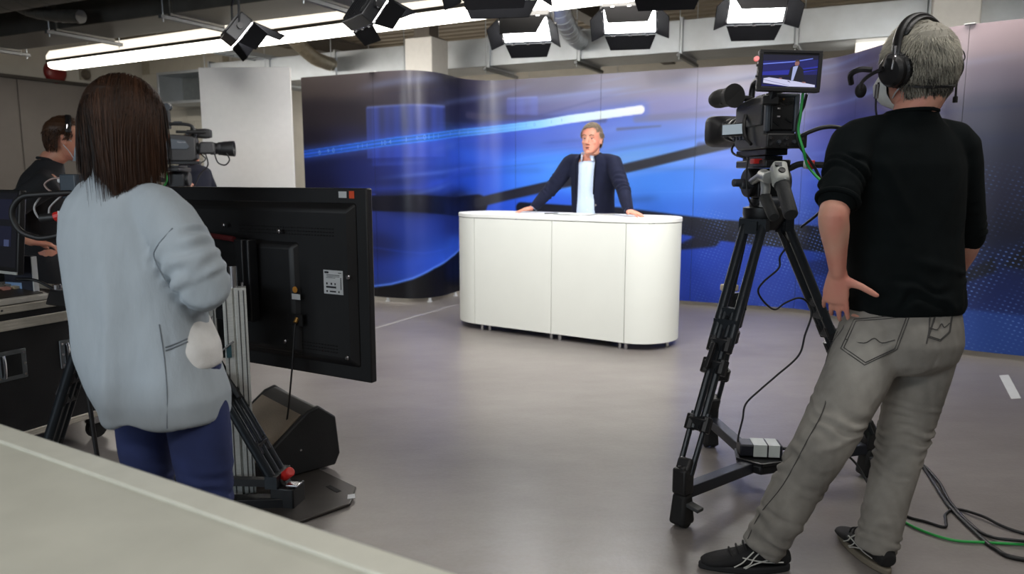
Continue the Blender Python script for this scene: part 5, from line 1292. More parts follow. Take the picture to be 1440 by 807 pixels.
def tone_mat(name, c0, c1, rough=.5, spec=.4, aniso=0, sss=0.0, sheen=0.0, bump=0, bscale=300):
    if name in MATS: return MATS[name]
    m = bpy.data.materials.new(name); m.use_nodes = True; nt = m.node_tree; N = nt.nodes; L = nt.links; b = N['Principled BSDF']
    a = N.new('ShaderNodeAttribute'); a.attribute_name = 'tone'
    nz = N.new('ShaderNodeTexNoise'); nz.inputs['Scale'].default_value = 40; nz.inputs['Detail'].default_value = 3
    tc = N.new('ShaderNodeTexCoord'); L.new(tc.outputs['Object'], nz.inputs['Vector'])
    ma = N.new('ShaderNodeMath'); ma.operation = 'MULTIPLY_ADD'; ma.inputs[1].default_value = .25; L.new(nz.outputs['Fac'], ma.inputs[0]); L.new(a.outputs['Fac'], ma.inputs[2])
    sb = N.new('ShaderNodeMath'); sb.operation = 'SUBTRACT'; sb.inputs[1].default_value = .125; L.new(ma.outputs[0], sb.inputs[0])
    mx = N.new('ShaderNodeValToRGB'); mx.color_ramp.elements[0].color = lin(c0); mx.color_ramp.elements[1].color = lin(c1)
    L.new(sb.outputs[0], mx.inputs[0]); L.new(mx.outputs[0], b.inputs['Base Color'])
    b.inputs['Roughness'].default_value = rough; b.inputs['Specular IOR Level'].default_value = spec
    if sss: b.inputs['Subsurface Weight'].default_value = sss; b.inputs['Subsurface Radius'].default_value = (.01, .004, .002); b.inputs['Subsurface Scale'].default_value = 1.0
    if bump:
        n2 = N.new('ShaderNodeTexNoise'); n2.inputs['Scale'].default_value = bscale; L.new(tc.outputs['Object'], n2.inputs['Vector'])
        bp = N.new('ShaderNodeBump'); bp.inputs['Strength'].default_value = bump; bp.inputs['Distance'].default_value = .003; L.new(n2.outputs['Fac'], bp.inputs['Height']); L.new(bp.outputs[0], b.inputs['Normal'])
    MATS[name] = m; return m
M_SKIN = tone_mat('skin', (215, 165, 142), (207, 130, 114), .5, .4, sss=.06, bump=.12, bscale=220)
M_SKINF = tone_mat('skin_fair', (200, 148, 126), (192, 114, 98), .55, .3, sss=.06, bump=.12, bscale=220)
M_SKIN2 = tone_mat('skin_tan', (204, 150, 124), (202, 124, 106), .52, .4, sss=.06, bump=.12, bscale=220)
def head_matrix(c, face, up=(0, 0, 1), s=1.0):
    F = Vector(face).normalized(); U = Vector(up); R = F.cross(U).normalized(); U = R.cross(F)
    M = (Matrix((R, F, U)).transposed() * s).to_4x4(); M.translation = Vector(c); return M
HEAD = [(-.119, .018, .080, .040), (-.108, .036, .090, .010), (-.090, .051, .090, -.020), (-.065, .061, .088, -.045), (-.040, .067, .087, -.070), (-.015, .071, .086, -.088), (.010, .074, .084, -.097), (.035, .077, .089, -.101), (.060, .076, .085, -.099), (.085, .067, .070, -.086), (.103, .049, .046, -.062), (.114, .023, .018, -.032)]
def head(mb, M, female=False, mouth=0.0, wide=1.0):
    rings = []
    for z, w, yf, yb in HEAD:
        k = .94 if female and z < -.03 else wide if z < .07 else 1
        rings.append([M @ V(w * k * se(2 * PI * i / 26, .92)[0], (yf + yb) / 2 + (yf - yb) / 2 * se(2 * PI * i / 26, .95)[1], z) for i in range(26)])
    mb.rings(rings)
    R = M.to_3x3()
    E = lambda c, r: ellipsoid(mb, M @ Vector(c), r, R, 12, 8)
    for s in (-1, 1):
        E((s * .028, .082, .020), (.022, .010, .007)); E((s * .042, .062, -.030), (.020, .016, .020)); E((s * .011, .101, -.040), (.010, .010, .008))
        E((s * .030, .077, .0095), (.018, .009, .0075)); E((s * .030, .076, -.010), (.017, .008, .007))
        E((s * .077, -.006, -.008), (.006, .017, .030)); E((s * .082, -.012, .006), (.006, .015, .018)); E((s * .079, -.002, -.034), (.006, .009, .010))
    limb(mb, [M @ V(0, .086, .014), M @ V(0, .100, -.012), M @ V(0, .113, -.036)], [.008, .0095, .0125], 10)
    E((0, .092, -.066), (.025, .009, .006)); E((0, .089, -.080 - mouth), (.022, .009, .007)); E((0, .084, -.105), (.022, .013, .013))
def neck(mb, M, base, r=.056, rb=.066):
    limb(mb, [M @ V(0, -.022, -.03), M @ V(0, -.026, -.09), Vector(base)], [(r, r), (r, r), (rb * 1.1, rb)], 18)
def hand(mb, W, d, pn, side, curl=(.3, .3, .35, .4), spread=.10, thumb=(.7, .25), k=1.0, fdir=None):
    """W wrist, d towards the knuckles, pn out of the palm; side +1 when the thumb lies towards d x pn"""
    W = Vector(W); d = Vector(d).normalized(); pn = Vector(pn); pn = (pn - d * pn.dot(d)).normalized(); l = d.cross(pn) * side
    limb(mb, [W - d * .01, W + d * .03 * k, W + d * .065 * k, W + d * .092 * k], [(.027 * k, .021 * k), (.036 * k, .020 * k), (.041 * k, .017 * k), (.040 * k, .013 * k)], 16, ref=pn)
    ln = (.074, .083, .077, .060)
    for i in range(4):
        o = .030 - .0205 * i
        p = W + d * (.088 - .006 * abs(i - 1.2)) * k + l * o * k
        fd = (Vector(fdir).normalized() if fdir is not None else d)
        fd = (fd + l * spread * (1.5 - i)).normalized(); ax = fd.cross(pn).normalized()
        P = [p - d * .015 * k, p]; c = 0; v = fd
        for j, f in enumerate((.46, .30, .24)):
            c = curl[i] * (.8, 1.1, .8)[j]; v = (Matrix.Rotation(c, 3, ax) @ v)
            if j == 0 or True: P.append(P[-1] + v * ln[i] * f * k)
        r = .0092 * k * (1, 1.02, 1, .88)[i]
        limb(mb, P, [r * 1.05, r * 1.05, r * .98, r * .9, r * .78], 10)
    tb = W + d * .022 * k + l * .026 * k; td = (d * math.cos(thumb[0]) + l * math.sin(thumb[0]) + pn * thumb[1]).normalized()
    t2 = (td + d * .25 + pn * thumb[1] * .5).normalized()
    limb(mb, [W + d * .012 * k + l * .008 * k, tb + td * .018 * k, tb + td * .046 * k, tb + td * .046 * k + t2 * .030 * k, tb + td * .046 * k + t2 * .052 * k], [.016 * k, .0145 * k, .0115 * k, .0105 * k, .0085 * k], 10)
def shoe(t, ankle, toe, m_up, m_sole, L_=.285, w=.05, laces=True, emblem=False, heel_back=.085):
    """trainer on the floor; ankle and toe direction in world space"""
    a = Vector(ankle); d = Vector(toe); d.z = 0; d.normalize(); s = V(-d.y, d.x, 0); o = V(a.x, a.y, 0) - d * heel_back
    P = lambda x, y, z: o + d * x + s * y + V(0, 0, z)
    mb = MB(); prof = []
    for x, hw, h, zc in ((.0, .026, .04, .045), (.02, .036, .075, .05), (.07, .038, .085, .055), (.11, .039, .075, .05), (.15, .042, .058, .04), (.19, .046, .045, .033), (.23, .045, .036, .028), (.262, .036, .027, .025), (.282, .018, .016, .024)):
        k = L_ / .285; prof.append([P(x * k, hw * w / .05 * math.cos(2 * PI * i / 20), zc + h * .5 * math.sin(2 * PI * i / 20) + h * .12) for i in range(20)])
    mb.rings(prof)
    limb(mb, [P(.075, 0, .06), P(.072, 0, .115)], [(.036, .046), (.034, .044)], 16, ref=d)
    up = organic('shoe', mb, m_up, t, .005, 4)
    sb = MB(); pl = []
    for k2 in range(26):
        u = 2 * PI * k2 / 26; x = .142 - .148 * math.cos(u); hw = (.035 + .008 * math.sin(PI * min(1, x / .28) * .9 + .3)) * math.sin(u) * w / .05
        pl.append((x * L_ / .285, hw))
    M = Matrix((d, s, V(0, 0, 1))).transposed().to_4x4(); M.translation = o
    sb.prism(pl, .0, .024, M); sb.build('sole', m_sole, up, world=True, bevel=.006)
    if laces:
        for k2 in range(4):
            x = (.125 + k2 * .022) * L_ / .285; z = .106 - k2 * .012
            MB().tube(spline([P(x - .006, -.026, z - .016), P(x, -.012, z), P(x + .004, .012, z), P(x - .004, .026, z - .016)], 3), .0032, 6).build('lace', M_RUBBER, up, world=True)
        MB().tube(spline([P(.115, .0, .112), P(.10, .02, .128), P(.115, .03, .118), P(.12, .005, .112), P(.10, -.02, .128), P(.118, -.03, .116), P(.12, 0, .112)], 4), .0032, 6).build('lace_bow', M_RUBBER, up, world=True)
    if emblem:
        mw = mat('emblem_white', (196, 196, 190), .5)
        for sg in (-1, 1):
            def Q(x, z): return P(x * L_ / .285, sg * (w * .80 + .002 * 1 + (.004 if x > .13 else 0)), z)
            for q in ([(.045, .062), (.085, .052), (.125, .036), (.15, .024)], [(.03, .048), (.08, .046), (.125, .052), (.16, .062)], [(.105, .080), (.122, .060), (.135, .040), (.155, .026)], [(.125, .082), (.145, .062), (.160, .044), (.185, .028)]):
                MB().tube(spline([Q(x, z) for x, z in q], 4), .0022, 5).build('side_stripe', mw, up, world=True)
    return up
def hair_mesh(name, strands, m, parent, r=.0014, extra=None, sides=3):
    """strands = list of (points ndarray, tone); one mesh, with a per strand tone"""
    vs = []; fs = []; tone = []; base = 0
    ang = np.arange(sides) * 2 * PI / sides
    for P, tn in strands:
        n = len(P); T = np.gradient(P, axis=0); T /= np.linalg.norm(T, axis=1)[:, None] + 1e-9
        u = np.cross(T, np.array([.31, .77, .55])); u /= np.linalg.norm(u, axis=1)[:, None] + 1e-9; w = np.cross(T, u)
        rr = r * np.interp(np.linspace(0, 1, n), [0, .15, .6, 1], [.7, 1, .9, .15])
        ring = P[:, None, :] + (u[:, None, :] * np.cos(ang)[None, :, None] + w[:, None, :] * np.sin(ang)[None, :, None]) * rr[:, None, None]
        vs.append(ring.reshape(-1, 3)); tone.append(np.full(n * sides, tn))
        i = np.arange(n - 1)[:, None] * sides + base; k = np.arange(sides)[None, :]; k2 = (k + 1) % sides
        fs.append(np.stack([i + k, i + k2, i + sides + k2, i + sides + k], -1).reshape(-1, 4)); base += n * sides
    if extra is not None:
        ev, ef, et = extra
        vs.append(np.array(ev)); tone.append(np.full(len(ev), et)); 
    V_ = np.concatenate(vs); I = np.array(root_matrix(parent).inverted()); V_ = V_ @ I[:3, :3].T + I[:3, 3]
    F_ = np.concatenate(fs).tolist()
    if extra is not None: F_ += [tuple(i + base for i in f) for f in extra[1]]
    me = bpy.data.meshes.new(name); me.from_pydata(V_.tolist(), [], F_)
    a = me.attributes.new('tone', 'FLOAT', 'POINT'); a.data.foreach_set('value', np.concatenate(tone).astype(np.float32))
    me.materials.append(m); me.shade_smooth()
    o = bpy.data.objects.new(name, me); COL.objects.link(o); o.parent = parent
    return o
def scalp_cap(M, ok, off=.006, nu=40, nv=26):
    """shell over the skull where ok(x, y, z) holds, as verts and faces in world space"""
    vs = []; fs = []; keep = {}
    hz = [h[0] for h in HEAD]
    def pt(a, z):
        w = np.interp(z, hz, [h[1] for h in HEAD]); yf = np.interp(z, hz, [h[2] for h in HEAD]); yb = np.interp(z, hz, [h[3] for h in HEAD])
        return ((w + off) * math.cos(a), (yf + yb) / 2 + ((yf - yb) / 2 + off) * math.sin(a), z + (off if z > .1 else 0))
    zs = [-.09 + (.1139 + .09) * (1 - (1 - j / nv) ** 1.6) for j in range(nv + 1)]
    for j in range(nv):
        for i in range(nu):
            q = [pt(2 * PI * i / nu, zs[j]), pt(2 * PI * (i + 1) / nu, zs[j]), pt(2 * PI * (i + 1) / nu, zs[j + 1]), pt(2 * PI * i / nu, zs[j + 1])]
            if all(ok(*p) for p in q):
                n = len(vs); vs += [tuple(M @ Vector(p)) for p in q]; fs.append((n, n + 1, n + 2, n + 3))
    top = [pt(2 * PI * i / nu, zs[-1]) for i in range(nu)]; n = len(vs); vs += [tuple(M @ Vector(p)) for p in top]; fs.append(tuple(range(n, n + nu)))
    return vs, fs
def skull_r(d):
    """distance from the head centre to the skull along unit direction d (local), roughly"""
    x, y, z = d; cy = -.006
    a = (x / .079) ** 2 + (y / .098) ** 2 + (z / .116) ** 2
    return 1 / math.sqrt(a)
def eyes(t, M, col=(60, 70, 80)):
    R = M.to_3x3(); s0 = M.to_scale().x
    for s in (-1, 1):
        c = M @ V(s * .030, .0700, .0005)
        b = MB(); ellipsoid(b, c, (.0125 * s0,) * 3); e = b.build('eye', mat('eye_white', (168, 158, 152), .3), t, world=True, sharp=179)
        b = MB(); ellipsoid(b, M @ V(s * .030, .0792, .0005), (.0080, .0046, .0066), R, 10, 8); b.build('iris', mat('iris_%d' % col[0], col, .2), e, world=True, sharp=179)
def skin_tone(f): return lambda P: np.clip(.35 + .25 * sines(5, 8, 4, 14)(P) + f(P), 0, 1)
def near(P, c, r): return np.exp(-((P - np.array(c)) ** 2).sum(1) / r ** 2)
# ================================================================== PEOPLE
def fr(face):
    F = Vector(face); F.z = 0; F.normalize(); return V(F.y, -F.x, 0), F
def build_body(t, s, skin, voxel=.0046):
    """one continuous figure: trunk, neck, head, arms, hands, legs, feet"""
    mb = MB(); R, F = s['axes']; C = s['trunk']                       # trunk: list of centres from pelvis to neck base
    W = s.get('trunk_w', [(.140, .10), (.135, .095), (.145, .095), (.165, .10), (.12, .075), (.060, .052)])
    torso(mb, [(c, R, F, w, d) for c, (w, d) in zip(C, W)], 24)
    head(mb, s['M'], s.get('female', False), s.get('mouth', 0), s.get('wide', 1.0)); neck(mb, s['M'], C[-1], s.get('neck_r', .056), s.get('neck_b', .058))
    k = s.get('k', 1.0)
    for arm in s['arms']:
        S, E, Wr = (Vector(p) for p in arm[:3]); f = Wr - E
        limb(mb, [S.lerp(V(*C[-2]), .35), S, S.lerp(E, .35), S.lerp(E, .85), E, E + f * .25, E + f * .6, Wr], [.044 * k, .046 * k, .047 * k, .044 * k, .044 * k, (.046 * k, .043 * k), (.037 * k, .033 * k), (.029 * k, .024 * k)], 16, sub=3)
        hand(mb, Wr, *arm[3], **arm[4])
    for leg in s['legs']:
        H, K, A, toe = (Vector(p) for p in leg)
        limb(mb, [H + V(0, 0, .05), H.lerp(K, .3), H.lerp(K, .8), K, K.lerp(A, .3), K.lerp(A, .7), A, A - V(0, 0, .03)], [v * k for v in (.075, .072, .055, .050, .050, .038, .030, .028)], 14)
        toe = toe.normalized(); limb(mb, [A + V(0, 0, -.04) - toe * .02, A + toe * .05 + V(0, 0, -.055), A + toe * .11 + V(0, 0, -.062)], [(.024, .024), (.026, .016), (.024, .012)], 12)
    return organic('body', mb, skin, t, voxel, 3, None, skin_tone(s.get('blush', lambda P: 0)))
def trousers(t, s, m, secs, legs, folds=None, voxel=.0075, name='trousers', tone=None):
    mb = MB(); R, F = s['axes']; torso(mb, [(c, R, F, w, d) for c, w, d in secs], 26)
    for pts, rad in legs: limb(mb, pts, rad, 18, sub=3, round_ends=False)
    nz = sines(3, 14, 3, 10, (1, 1, .5))
    return organic(name, mb, m, t, voxel, 5, lambda P: .0016 * nz(P) + (folds(P) if folds else 0), tone)

# ------------------------------------------------------------------ the man with headphones
def cameraman():
    t = thing('person', 'person with grey hair seen from behind, hand on hip, dark sweater and grey jeans', 'person', (1.15, 2.40, 0))
    R, F = fr((-.17, .985, 0))
    Mh = head_matrix((1.272, 2.41, 1.648), (-.33, .944, -.03), (-.10, .03, 1), 1.07)
    eL, wL = V(.972, 2.265, 1.185), V(1.018, 2.315, 1.005)
    eR, wR = V(1.525, 2.50, 1.095), V(1.555, 2.63, .93)
    s = dict(axes=(R, F), M=Mh, trunk=[(1.287, 2.42, .80), (1.285, 2.42, .95), (1.27, 2.425, 1.12), (1.252, 2.425, 1.32), (1.252, 2.42, 1.44), (1.262, 2.405, 1.50)],
             arms=[((1.065, 2.39, 1.415), eL, wL, ((.06, .20, -.97), (.60, .80, 0), 1), dict(curl=(.15, .2, .25, .3), thumb=(1.30, .12), spread=.09)),
                   ((1.44, 2.45, 1.405), eR, wR, ((-.55, .25, -.78), (-.7, -.5, .2), 1), dict(curl=(.4, .4, .4, .4)))],
             legs=[((1.17, 2.39, .78), (1.01, 2.31, .47), (.845, 2.345, .10), (-.97, .05, 0)), ((1.40, 2.455, .78), (1.33, 2.45, .43), (1.222, 2.375, .10), (-.05, 1, 0))],
             blush=lambda P: .5 * near(P, eL + V(0, -.03, 0), .035) + .35 * near(P, wL, .07) + .3 * near(P, (1.25, 2.37, 1.53), .07))
    build_body(t, s, M_SKIN)
    # jeans
    mj = tone_mat('grey_denim', (92, 89, 85), (172, 168, 160), .9, .2, bump=.35, bscale=600)
    kL, aL, kR, aR = V(1.012, 2.315, .47), V(.842, 2.345, .085), V(1.335, 2.45, .43), V(1.232, 2.372, .085)
    hL, hR = V(1.185, 2.39, .78), V(1.395, 2.45, .78)
    fold_list = [((1.20, 2.28, .80), (1.08, 2.24, .70), .012, .009), ((1.15, 2.26, .74), (1.02, 2.24, .64), .012, .006), ((1.30, 2.30, .70), (1.12, 2.24, .60), .014, .007), ((1.10, 2.22, .58), (.96, 2.23, .52), .012, .006), ((1.08, 2.22, .50), (.93, 2.24, .44), .012, .006), ((1.34, 2.33, .66), (1.24, 2.33, .60), .012, .006)]
    def folds(P):
        h = bunch(P, kR + V(0, 0, .16), kR - V(.03, 0, .14), .13, 9, .006, 2) + bunch(P, aR + V(.03, 0, .12), aR - V(0, 0, .03), .12, 4, .006, 4) + bunch(P, aL + V(.06, 0, .13), aL - V(.01, 0, .03), .13, 4, .007, 6)
        h += bunch(P, kL + (hL - kL) * .45, kL + (aL - kL) * .55, .14, 7, .005, 9)
        for f in fold_list: h += fold(P, *f)
        h -= fold(P, (1.345, 2.285, .93), (1.325, 2.28, .72), .006, .006)
        return h
    j = trousers(t, s, mj, [((1.287, 2.42, .96), .166, .122), ((1.287, 2.42, .90), .174, .128), ((1.285, 2.412, .83), .186, .142), ((1.285, 2.408, .77), .192, .146), ((1.285, 2.41, .71), .178, .132), ((1.285, 2.42, .67), .12, .10)],
                 [([hL + V(0, 0, .03), hL.lerp(kL, .4), kL, kL.lerp(aL, .5), aL + (aL - kL) * -.05, aL - V(.012, 0, .02)], [(.108, .11), (.103, .102), (.089, .089), (.079, .079), (.070, .072), (.069, .072)]),
                  ([hR + V(0, 0, .03), hR.lerp(kR, .4), kR, kR.lerp(aR, .5), aR + (aR - kR) * -.05, aR - V(.004, 0, .025)], [(.106, .11), (.100, .10), (.083, .085), (.074, .076), (.068, .072), (.068, .074)])], folds, tone=lambda P: np.clip(.50 + .10 * sines(91, 10, 3, 9, (1, 1, .5))(P) + .05 * sines(92, 10, 14, 40, (1, 1, .4))(P) + .35 * near(P * np.array([1, 1, .45]), V(1.10, 2.22, .62 * .45), .11) + .2 * near(P * np.array([1, 1, .4]), V(1.33, 2.36, .45 * .4), .08) - .12 * (P[:, 2] < .07), 0, 1))
    # back pockets and seams lie on the cloth: follow the surface of the jeans
    bvh = surface(j)
    md = mat('seam_thread', (70, 68, 66), .8)
    def on(px, w=.0022, m=md, nm='seam'):
        P = [bvh(V(*p)) for p in px]
        MB().tube(spline(P, 4), w, 5).build(nm, m, j, world=True)
    def cast(p):                                        # first point of the cloth met from behind and to the left
        d = V(p[0], p[1], p[2] - 1.3).normalized(); loc, n, k, ds = bvh.bvh.ray_cast(V(0, 0, 1.3) + d * 1.2, d)
        return loc - d * .0015 if loc is not None else bvh(V(*p))
    def line(q, w, nm): MB().tube(spline([cast(p) for p in q], 4), w, 5).build(nm, md, j, world=True)
    for pk in ([(1.058, 2.27, .868), (1.230, 2.27, .882), (1.198, 2.27, .772), (1.100, 2.27, .722), (1.022, 2.27, .775)], [(1.345, 2.33, .884), (1.405, 2.34, .890), (1.400, 2.34, .812), (1.365, 2.33, .785), (1.318, 2.32, .800)]):
        for dx in (0, .008):
            c = [sum(p[k] for p in pk) / 5 for k in range(3)]; q = [tuple(p[k] + (c[k] - p[k]) * dx * 12 for k in range(3)) for p in pk]
            for a, b_ in zip(q, q[1:] + q[:1]): line([a, tuple((a[k] + b_[k]) / 2 for k in range(3)), b_], .0016, 'pocket_seam')
        a, b_ = pk[4], pk[2]; L_ = lambda u, dz: tuple(a[k] + (b_[k] - a[k]) * u + (dz if k == 2 else 0) for k in range(3))
        line([L_(.06, .030), L_(.40, .018), L_(.58, .034), L_(.72, .020), L_(.95, .030)], .0018, 'pocket_seam')
    line([(1.300, 2.29, .925), (1.298, 2.28, .85), (1.288, 2.27, .79)], .0024, 'seat_seam')
    line([(1.01, 2.27, .83), (.97, 2.25, .74), (.955, 2.2, .62), (.905, 2.2, .50), (.84, 2.2, .36), (.79, 2.25, .24), (.765, 2.28, .14)], .0016, 'side_seam')
    line([(1.04, 2.27, .88), (1.025, 2.27, .84), (1.00, 2.27, .80)], .0016, 'pocket_seam')
    # sweater
    mt = mat('black_sweater', (15, 20, 21), .95, var=.15, bump=.3, bscale=900, spec=.12)
    mb = MB(); torso(mb, [((1.288, 2.418, .868), R, F, .180, .140), ((1.287, 2.418, .90), R, F, .186, .146), ((1.283, 2.42, 1.0), R, F, .182, .138), ((1.272, 2.425, 1.12), R, F, .184, .132), ((1.262, 2.427, 1.24), R, F, .194, .132), ((1.252, 2.427, 1.34), R, F, .199, .128), ((1.252, 2.425, 1.405), R, F, .180, .112), ((1.255, 2.42, 1.455), R, F, .130, .090), ((1.258, 2.412, 1.492), R, F, .082, .078), ((1.260, 2.408, 1.508), R, F, .073, .073)], 30)
    SL, SR = V(1.072, 2.39, 1.405), V(1.437, 2.45, 1.398)
    limb(mb, [V(1.20, 2.415, 1.452), V(1.13, 2.40, 1.432), SL, SL.lerp(eL, .35), SL.lerp(eL, .62), SL.lerp(eL, .72), SL.lerp(eL, .79)], [.052, .062, .070, .067, .062, .060, .058], 18, sub=2)
    limb(mb, [V(1.315, 2.43, 1.448), V(1.385, 2.44, 1.425), SR, SR.lerp(eR, .4), SR.lerp(eR, .8), eR + V(0, 0, .02), eR + V(.004, .01, .0)], [.052, .062, .070, .066, .062, .058, .055], 18, sub=2)
    def fs(P):
        h = bunch(P, SL.lerp(eL, .25), SL.lerp(eL, .78), .085, 5, .007, 12) + bunch(P, SR.lerp(eR, .5), eR, .08, 5, .004, 13) + bunch(P, (1.28, 2.42, 1.02), (1.287, 2.42, .87), .22, 2.2, .0045, 15)
        for f in (((1.12, 2.30, 1.36), (1.22, 2.28, 1.18), .018, .006), ((1.13, 2.32, 1.28), (1.20, 2.29, 1.10), .014, .005), ((1.40, 2.33, 1.34), (1.33, 2.29, 1.16), .016, .005), ((1.43, 2.36, 1.2), (1.36, 2.31, 1.02), .014, .005), ((1.24, 2.27, 1.05), (1.42, 2.33, 1.0), .014, .005), ((1.15, 2.29, .98), (1.38, 2.30, .93), .012, .005)): h += fold(P, *f)
        return h + .0016 * sines(8, 10, 2, 6)(P)
    sw = organic('sweater', mb, mt, t, .0075, 4, fs)
    MB().tube([V(1.260, 2.408, 1.503) + R * .073 * math.cos(a) + F * .073 * math.sin(a) - V(0, 0, .006 * math.sin(a)) for a in [2 * PI * k / 28 for k in range(28)]], .0065, 8, closed=True).build('collar', mt, sw, world=True)
    c = SL.lerp(eL, .785); ax = (eL - SL).normalized()
    u = ax.orthogonal().normalized(); w = ax.cross(u)
    MB().tube([c + (u * math.cos(a) + w * math.sin(a)) * .060 for a in [2 * PI * k / 24 for k in range(24)]], .008, 8, closed=True).build('cuff', mt, sw, world=True)
    # shoes
    mu = mat('shoe_black_mesh', (20, 20, 22), .8, bump=.5, bscale=350); ms = mat('sole_black', (30, 30, 32), .7); mk = mat('sole_cream', (120, 112, 98), .7)
    shoe(t, (.842, 2.345, 0), (-.99, .05, 0), mu, ms, .295, emblem=True)
    shoe(t, (1.232, 2.385, 0), (-.12, 1, 0), mu, mk, .295, emblem=True)
    # grey hair, darker towards the nape
    M = Mh; Mi = np.array(M); r = np.random.default_rng(3)
    def ok(x, y, z): return z > (-.062 if y < -.02 else .02 if y < .05 else .055) and not (y > -.02 and z < .02)
    cap = scalp_cap(M, ok, .003)
    st = []; crown = np.array([0.012, -.045, .10]); clump = sines(77, 10, 14, 34)
    while len(st) < 5200:
        d = r.normal(size=3); d /= np.linalg.norm(d); p = d * skull_r(d)
        if not (p[2] > (-.085 if p[1] < -.015 else .03 if p[1] < .05 else .06)): continue
        if p[1] > .0 and p[2] < .045: continue
        nrm = p / np.array([.079, .098, .116]) ** 2; nrm /= np.linalg.norm(nrm)
        fl = p - crown; fl[0] *= .75; fl = fl - nrm * (fl @ nrm); fl /= np.linalg.norm(fl) + 1e-6
        fl = fl + r.normal(size=3) * .26 + np.array([.18, 0, -.30]); fl -= nrm * (fl @ nrm); fl /= np.linalg.norm(fl)
        L_ = r.uniform(.035, .065) * (1 if p[2] > 0 else .75); n = 6; P = []
        q = p + nrm * .004
        for k in range(n):
            P.append(q.copy()); nn = q / np.array([.079, .098, .116]) ** 2; nn /= np.linalg.norm(nn)
            fl = fl - nn * (fl @ nn) * .9; fl /= np.linalg.norm(fl); q = q + fl * L_ / (n - 1)
            dq = q / np.linalg.norm(q); rad = skull_r(dq) + .008 + .016 * (k / n) * r.uniform(.5, 1.5); q = dq * max(rad, np.linalg.norm(q) * .98)
        P = np.array(P); W_ = P @ Mi[:3, :3].T + Mi[:3, 3]
        tone = np.clip(.52 + .34 * np.tanh((p[2] - .01) * 16) + .22 * clump(p[None, :])[0] + r.normal() * .14, 0, 1)
        st.append((W_, tone))
    hair_mesh('hair', st, tone_mat('grey_hair', (34, 32, 30), (206, 200, 184), .6, .3), t, .0013, (cap[0], cap[1], .45))
    # mask and straps
    mm = mat('mask_white', (222, 222, 218), .8, bump=.2, bscale=300)
    mb = MB(); rings = []
    for z, w, y in ((.012, .030, .095), (-.01, .052, .125), (-.04, .062, .150), (-.07, .060, .150), (-.098, .048, .125), (-.118, .028, .085)):
        rings.append([M @ V(w * math.sin(a), .035 + (y - .035) * max(.0, math.cos(a)) ** .6, z) for a in [-1.45 + 2.9 * k / 16 for k in range(17)]] + [M @ V(w * .96 * math.sin(a), .032 + (y - .038) * max(.0, math.cos(a)) ** .6, z) for a in [1.45 - 2.9 * k / 16 for k in range(17)]])
    mb.rings(rings); mk2 = mb.build('face_mask', mm, t, world=True, sharp=60)
    for s_ in (-1, 1):
        MB().tube(spline([M @ V(s_ * .056, .045, -.02), M @ V(s_ * .078, .01, -.03), M @ V(s_ * .080, -.02, -.055)], 6), .0025, 6).build('ear_loop', M_LABEL, mk2, world=True)
        MB().tube(spline([M @ V(s_ * .054, .045, -.085), M @ V(s_ * .074, .01, -.068), M @ V(s_ * .080, -.02, -.057)], 6), .0025, 6).build('ear_loop', M_LABEL, mk2, world=True)
    MB().tube(spline([M @ V(-.080, -.02, -.056), M @ V(-.062, -.065, -.068), M @ V(0, -.098, -.074), M @ V(.062, -.065, -.068), M @ V(.080, -.02, -.056)], 6), .0045, 6).build('neck_strap', M_BLACK, mk2, world=True)
    # headphones with boom microphone
    h = thing('headphones', 'black padded headphones with boom microphone on the head of the grey-haired man', 'headphones', M @ V(0, 0, 0))
    ml = mat('black_leather', (17, 17, 19), .42, bump=.3, bscale=160)
    arc = [M @ V(.098 * math.sin(a), -.012 + .012 * math.cos(a), .005 + .137 * math.cos(a)) for a in [-1.42 + 2.84 * k / 28 for k in range(29)]]
    mb = MB(); limb(mb, arc, [(.0075, .017)] * 29, 12, ref=M.to_3x3() @ V(0, 1, 0)); mb.build('headband', ml, h, world=True, sharp=60)
    mb = MB(); limb(mb, [M @ V(.090 * math.sin(a), -.012, .003 + .127 * math.cos(a)) for a in [-.85 + 1.7 * k / 18 for k in range(19)]], [(.009, .020)] * 19, 12, ref=M.to_3x3() @ V(0, 1, 0)); mb.build('headband_pad', ml, h, world=True, sharp=60)
    for s_ in (-1, 1):
        ax = M.to_3x3() @ V(s_, -.08, -.06); Mc = frame_mat(M @ V(s_ * .080, -.008, -.012), M.to_3x3() @ V(0, 1, 0), ax)
        cup = MB(); cup.lathe([(0, .018), (.044, .018), (.048, .024), (.048, .036), (.040, .046), (.020, .050), (0, .050)], Mc, 28); co_ = cup.build('ear_cup', M_BLACK, h, world=True)
        MB().lathe([(.022, 0), (.045, -.004), (.052, .004), (.052, .014), (.046, .020), (.022, .018)], Mc, 32).build('ear_pad', ml, co_, world=True)
        rb = MB()
        for k in range(26):
            a = 2 * PI * k / 26; rb.tube([Mc @ V(.050 * math.cos(a), .050 * math.sin(a), -.001), Mc @ V(.0535 * math.cos(a), .0535 * math.sin(a), .009), Mc @ V(.049 * math.cos(a), .049 * math.sin(a), .018)], .0016, 5)
        rb.build('pad_pleat', ml, co_, world=True, kind='stuff')
        yk = MB(); yk.tube(spline([M @ V(s_ * .098, -.012, .035), M @ V(s_ * .118, .0, .03), M @ V(s_ * .134, .0, .0)], 5), .005, 8); yk.tube(spline([M @ V(s_ * .098, -.012, .035), M @ V(s_ * .122, -.03, .02), M @ V(s_ * .130, -.028, -.012)], 5), .004, 8); yk.build('yoke', M_CHROME, h, world=True)
        MB().tube([M @ V(s_ * .100, -.012, .055), M @ V(s_ * .103, -.012, .02)], .007, 8).build('slider', M_CHROME, h, world=True)
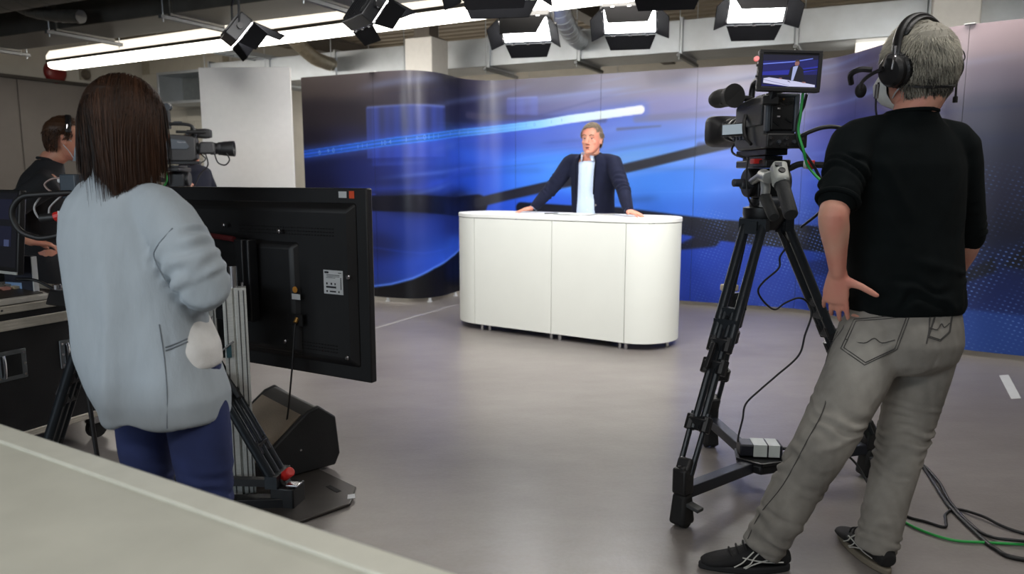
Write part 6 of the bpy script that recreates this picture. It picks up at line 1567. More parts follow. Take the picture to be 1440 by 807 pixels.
    bm_ = MB(); bm_.tube(spline([M @ V(-.135, .0, -.005), M @ V(-.140, .04, -.015), M @ V(-.128, .085, -.03), M @ V(-.10, .118, -.045)], 6), .006, 8); bo = bm_.build('boom_arm', M_BLACK, h, world=True)
    mb = MB(); ellipsoid(mb, M @ V(-.085, .135, -.05), (.018, .018, .024)); mb.build('foam_tip', M_RUBBER, bo, world=True, sharp=179)
    MB().tube(spline([M @ V(-.125, .05, .0), M @ V(-.15, .07, .005), M @ V(-.155, .10, -.005), M @ V(-.14, .115, -.03)], 5), .009, 8).build('boom_joint', M_BLACK, bo, world=True)
    MB().tube(spline([M @ V(-.130, .02, -.04), M @ V(-.132, .03, -.09), M @ V(-.128, .03, -.14), M @ V(-.10, .02, -.20), M @ V(-.06, .02, -.24)], 5), .003, 6).build('lead', M_CABLE, h, world=True)
    MB().tube([M @ V(-.132, .022, -.045), M @ V(-.133, .028, -.085)], .0065, 8).build('lead_plug', M_CHROME, h, world=True)
    MB().tube(spline([M @ V(.125, -.01, .02), M @ V(.150, -.015, .035), M @ V(.155, -.02, .01), M @ V(.130, -.015, -.005)], 6), .002, 6).build('lead_loop', M_CABLE, h, world=True)
    MB().tube([M @ V(.126, -.02, -.02), M @ V(.118, -.02, -.10)], .0035, 8).build('right_boom', M_BLACKM, h, world=True)
    MB().tube([M @ V(.118, -.02, -.098), M @ V(.116, -.02, -.115)], .0075, 8).build('boom_tip', M_RUBBER, h, world=True)
    return t
def surface(o):
    """nearest point on an object's surface, in world space, slightly proud of it"""
    from mathutils.bvhtree import BVHTree
    M = root_matrix(o); me = o.data
    b = BVHTree.FromPolygons([M @ v.co for v in me.vertices], [tuple(p.vertices) for p in me.polygons])
    def f(p):
        loc, n, i, d = b.find_nearest(p)
        return loc + n * .0008 if loc is not None else p
    f.bvh = b
    return f
cameraman()
# ------------------------------------------------------------------ the woman
def woman():
    t = thing('person', 'person with long brown hair in a pale grey jacket and blue jeans, back turned', 'person', (-.97, 2.0, 0))
    R, F = fr((.26, .966, 0))
    M = head_matrix((-1.030, 2.025, 1.450), (.73, .68, -.06), (0.03, 0, 1), .94)
    SLb, SRb = V(-1.175, 2.08, 1.235), V(-.895, 1.955, 1.218)
    eR, wR = V(-.785, 1.885, 1.035), V(-.875, 2.10, .985); eL, wL = V(-1.165, 2.17, 1.03), V(-1.00, 2.30, 1.01)
    s = dict(axes=(R, F), M=M, female=True, k=.86, neck_r=.046, neck_b=.052, trunk=[(-.955, 1.99, .70), (-.965, 1.99, .80), (-1.00, 2.0, .95), (-1.04, 2.015, 1.12), (-1.05, 2.02, 1.24), (-1.05, 2.03, 1.30)],
             trunk_w=[(.118, .08), (.118, .082), (.12, .085), (.13, .085), (.10, .065), (.055, .05)],
             arms=[(SLb, eL, wL, ((.8, .5, -.1), (0, -.3, -1), 1), dict(curl=(.7, .7, .7, .7), k=.88)), (SRb, eR, wR, ((-.5, .85, -.1), (-.8, -.4, 0), -1), dict(curl=(.7, .7, .7, .7), k=.88))],
             legs=[((-1.02, 2.01, .70), (-1.045, 2.06, .40), (-1.06, 2.04, .09), (.1, 1, 0)), ((-.86, 1.965, .70), (-.835, 1.95, .40), (-.84, 1.93, .09), (.35, 1, 0))])
    build_body(t, s, M_SKIN)
    mj = mat('blue_denim', (38, 50, 96), .85, var=.22, scale=10, bump=.3, bscale=700)
    kL, aL, kR, aR = V(-1.045, 2.06, .40), V(-1.06, 2.04, .07), V(-.835, 1.95, .40), V(-.84, 1.93, .07)
    def folds(P): return bunch(P, kL + V(0, 0, .12), kL - V(0, 0, .12), .11, 5, .003, 22) + bunch(P, kR + V(0, 0, .15), kR - V(0, 0, .14), .11, 6, .004, 23)
    trousers(t, s, mj, [((-.952, 1.99, .86), .148, .108), ((-.952, 1.99, .78), .160, .116), ((-.95, 1.99, .72), .158, .112), ((-.945, 1.99, .69), .14, .10)],
             [([V(-1.022, 2.01, .72), V(-1.035, 2.03, .55), kL, kL.lerp(aL, .5), aL], [.082, .076, .060, .055, .044]), ([V(-.862, 1.965, .72), V(-.845, 1.955, .55), kR, kR.lerp(aR, .5), aR], [.086, .079, .064, .058, .046])], folds, name='jeans')
    # white shirt under the jacket
    mb = MB(); torso(mb, [((-.945, 1.99, .795), R, F, .154, .116), ((-.948, 1.99, .85), R, F, .152, .114), ((-.978, 2.0, .95), R, F, .142, .100), ((-1.03, 2.01, 1.10), R, F, .15, .10), ((-1.045, 2.02, 1.22), R, F, .13, .08), ((-1.05, 2.03, 1.28), R, F, .07, .058)])
    organic('shirt', mb, mat('shirt_white', (228, 228, 226), .8, bump=.25, bscale=90), t, .008, 4, lambda P: .003 * sines(31, 8, 4, 12, (1, 1, .4))(P))
    # jacket
    mk = mat('jacket_grey_linen', (172, 182, 190), .85, var=.05, scale=14, bump=.55, bscale=38, stretch=(1.3, 1.3, .5), spec=.2)
    mb = MB()
    secs = [((-.953, 1.985, .655), .176, .130), ((-.966, 1.988, .72), .192, .138), ((-1.000, 1.995, .82), .194, .132), ((-1.020, 2.003, .93), .191, .123), ((-1.034, 2.01, 1.03), .191, .120), ((-1.045, 2.015, 1.13), .190, .116), ((-1.050, 2.02, 1.20), .180, .108), ((-1.051, 2.022, 1.245), .152, .092), ((-1.051, 2.026, 1.28), .105, .074), ((-1.051, 2.03, 1.31), .070, .064), ((-1.051, 2.032, 1.335), .064, .060)]
    gr = [.115, .125, .134, .130, .10, .06, .05, .045, .04, .035, .03]
    open_shell(mb, [(c, R, F, w, d) for c, w, d in secs], lambda i: (gr[i], gr[i]), .016, 48)
    S1, S2 = V(-1.168, 2.075, 1.205), V(-.898, 1.950, 1.188)
    limb(mb, [V(-.985, 1.995, 1.245), V(-.93, 1.965, 1.225), S2, S2.lerp(eR, .45), S2.lerp(eR, .85), eR + V(.002, .0, -.004), eR.lerp(wR, .4), eR.lerp(wR, .82)], [.052, .064, .074, .072, .068, .064, .060, .052], 18)
    limb(mb, [V(-1.10, 2.05, 1.255), V(-1.135, 2.06, 1.24), S1, S1.lerp(eL, .5), eL, eL.lerp(wL, .75)], [.050, .060, .070, .066, .060, .05], 18)
    def fs(P):
        h = .0042 * sines(41, 12, 1.5, 5, (1, 1, .25))(P) + .0013 * sines(42, 14, 6, 16, (1, 1, .6))(P)
        Q = P - np.array([-1.0, 2.0, 0]); th = np.arctan2(Q @ np.array(R), Q @ np.array(F)); dr = np.clip((1.16 - P[:, 2]) / .4, 0, 1)
        h += .011 * dr * np.sin(6 * th + 2.0 * sines(43, 6, .6, 2.0, (1, 1, .5))(P)) * np.clip(1 - np.abs(Q @ np.array(R)) / .23, 0, 1)
        h += bunch(P, S2.lerp(eR, .25), eR + V(.0, 0, -.02), .095, 4.5, .008, 44) + bunch(P, eR, wR, .09, 5, .006, 45)
        for f in (((-.925, 1.915, 1.13), (-.95, 1.90, .95), .020, .012), ((-.95, 1.905, 1.10), (-.99, 1.89, .80), .024, .006), ((-1.10, 1.95, 1.15), (-1.10, 1.91, .72), .022, .0055), ((-1.03, 1.90, 1.10), (-1.03, 1.87, .70), .018, .005), ((-1.15, 1.99, 1.1), (-1.13, 1.94, .75), .018, .005), ((-.90, 1.91, .95), (-.93, 1.88, .70), .018, .006)): h += fold(P, *f)
        # armhole seam and the side seam
        h -= fold(P, (-.865, 1.90, 1.20), (-.945, 1.885, 1.10), .006, .006) + fold(P, (-.945, 1.885, 1.10), (-.93, 1.90, 1.03), .006, .005)
        h -= fold(P, (-.875, 1.88, .95), (-.885, 1.87, .66), .005, .004)
        return h
    jk = organic('jacket', mb, mk, t, .0075, 4, fs)
    on = surface(jk); ms = mat('seam_grey', (120, 128, 136), .8)
    def seam(P, nm, w=.0016): MB().tube(spline([on(V(*p)) for p in P], 5), w, 5).build(nm, ms, jk, world=True)
    seam([(-.845, 1.84, 1.19), (-.90, 1.84, 1.14), (-.925, 1.84, 1.09), (-.90, 1.84, 1.02)], 'armhole_seam')
    seam([(-.885, 1.82, .94), (-.875, 1.82, .85), (-.872, 1.82, .75), (-.88, 1.82, .66)], 'side_seam')
    for dz in (0, .008): seam([(-.865, 1.82, .875 + dz), (-.84, 1.85, .880 + dz), (-.815, 1.88, .886 + dz)], 'pocket_welt', .002)
    cb = [V(-1.051, 2.032, 1.325) + R * .066 * math.cos(a) + F * .062 * math.sin(a) + V(0, 0, -.010 * math.sin(a)) for a in [PI * 1.02 + PI * .96 * k / 20 for k in range(21)]]
    c = MB(); limb(c, cb, [(.006, .020)] * 21, 10, ref=(0, 0, 1)); c.build('collar', mk, jk, world=True, sharp=179)
    MB().tube([eR.lerp(wR, .80) + V(.012, .0, -.040), eR.lerp(wR, .80) + V(.02, -.01, -.052)], .012, 8).build('bracelet', M_CHROME, t, world=True)
    # long straight hair
    Mi = np.array(M); Ri = np.linalg.inv(Mi[:3, :3]); o = Mi[:3, 3]; r = np.random.default_rng(9); st = []
    clumpf = sines(99, 8, 10, 26)
    def okc(x, y, z): return z > (-.088 if y < -.01 else -.02 if y < .03 else .045 if y < .06 else .07)
    cap = scalp_cap(M, okc, .0045)
    g = Ri @ np.array([0, 0, -1.0]); g /= np.linalg.norm(g)
    E2 = np.array([.079, .098, .116])
    while len(st) < 5600:
        d = r.normal(size=3); d /= np.linalg.norm(d); p = d * skull_r(d)
        if p[2] < (-.015 if p[1] < -.01 else .02) or (p[1] > .05 and p[2] < .065): continue
        nn = p / E2 ** 2; nn /= np.linalg.norm(nn)
        side = np.sign(p[0] + r.normal() * .006) or 1
        fl = np.array([side * .8, -.35 if p[1] < .04 else -.55, -.25]); fl -= nn * (fl @ nn); fl /= np.linalg.norm(fl)
        zend = -.135 - .05 * min(1, abs(p[0]) / .06) + r.uniform(-.02, .02) - .045 * max(0, r.normal()) * (r.random() < .2)
        vol = r.uniform(.010, .019); P = [p + nn * (vol * .8 + .002)]; q = P[0].copy(); v = fl.copy()
        clump = .010 * np.sin(7 * math.atan2(p[1], p[0]) + 3 * p[2])
        for k in range(16):
            stp = .024
            v = v * .62 + g * .38 + r.normal(size=3) * .02; v /= np.linalg.norm(v)
            q = q + v * stp
            a = (q / (E2 + vol)); m = np.linalg.norm(a)
            if q[2] > -.05:
                if m < 1: q = q / m; v -= (q / np.linalg.norm(q)) * max(0, -(v @ q) / np.linalg.norm(q)) * -1 * 0
            else:
                rad = math.hypot(q[0], q[1] + .006); t_ = (.066 + vol * .8 + clump) * (1 + .06 * min(1, (-.05 - q[2]) / .12)); 
                if rad < t_ * .96: k2 = t_ * .96 / max(rad, 1e-4); q[0] *= k2; q[1] = (q[1] + .006) * k2 - .006
            P.append(q.copy())
            if q[2] < zend: break
        P = np.array(P)
        if len(P) < 4: continue
        # smooth
        for _ in range(2): P[1:-1] = .25 * P[:-2] + .5 * P[1:-1] + .25 * P[2:]
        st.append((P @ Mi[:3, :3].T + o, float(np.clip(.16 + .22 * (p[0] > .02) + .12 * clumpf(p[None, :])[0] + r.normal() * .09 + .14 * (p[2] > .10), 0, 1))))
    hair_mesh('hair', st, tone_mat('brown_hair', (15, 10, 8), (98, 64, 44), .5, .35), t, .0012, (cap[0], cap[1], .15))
    return t
woman()

# ------------------------------------------------------------------ short combed hair for the men
def short_hair(t, M, m, n, zback, zside, yfront, lift=.007, L=(.03, .05), seed=2, sweep=(.3, -.4, -.2), fringe=None):
    r = np.random.default_rng(seed); Mi = np.array(M); st = []
    def ok(x, y, z): return (z > zback if y < -.03 else z > zside if y < .035 else z > yfront)
    cap = scalp_cap(M, ok, .004); E2 = np.array([.079, .098, .116]); sw = np.array(sweep)
    while len(st) < n:
        d = r.normal(size=3); d /= np.linalg.norm(d); p = d * skull_r(d)
        if not ok(*p): continue
        nn = p / E2 ** 2; nn /= np.linalg.norm(nn); fl = sw + r.normal(size=3) * .22
        if p[2] < .05: fl = np.array([0, -.25, -1.0]) + r.normal(size=3) * .15
        fl -= nn * (fl @ nn); fl /= np.linalg.norm(fl); q = p + nn * .003; P = []; l = r.uniform(*L) * (1 if p[2] > .05 else .6)
        for k in range(5):
            P.append(q.copy()); n2 = q / E2 ** 2; n2 /= np.linalg.norm(n2); fl -= n2 * (fl @ n2) * .9; fl /= np.linalg.norm(fl); q = q + fl * l / 4
            dq = q / np.linalg.norm(q); q = dq * (skull_r(dq) + .005 + lift * (k + 1) / 4 * r.uniform(.4, 1.4) * (1 if p[2] > .03 else .4))
        P = np.array(P); st.append((P @ Mi[:3, :3].T + Mi[:3, 3], float(np.clip(.45 + r.normal() * .22 + (.15 if p[2] > .06 else -.1), 0, 1))))
    return hair_mesh('hair', st, m, t, .0017, (cap[0], cap[1], .35))

# ------------------------------------------------------------------ the newsreader
def newsreader():
    t = thing('person', 'person in navy suit jacket and pale blue shirt, both hands on the white desk', 'person', (.735, 6.55, 0))
    R, F = fr((-.548, -.837, 0))
    M = head_matrix((.664, 6.30, 1.618), (-.47, -.87, .0), (0.03, 0, 1), 1.035)
    SRb, SLb = V(.505, 6.53, 1.42), V(.842, 6.305, 1.42)
    eR, wR = V(.335, 6.56, 1.20), V(.190, 6.56, 1.040); eL, wL = V(.895, 6.08, 1.215), V(.915, 5.885, 1.040)
    s = dict(axes=(R, F), M=M, mouth=.003, wide=1.04, k=1.05, trunk=[(.735, 6.55, .85), (.73, 6.54, .97), (.71, 6.50, 1.12), (.685, 6.44, 1.32), (.670, 6.41, 1.43), (.666, 6.39, 1.485)],
             trunk_w=[(.14, .10), (.14, .10), (.145, .10), (.16, .10), (.12, .075), (.072, .062)],
             arms=[(SRb, eR, wR, ((-.96, -.12, -.16), (-.05, 0, -1), 1), dict(curl=(.12, .10, .12, .16), spread=.14, thumb=(.8, .0))), (SLb, eL, wL, ((.55, -.80, -.16), (0, 0, -1), -1), dict(curl=(.12, .10, .12, .16), spread=.14, thumb=(.8, .0)))],
             legs=[((.82, 6.50, .82), (.83, 6.53, .45), (.83, 6.56, .09), (-.4, -.9, 0)), ((.65, 6.60, .82), (.64, 6.63, .45), (.63, 6.66, .09), (-.5, -.85, 0))],
             blush=lambda P: .12 * near(P, M @ V(.05, .09, -.03), .03) + .12 * near(P, M @ V(-.05, .09, -.03), .03))
    build_body(t, s, M_SKINF); eyes(t, M, (44, 46, 52))
    Rm = M.to_3x3(); lips = MB()
    ellipsoid(lips, M @ V(0, .0965, -.0655), (.020, .006, .0034), Rm, 12, 8); up = lips.build('upper_lip', mat('lip', (184, 110, 100), .45), t, world=True, sharp=179)
    l2 = MB(); ellipsoid(l2, M @ V(0, .0945, -.0820), (.017, .006, .0038), Rm, 12, 8); l2.build('lower_lip', mat('lip', (184, 110, 100), .45), t, world=True, sharp=179)
    l3 = MB(); ellipsoid(l3, M @ V(0, .0955, -.0740), (.015, .004, .0035), Rm, 12, 8); l3.build('mouth_opening', mat('mouth_dark', (60, 24, 22), .6), t, world=True, sharp=179)
    for q in (-1, 1):
        b = MB(); b.tube(spline([M @ V(q * .014, .092, .023), M @ V(q * .030, .0935, .029), M @ V(q * .048, .080, .024)], 5), .0038, 6); b.build('eyebrow', mat('brow_brown', (104, 78, 62), .8), t, world=True)
    short_hair(t, M, tone_mat('grey_brown_hair', (62, 52, 44), (158, 142, 122), .5, .35), 2400, -.050, .022, .084, .012, (.03, .05), 5, (.75, .55, -.1))
    trousers(t, s, mat('suit_trousers', (26, 28, 40), .85), [((.735, 6.55, .95), .165, .12), ((.735, 6.55, .84), .17, .125), ((.735, 6.55, .76), .13, .11)],
             [([V(.82, 6.50, .82), V(.83, 6.53, .45), V(.83, 6.56, .08)], [.095, .075, .06]), ([V(.65, 6.60, .82), V(.64, 6.63, .45), V(.63, 6.66, .08)], [.095, .075, .06])], voxel=.012)
    mu = mat('dress_shoe', (24, 20, 18), .3)
    shoe(t, (.83, 6.56, 0), (-.4, -.9, 0), mu, M_RUBBER, .29, laces=False); shoe(t, (.63, 6.66, 0), (-.5, -.85, 0), mu, M_RUBBER, .29, laces=False)
    # shirt
    msh = mat('pale_blue_shirt', (190, 206, 232), .75, var=.02, bump=.15, bscale=200)
    mb = MB(); torso(mb, [((.712, 6.545, .90), R, F, .170, .128), ((.704, 6.52, 1.02), R, F, .172, .134), ((.698, 6.49, 1.15), R, F, .172, .132), ((.692, 6.45, 1.28), R, F, .172, .124), ((.688, 6.425, 1.37), R, F, .165, .112), ((.674, 6.42, 1.415), R, F, .14, .098), ((.671, 6.412, 1.440), R, F, .10, .085)])
    sh = organic('shirt', mb, msh, t, .008, 4, lambda P: .0016 * sines(51, 8, 4, 10, (1, 1, .5))(P) - fold(P, V(.733, 6.545, .92) + F * .13, V(.68, 6.425, 1.40) + F * .115, .004, .004))
    for q in (-1, 1):                                  # collar leaves standing open
        cb = MB(); base = V(.664, 6.385, 1.488)
        P = [base + R * q * .078 * math.cos(a) + F * (.076 + .018 * max(0, math.sin(a))) * math.sin(a) + V(0, 0, .008 - .050 * max(0, math.sin(a)) ** 1.5) for a in (-1.4, -.7, -.2, .3, .7, 1.0)]
        limb(cb, P, [(.004, .022), (.004, .022), (.004, .023), (.004, .026), (.004, .032), (.004, .026)], 10, ref=(0, 0, 1)); cb.build('collar', msh, sh, world=True, sharp=60)
    SURF = surface(sh)
    for z in (1.02, 1.12, 1.22, 1.32, 1.395):
        u = (z - .92) / .48; p = V(.733, 6.545, .92).lerp(V(.68, 6.425, 1.40), u) + F * .20; q = SURF(p)

        MB().lathe([(0, 0), (.006, 0), (.005, .003), (0, .003)], frame_mat(q, R, F), 10).build('shirt_button', M_LABEL, sh, world=True)
    # jacket
    mj = mat('navy_suit', (22, 25, 42), .95, var=.12, bump=.25, bscale=900, spec=.12)
    mb = MB()
    secs = [((.715, 6.555, .86), .195, .150), ((.712, 6.55, .93), .192, .150), ((.704, 6.525, 1.03), .188, .148), ((.700, 6.495, 1.14), .188, .146), ((.694, 6.455, 1.26), .194, .140), ((.690, 6.43, 1.345), .199, .132), ((.684, 6.415, 1.42), .192, .116), ((.678, 6.408, 1.465), .155, .100), ((.668, 6.402, 1.495), .098, .086), ((.668, 6.402, 1.514), .080, .080)]
    gp = [.110, .104, .094, .084, .076, .074, .080, .088, .082, .074]
    open_shell(mb, [(c, R, F, w, d) for c, w, d in secs], lambda i: (gp[i] * .95, gp[i] * .75), .016, 48)
    limb(mb, [V(.60, 6.46, 1.455), V(.545, 6.49, 1.44), SRb + V(-.004, 0, .005), SRb.lerp(eR, .45), SRb.lerp(eR, .85), eR, eR.lerp(wR, .5), eR.lerp(wR, .93)], [.048, .062, .072, .070, .064, .060, .052, .044], 18, sub=2)
    limb(mb, [V(.74, 6.36, 1.455), V(.80, 6.33, 1.44), SLb + V(.004, 0, .005), SLb.lerp(eL, .45), SLb.lerp(eL, .85), eL, eL.lerp(wL, .5), eL.lerp(wL, .93)], [.048, .062, .072, .070, .064, .060, .052, .044], 18)
    jk = organic('jacket', mb, mj, t, .0085, 4, lambda P: .0016 * sines(61, 10, 2, 6)(P) + bunch(P, SLb.lerp(eL, .5), eL.lerp(wL, .4), .09, 5, .0055, 62) + bunch(P, SRb.lerp(eR, .5), eR.lerp(wR, .4), .09, 5, .0045, 63))
    on = surface(jk)
    for q, gg in ((1, .95), (-1, .75)):
        lp = MB(); A = []; B = []
        for i in range(3, 10):
            c, w, d = secs[i]; g0 = gp[i] * gg; u = (i - 3) / 6; wd = (.006, .034, .050, .058, .056, .044, .022)[i - 3]
            def pt(x): return on(Vector(c) + R * q * x + F * .22)
            A.append(pt(g0 + .006) + F * .008); B.append(pt(g0 + wd) + F * .013)
        n = len(A); vs = A + B + [p - F * .012 for p in A] + [p - F * .014 for p in B]; f = []
        for i in range(n - 1): f += [(i, i + 1, n + i + 1, n + i), (2 * n + i, 3 * n + i, 3 * n + i + 1, 2 * n + i + 1), (i, 2 * n + i, 2 * n + i + 1, i + 1), (n + i, n + i + 1, 3 * n + i + 1, 3 * n + i)]
        lp.add(vs, f).build('lapel', mj, jk, world=True, sharp=60)
        MB().tube([p + F * .001 for p in B], .0032, 5).build('lapel_edge_shade', mat('lapel_shadow', (9, 10, 16), .9, spec=.1), jk, world=True)  # dark line put in for the shade along the lapel
    for z in (1.05, .96):
        c = V(.718, 6.515, z); MB().lathe([(0, 0), (.010, 0), (.009, .004), (0, .004)], frame_mat(on(c - R * .105 + F * .22) + F * .002, R, F), 12).build('jacket_button', mat('horn_button', (120, 116, 116), .35), jk, world=True)
    for E_, W_, nm in ((eR, wR, 'R'), (eL, wL, 'L')):
        p = E_.lerp(W_, .93); d = (W_ - E_).normalized(); MB().cyl(p, p + d * .018, .038, .036, 16).build('shirt_cuff', msh, sh, world=True)
    return t
newsreader()

# ------------------------------------------------------------------ the masked operator and the person behind the far camera
def operator():
    t = thing('person', 'person in profile with dark polo shirt and face mask behind the mixing desk', 'person', (-2.86, 4.55, 0))
    R, F = fr((.74, .67, 0)); M = head_matrix((-2.615, 4.40, 1.522), (.84, .53, -.08), (.10, .06, 1), 1.04)
    S1, S2 = V(-2.64, 4.25, 1.27), V(-2.88, 4.52, 1.29)
    e1, w1 = V(-2.93, 4.16, 1.06), V(-2.775, 4.27, .94); e2, w2 = V(-2.86, 4.66, 1.02), V(-2.66, 4.72, .93)
    s = dict(axes=(R, F), M=M, trunk=[(-2.88, 4.56, .84), (-2.87, 4.54, .96), (-2.83, 4.47, 1.12), (-2.78, 4.41, 1.25), (-2.74, 4.39, 1.34), (-2.70, 4.385, 1.40)],
             arms=[(S1, e1, w1, ((.72, .62, -.25), (0, 0, -1), 1), dict(curl=(.3, .3, .3, .35))), (S2, e2, w2, ((.8, .4, -.3), (0, 0, -1), -1), dict(curl=(.3, .3, .3, .35)))],
             legs=[((-2.82, 4.48, .82), (-2.78, 4.50, .45), (-2.80, 4.48, .09), (.74, .67, 0)), ((-2.94, 4.62, .82), (-2.92, 4.66, .45), (-2.94, 4.66, .09), (.74, .67, 0))],
             blush=lambda P: .3 * near(P, M @ V(.08, 0, 0), .05))
    build_body(t, s, M_SKIN2); eyes(t, M, (50, 40, 34))
    b = MB()
    for q in (-1, 1):
        b = MB(); b.tube(spline([M @ V(q * .014, .092, .023), M @ V(q * .030, .0935, .029), M @ V(q * .048, .080, .024)], 5), .0038, 6); b.build('eyebrow', mat('brow_dark', (52, 36, 26), .8), t, world=True)
    short_hair(t, M, tone_mat('dark_brown_hair', (34, 22, 16), (104, 70, 46), .45, .4), 1500, -.062, .005, .070, .010, (.03, .05), 8, (.1, -.7, -.2))
    mm = mat('mask_blue', (176, 196, 212), .8, bump=.3, bscale=200); rings = []
    for z, w, y in ((-.012, .036, .108), (-.035, .058, .118), (-.065, .062, .122), (-.095, .052, .112), (-.118, .030, .088)):
        rings.append([M @ V(w * math.sin(a), .03 + (y - .03) * max(0, math.cos(a)) ** .6, z) for a in [-1.5 + 3 * k / 14 for k in range(15)]] + [M @ V(w * .95 * math.sin(a), .027 + (y - .033) * max(0, math.cos(a)) ** .6, z) for a in [1.5 - 3 * k / 14 for k in range(15)]])
    mk = MB().rings(rings).build('face_mask', mm, t, world=True, sharp=60)
    for q in (-1, 1):
        for z0, z1 in ((-.02, .012), (-.10, -.035)):
            MB().tube(spline([M @ V(q * .056, .04, z0), M @ V(q * .074, .02, (z0 + z1) / 2), M @ V(q * .086, -.008, z1)], 5), .0024, 6).build('ear_loop', M_LABEL, mk, world=True)
    h = thing('headset', 'black headset band on the hair of the masked operator', 'headphones', M @ V(0, 0, 0))
    mb = MB(); limb(mb, [M @ V(.090 * math.sin(a), .015, .004 + .126 * math.cos(a)) for a in [-1.3 + 2.6 * k / 20 for k in range(21)]], [(.006, .016)] * 21, 10, ref=M.to_3x3() @ V(0, 1, 0)); mb.build('headband', M_BLACK, h, world=True, sharp=60)
    MB().lathe([(0, 0), (.03, 0), (.03, .016), (0, .018)], frame_mat(M @ V(-.084, .01, .03), M.to_3x3() @ V(0, 1, 0), M.to_3x3() @ V(-1, 0, 0)), 18).build('ear_cup', M_BLACK, h, world=True)
    MB().cyl(M @ V(.094, .006, .075), M @ V(.100, .004, .052), .006, n=8).build('slider', M_CHROME, h, world=True)
    mt = mat('polo_black', (26, 27, 31), .85, bump=.3, bscale=500)
    mb = MB(); torso(mb, [((-2.88, 4.56, .86), R, F, .165, .125), ((-2.87, 4.54, .98), R, F, .165, .125), ((-2.83, 4.47, 1.12), R, F, .18, .125), ((-2.78, 4.41, 1.24), R, F, .19, .125), ((-2.75, 4.395, 1.31), R, F, .17, .105), ((-2.72, 4.39, 1.37), R, F, .10, .08), ((-2.705, 4.387, 1.405), R, F, .072, .068)])
    for S, e in ((S1, e1), (S2, e2)): limb(mb, [V(-2.74, 4.39, 1.33).lerp(S, .55), S, S.lerp(e, .4), S.lerp(e, .72)], [.062, .074, .072, .068], 18)
    pl = organic('polo_shirt', mb, mt, t, .010, 4, lambda P: .004 * sines(71, 8, 2, 6)(P))
    MB().tube([V(-2.70, 4.387, 1.412) + R * .066 * math.cos(a) + F * .064 * math.sin(a) - V(0, 0, .012 + .014 * math.sin(a)) for a in [2 * PI * k / 20 for k in range(20)]], .008, 8, closed=True).build('collar', mt, pl, world=True)
    trousers(t, s, mat('dark_trousers', (24, 24, 28), .9), [((-2.88, 4.56, .94), .16, .12), ((-2.88, 4.56, .84), .17, .125), ((-2.88, 4.56, .76), .13, .11)], [([V(-2.82, 4.48, .82), V(-2.78, 4.50, .45), V(-2.80, 4.48, .06)], [.095, .08, .07]), ([V(-2.94, 4.62, .82), V(-2.92, 4.66, .45), V(-2.94, 4.66, .06)], [.095, .08, .07])], voxel=.014)
    for a in ((-2.80, 4.48, 0), (-2.94, 4.66, 0)): shoe(t, a, (.74, .67, 0), mat('dress_shoe', (24, 20, 18), .3), M_RUBBER, .29, laces=False)
def shift(objs, d):
    for o in objs: o.location = Vector(o.location) + Vector(d)
operator()
shift([o for o in scene.objects if o.parent is None and ('mixing desk' in o.get('label', '') and o.name.startswith('person') or o.name == 'headset')], (.025, .0, .0))
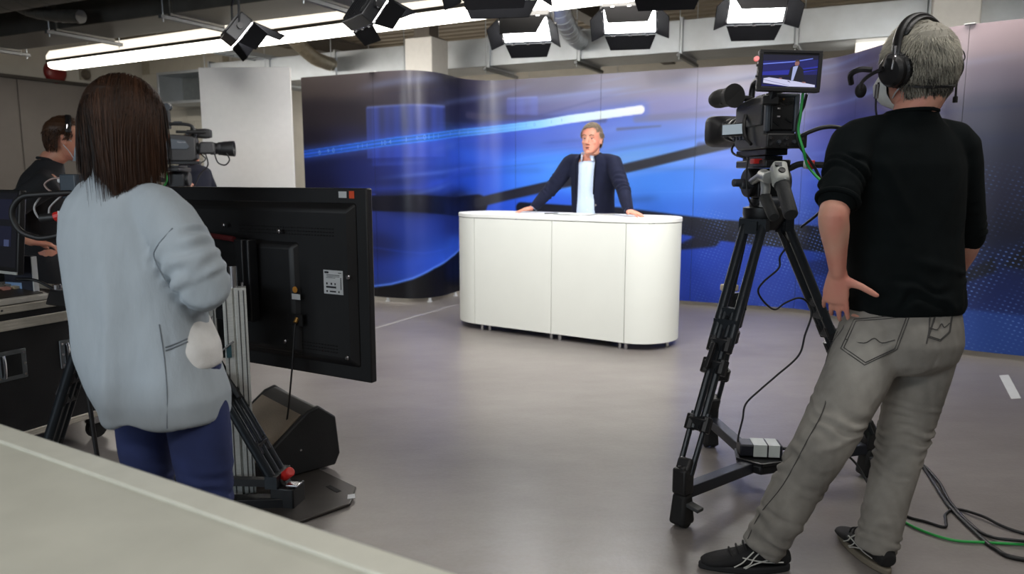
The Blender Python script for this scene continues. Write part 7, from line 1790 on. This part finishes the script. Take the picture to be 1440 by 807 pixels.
def second_operator():
    t = thing('person', 'person in navy top stooping behind the far studio camera, one hand and torso in view', 'person', (-2.80, 6.52, 0))
    R, F = fr((.96, -.28, 0)); M = head_matrix((-2.77, 6.50, 1.545), (.97, -.2, -.06), (.05, 0, 1), 1.0)
    S1, S2 = V(-2.76, 6.30, 1.34), V(-2.70, 6.62, 1.34); e1, w1 = V(-2.88, 6.22, 1.14), V(-2.76, 6.20, 1.20); e2, w2 = V(-2.66, 6.70, 1.10), V(-2.66, 6.52, 1.12)
    s = dict(axes=(R, F), M=M, trunk=[(-2.80, 6.52, .84), (-2.80, 6.51, .97), (-2.78, 6.49, 1.14), (-2.75, 6.47, 1.28), (-2.765, 6.48, 1.38), (-2.775, 6.49, 1.44)],
             arms=[(S1, e1, w1, ((.75, -.1, .5), (.4, .3, -.8), 1), dict(curl=(.6, .6, .6, .6))), (S2, e2, w2, ((.7, -.5, .4), (0, 0, -1), -1), dict(curl=(.5, .5, .5, .5)))],
             legs=[((-2.80, 6.43, .82), (-2.76, 6.42, .45), (-2.80, 6.42, .09), (.96, -.28, 0)), ((-2.78, 6.61, .82), (-2.74, 6.62, .45), (-2.78, 6.62, .09), (.96, -.28, 0))])
    build_body(t, s, M_SKIN2, .006); eyes(t, M, (50, 40, 34))
    short_hair(t, M, tone_mat('dark_brown_hair', (34, 22, 16), (104, 70, 46), .45, .4), 700, -.06, .005, .07, .010, (.03, .05), 9, (.1, -.7, -.2))
    mt = mat('navy_top', (22, 26, 44), .88, bump=.3, bscale=500)
    mb = MB(); torso(mb, [((-2.80, 6.52, .86), R, F, .17, .13), ((-2.80, 6.51, .98), R, F, .17, .13), ((-2.78, 6.49, 1.14), R, F, .18, .128), ((-2.755, 6.47, 1.27), R, F, .19, .125), ((-2.735, 6.466, 1.36), R, F, .16, .10), ((-2.76, 6.475, 1.41), R, F, .09, .075), ((-2.775, 6.485, 1.445), R, F, .07, .066)])
    for S, e, w in ((S1, e1, w1), (S2, e2, w2)): limb(mb, [V(-2.735, 6.466, 1.37).lerp(S, .6), S, S.lerp(e, .5), e, e.lerp(w, .85)], [.06, .07, .066, .056, .044], 16)
    organic('pullover', mb, mt, t, .011, 4, lambda P: .004 * sines(81, 8, 2, 6)(P))
    trousers(t, s, mat('dark_trousers', (24, 24, 28), .9), [((-2.80, 6.52, .94), .16, .12), ((-2.80, 6.52, .84), .17, .125), ((-2.80, 6.52, .76), .13, .11)], [([V(-2.80, 6.43, .82), V(-2.76, 6.42, .45), V(-2.80, 6.42, .06)], [.095, .08, .07]), ([V(-2.78, 6.61, .82), V(-2.74, 6.62, .45), V(-2.78, 6.62, .06)], [.095, .08, .07])], voxel=.016)
    for a in ((-2.80, 6.42, 0), (-2.78, 6.62, 0)): shoe(t, a, (.96, -.28, 0), mat('dress_shoe', (24, 20, 18), .3), M_RUBBER, .29, laces=False)
    o = tag(MB().box((-2.70, 6.175, 1.235), (.05, .03, .045), (0, .3, 0)).build('camera_control', M_LABEL, bevel=.004), 'small white camera control held by the person in the navy top', 'control')
second_operator()
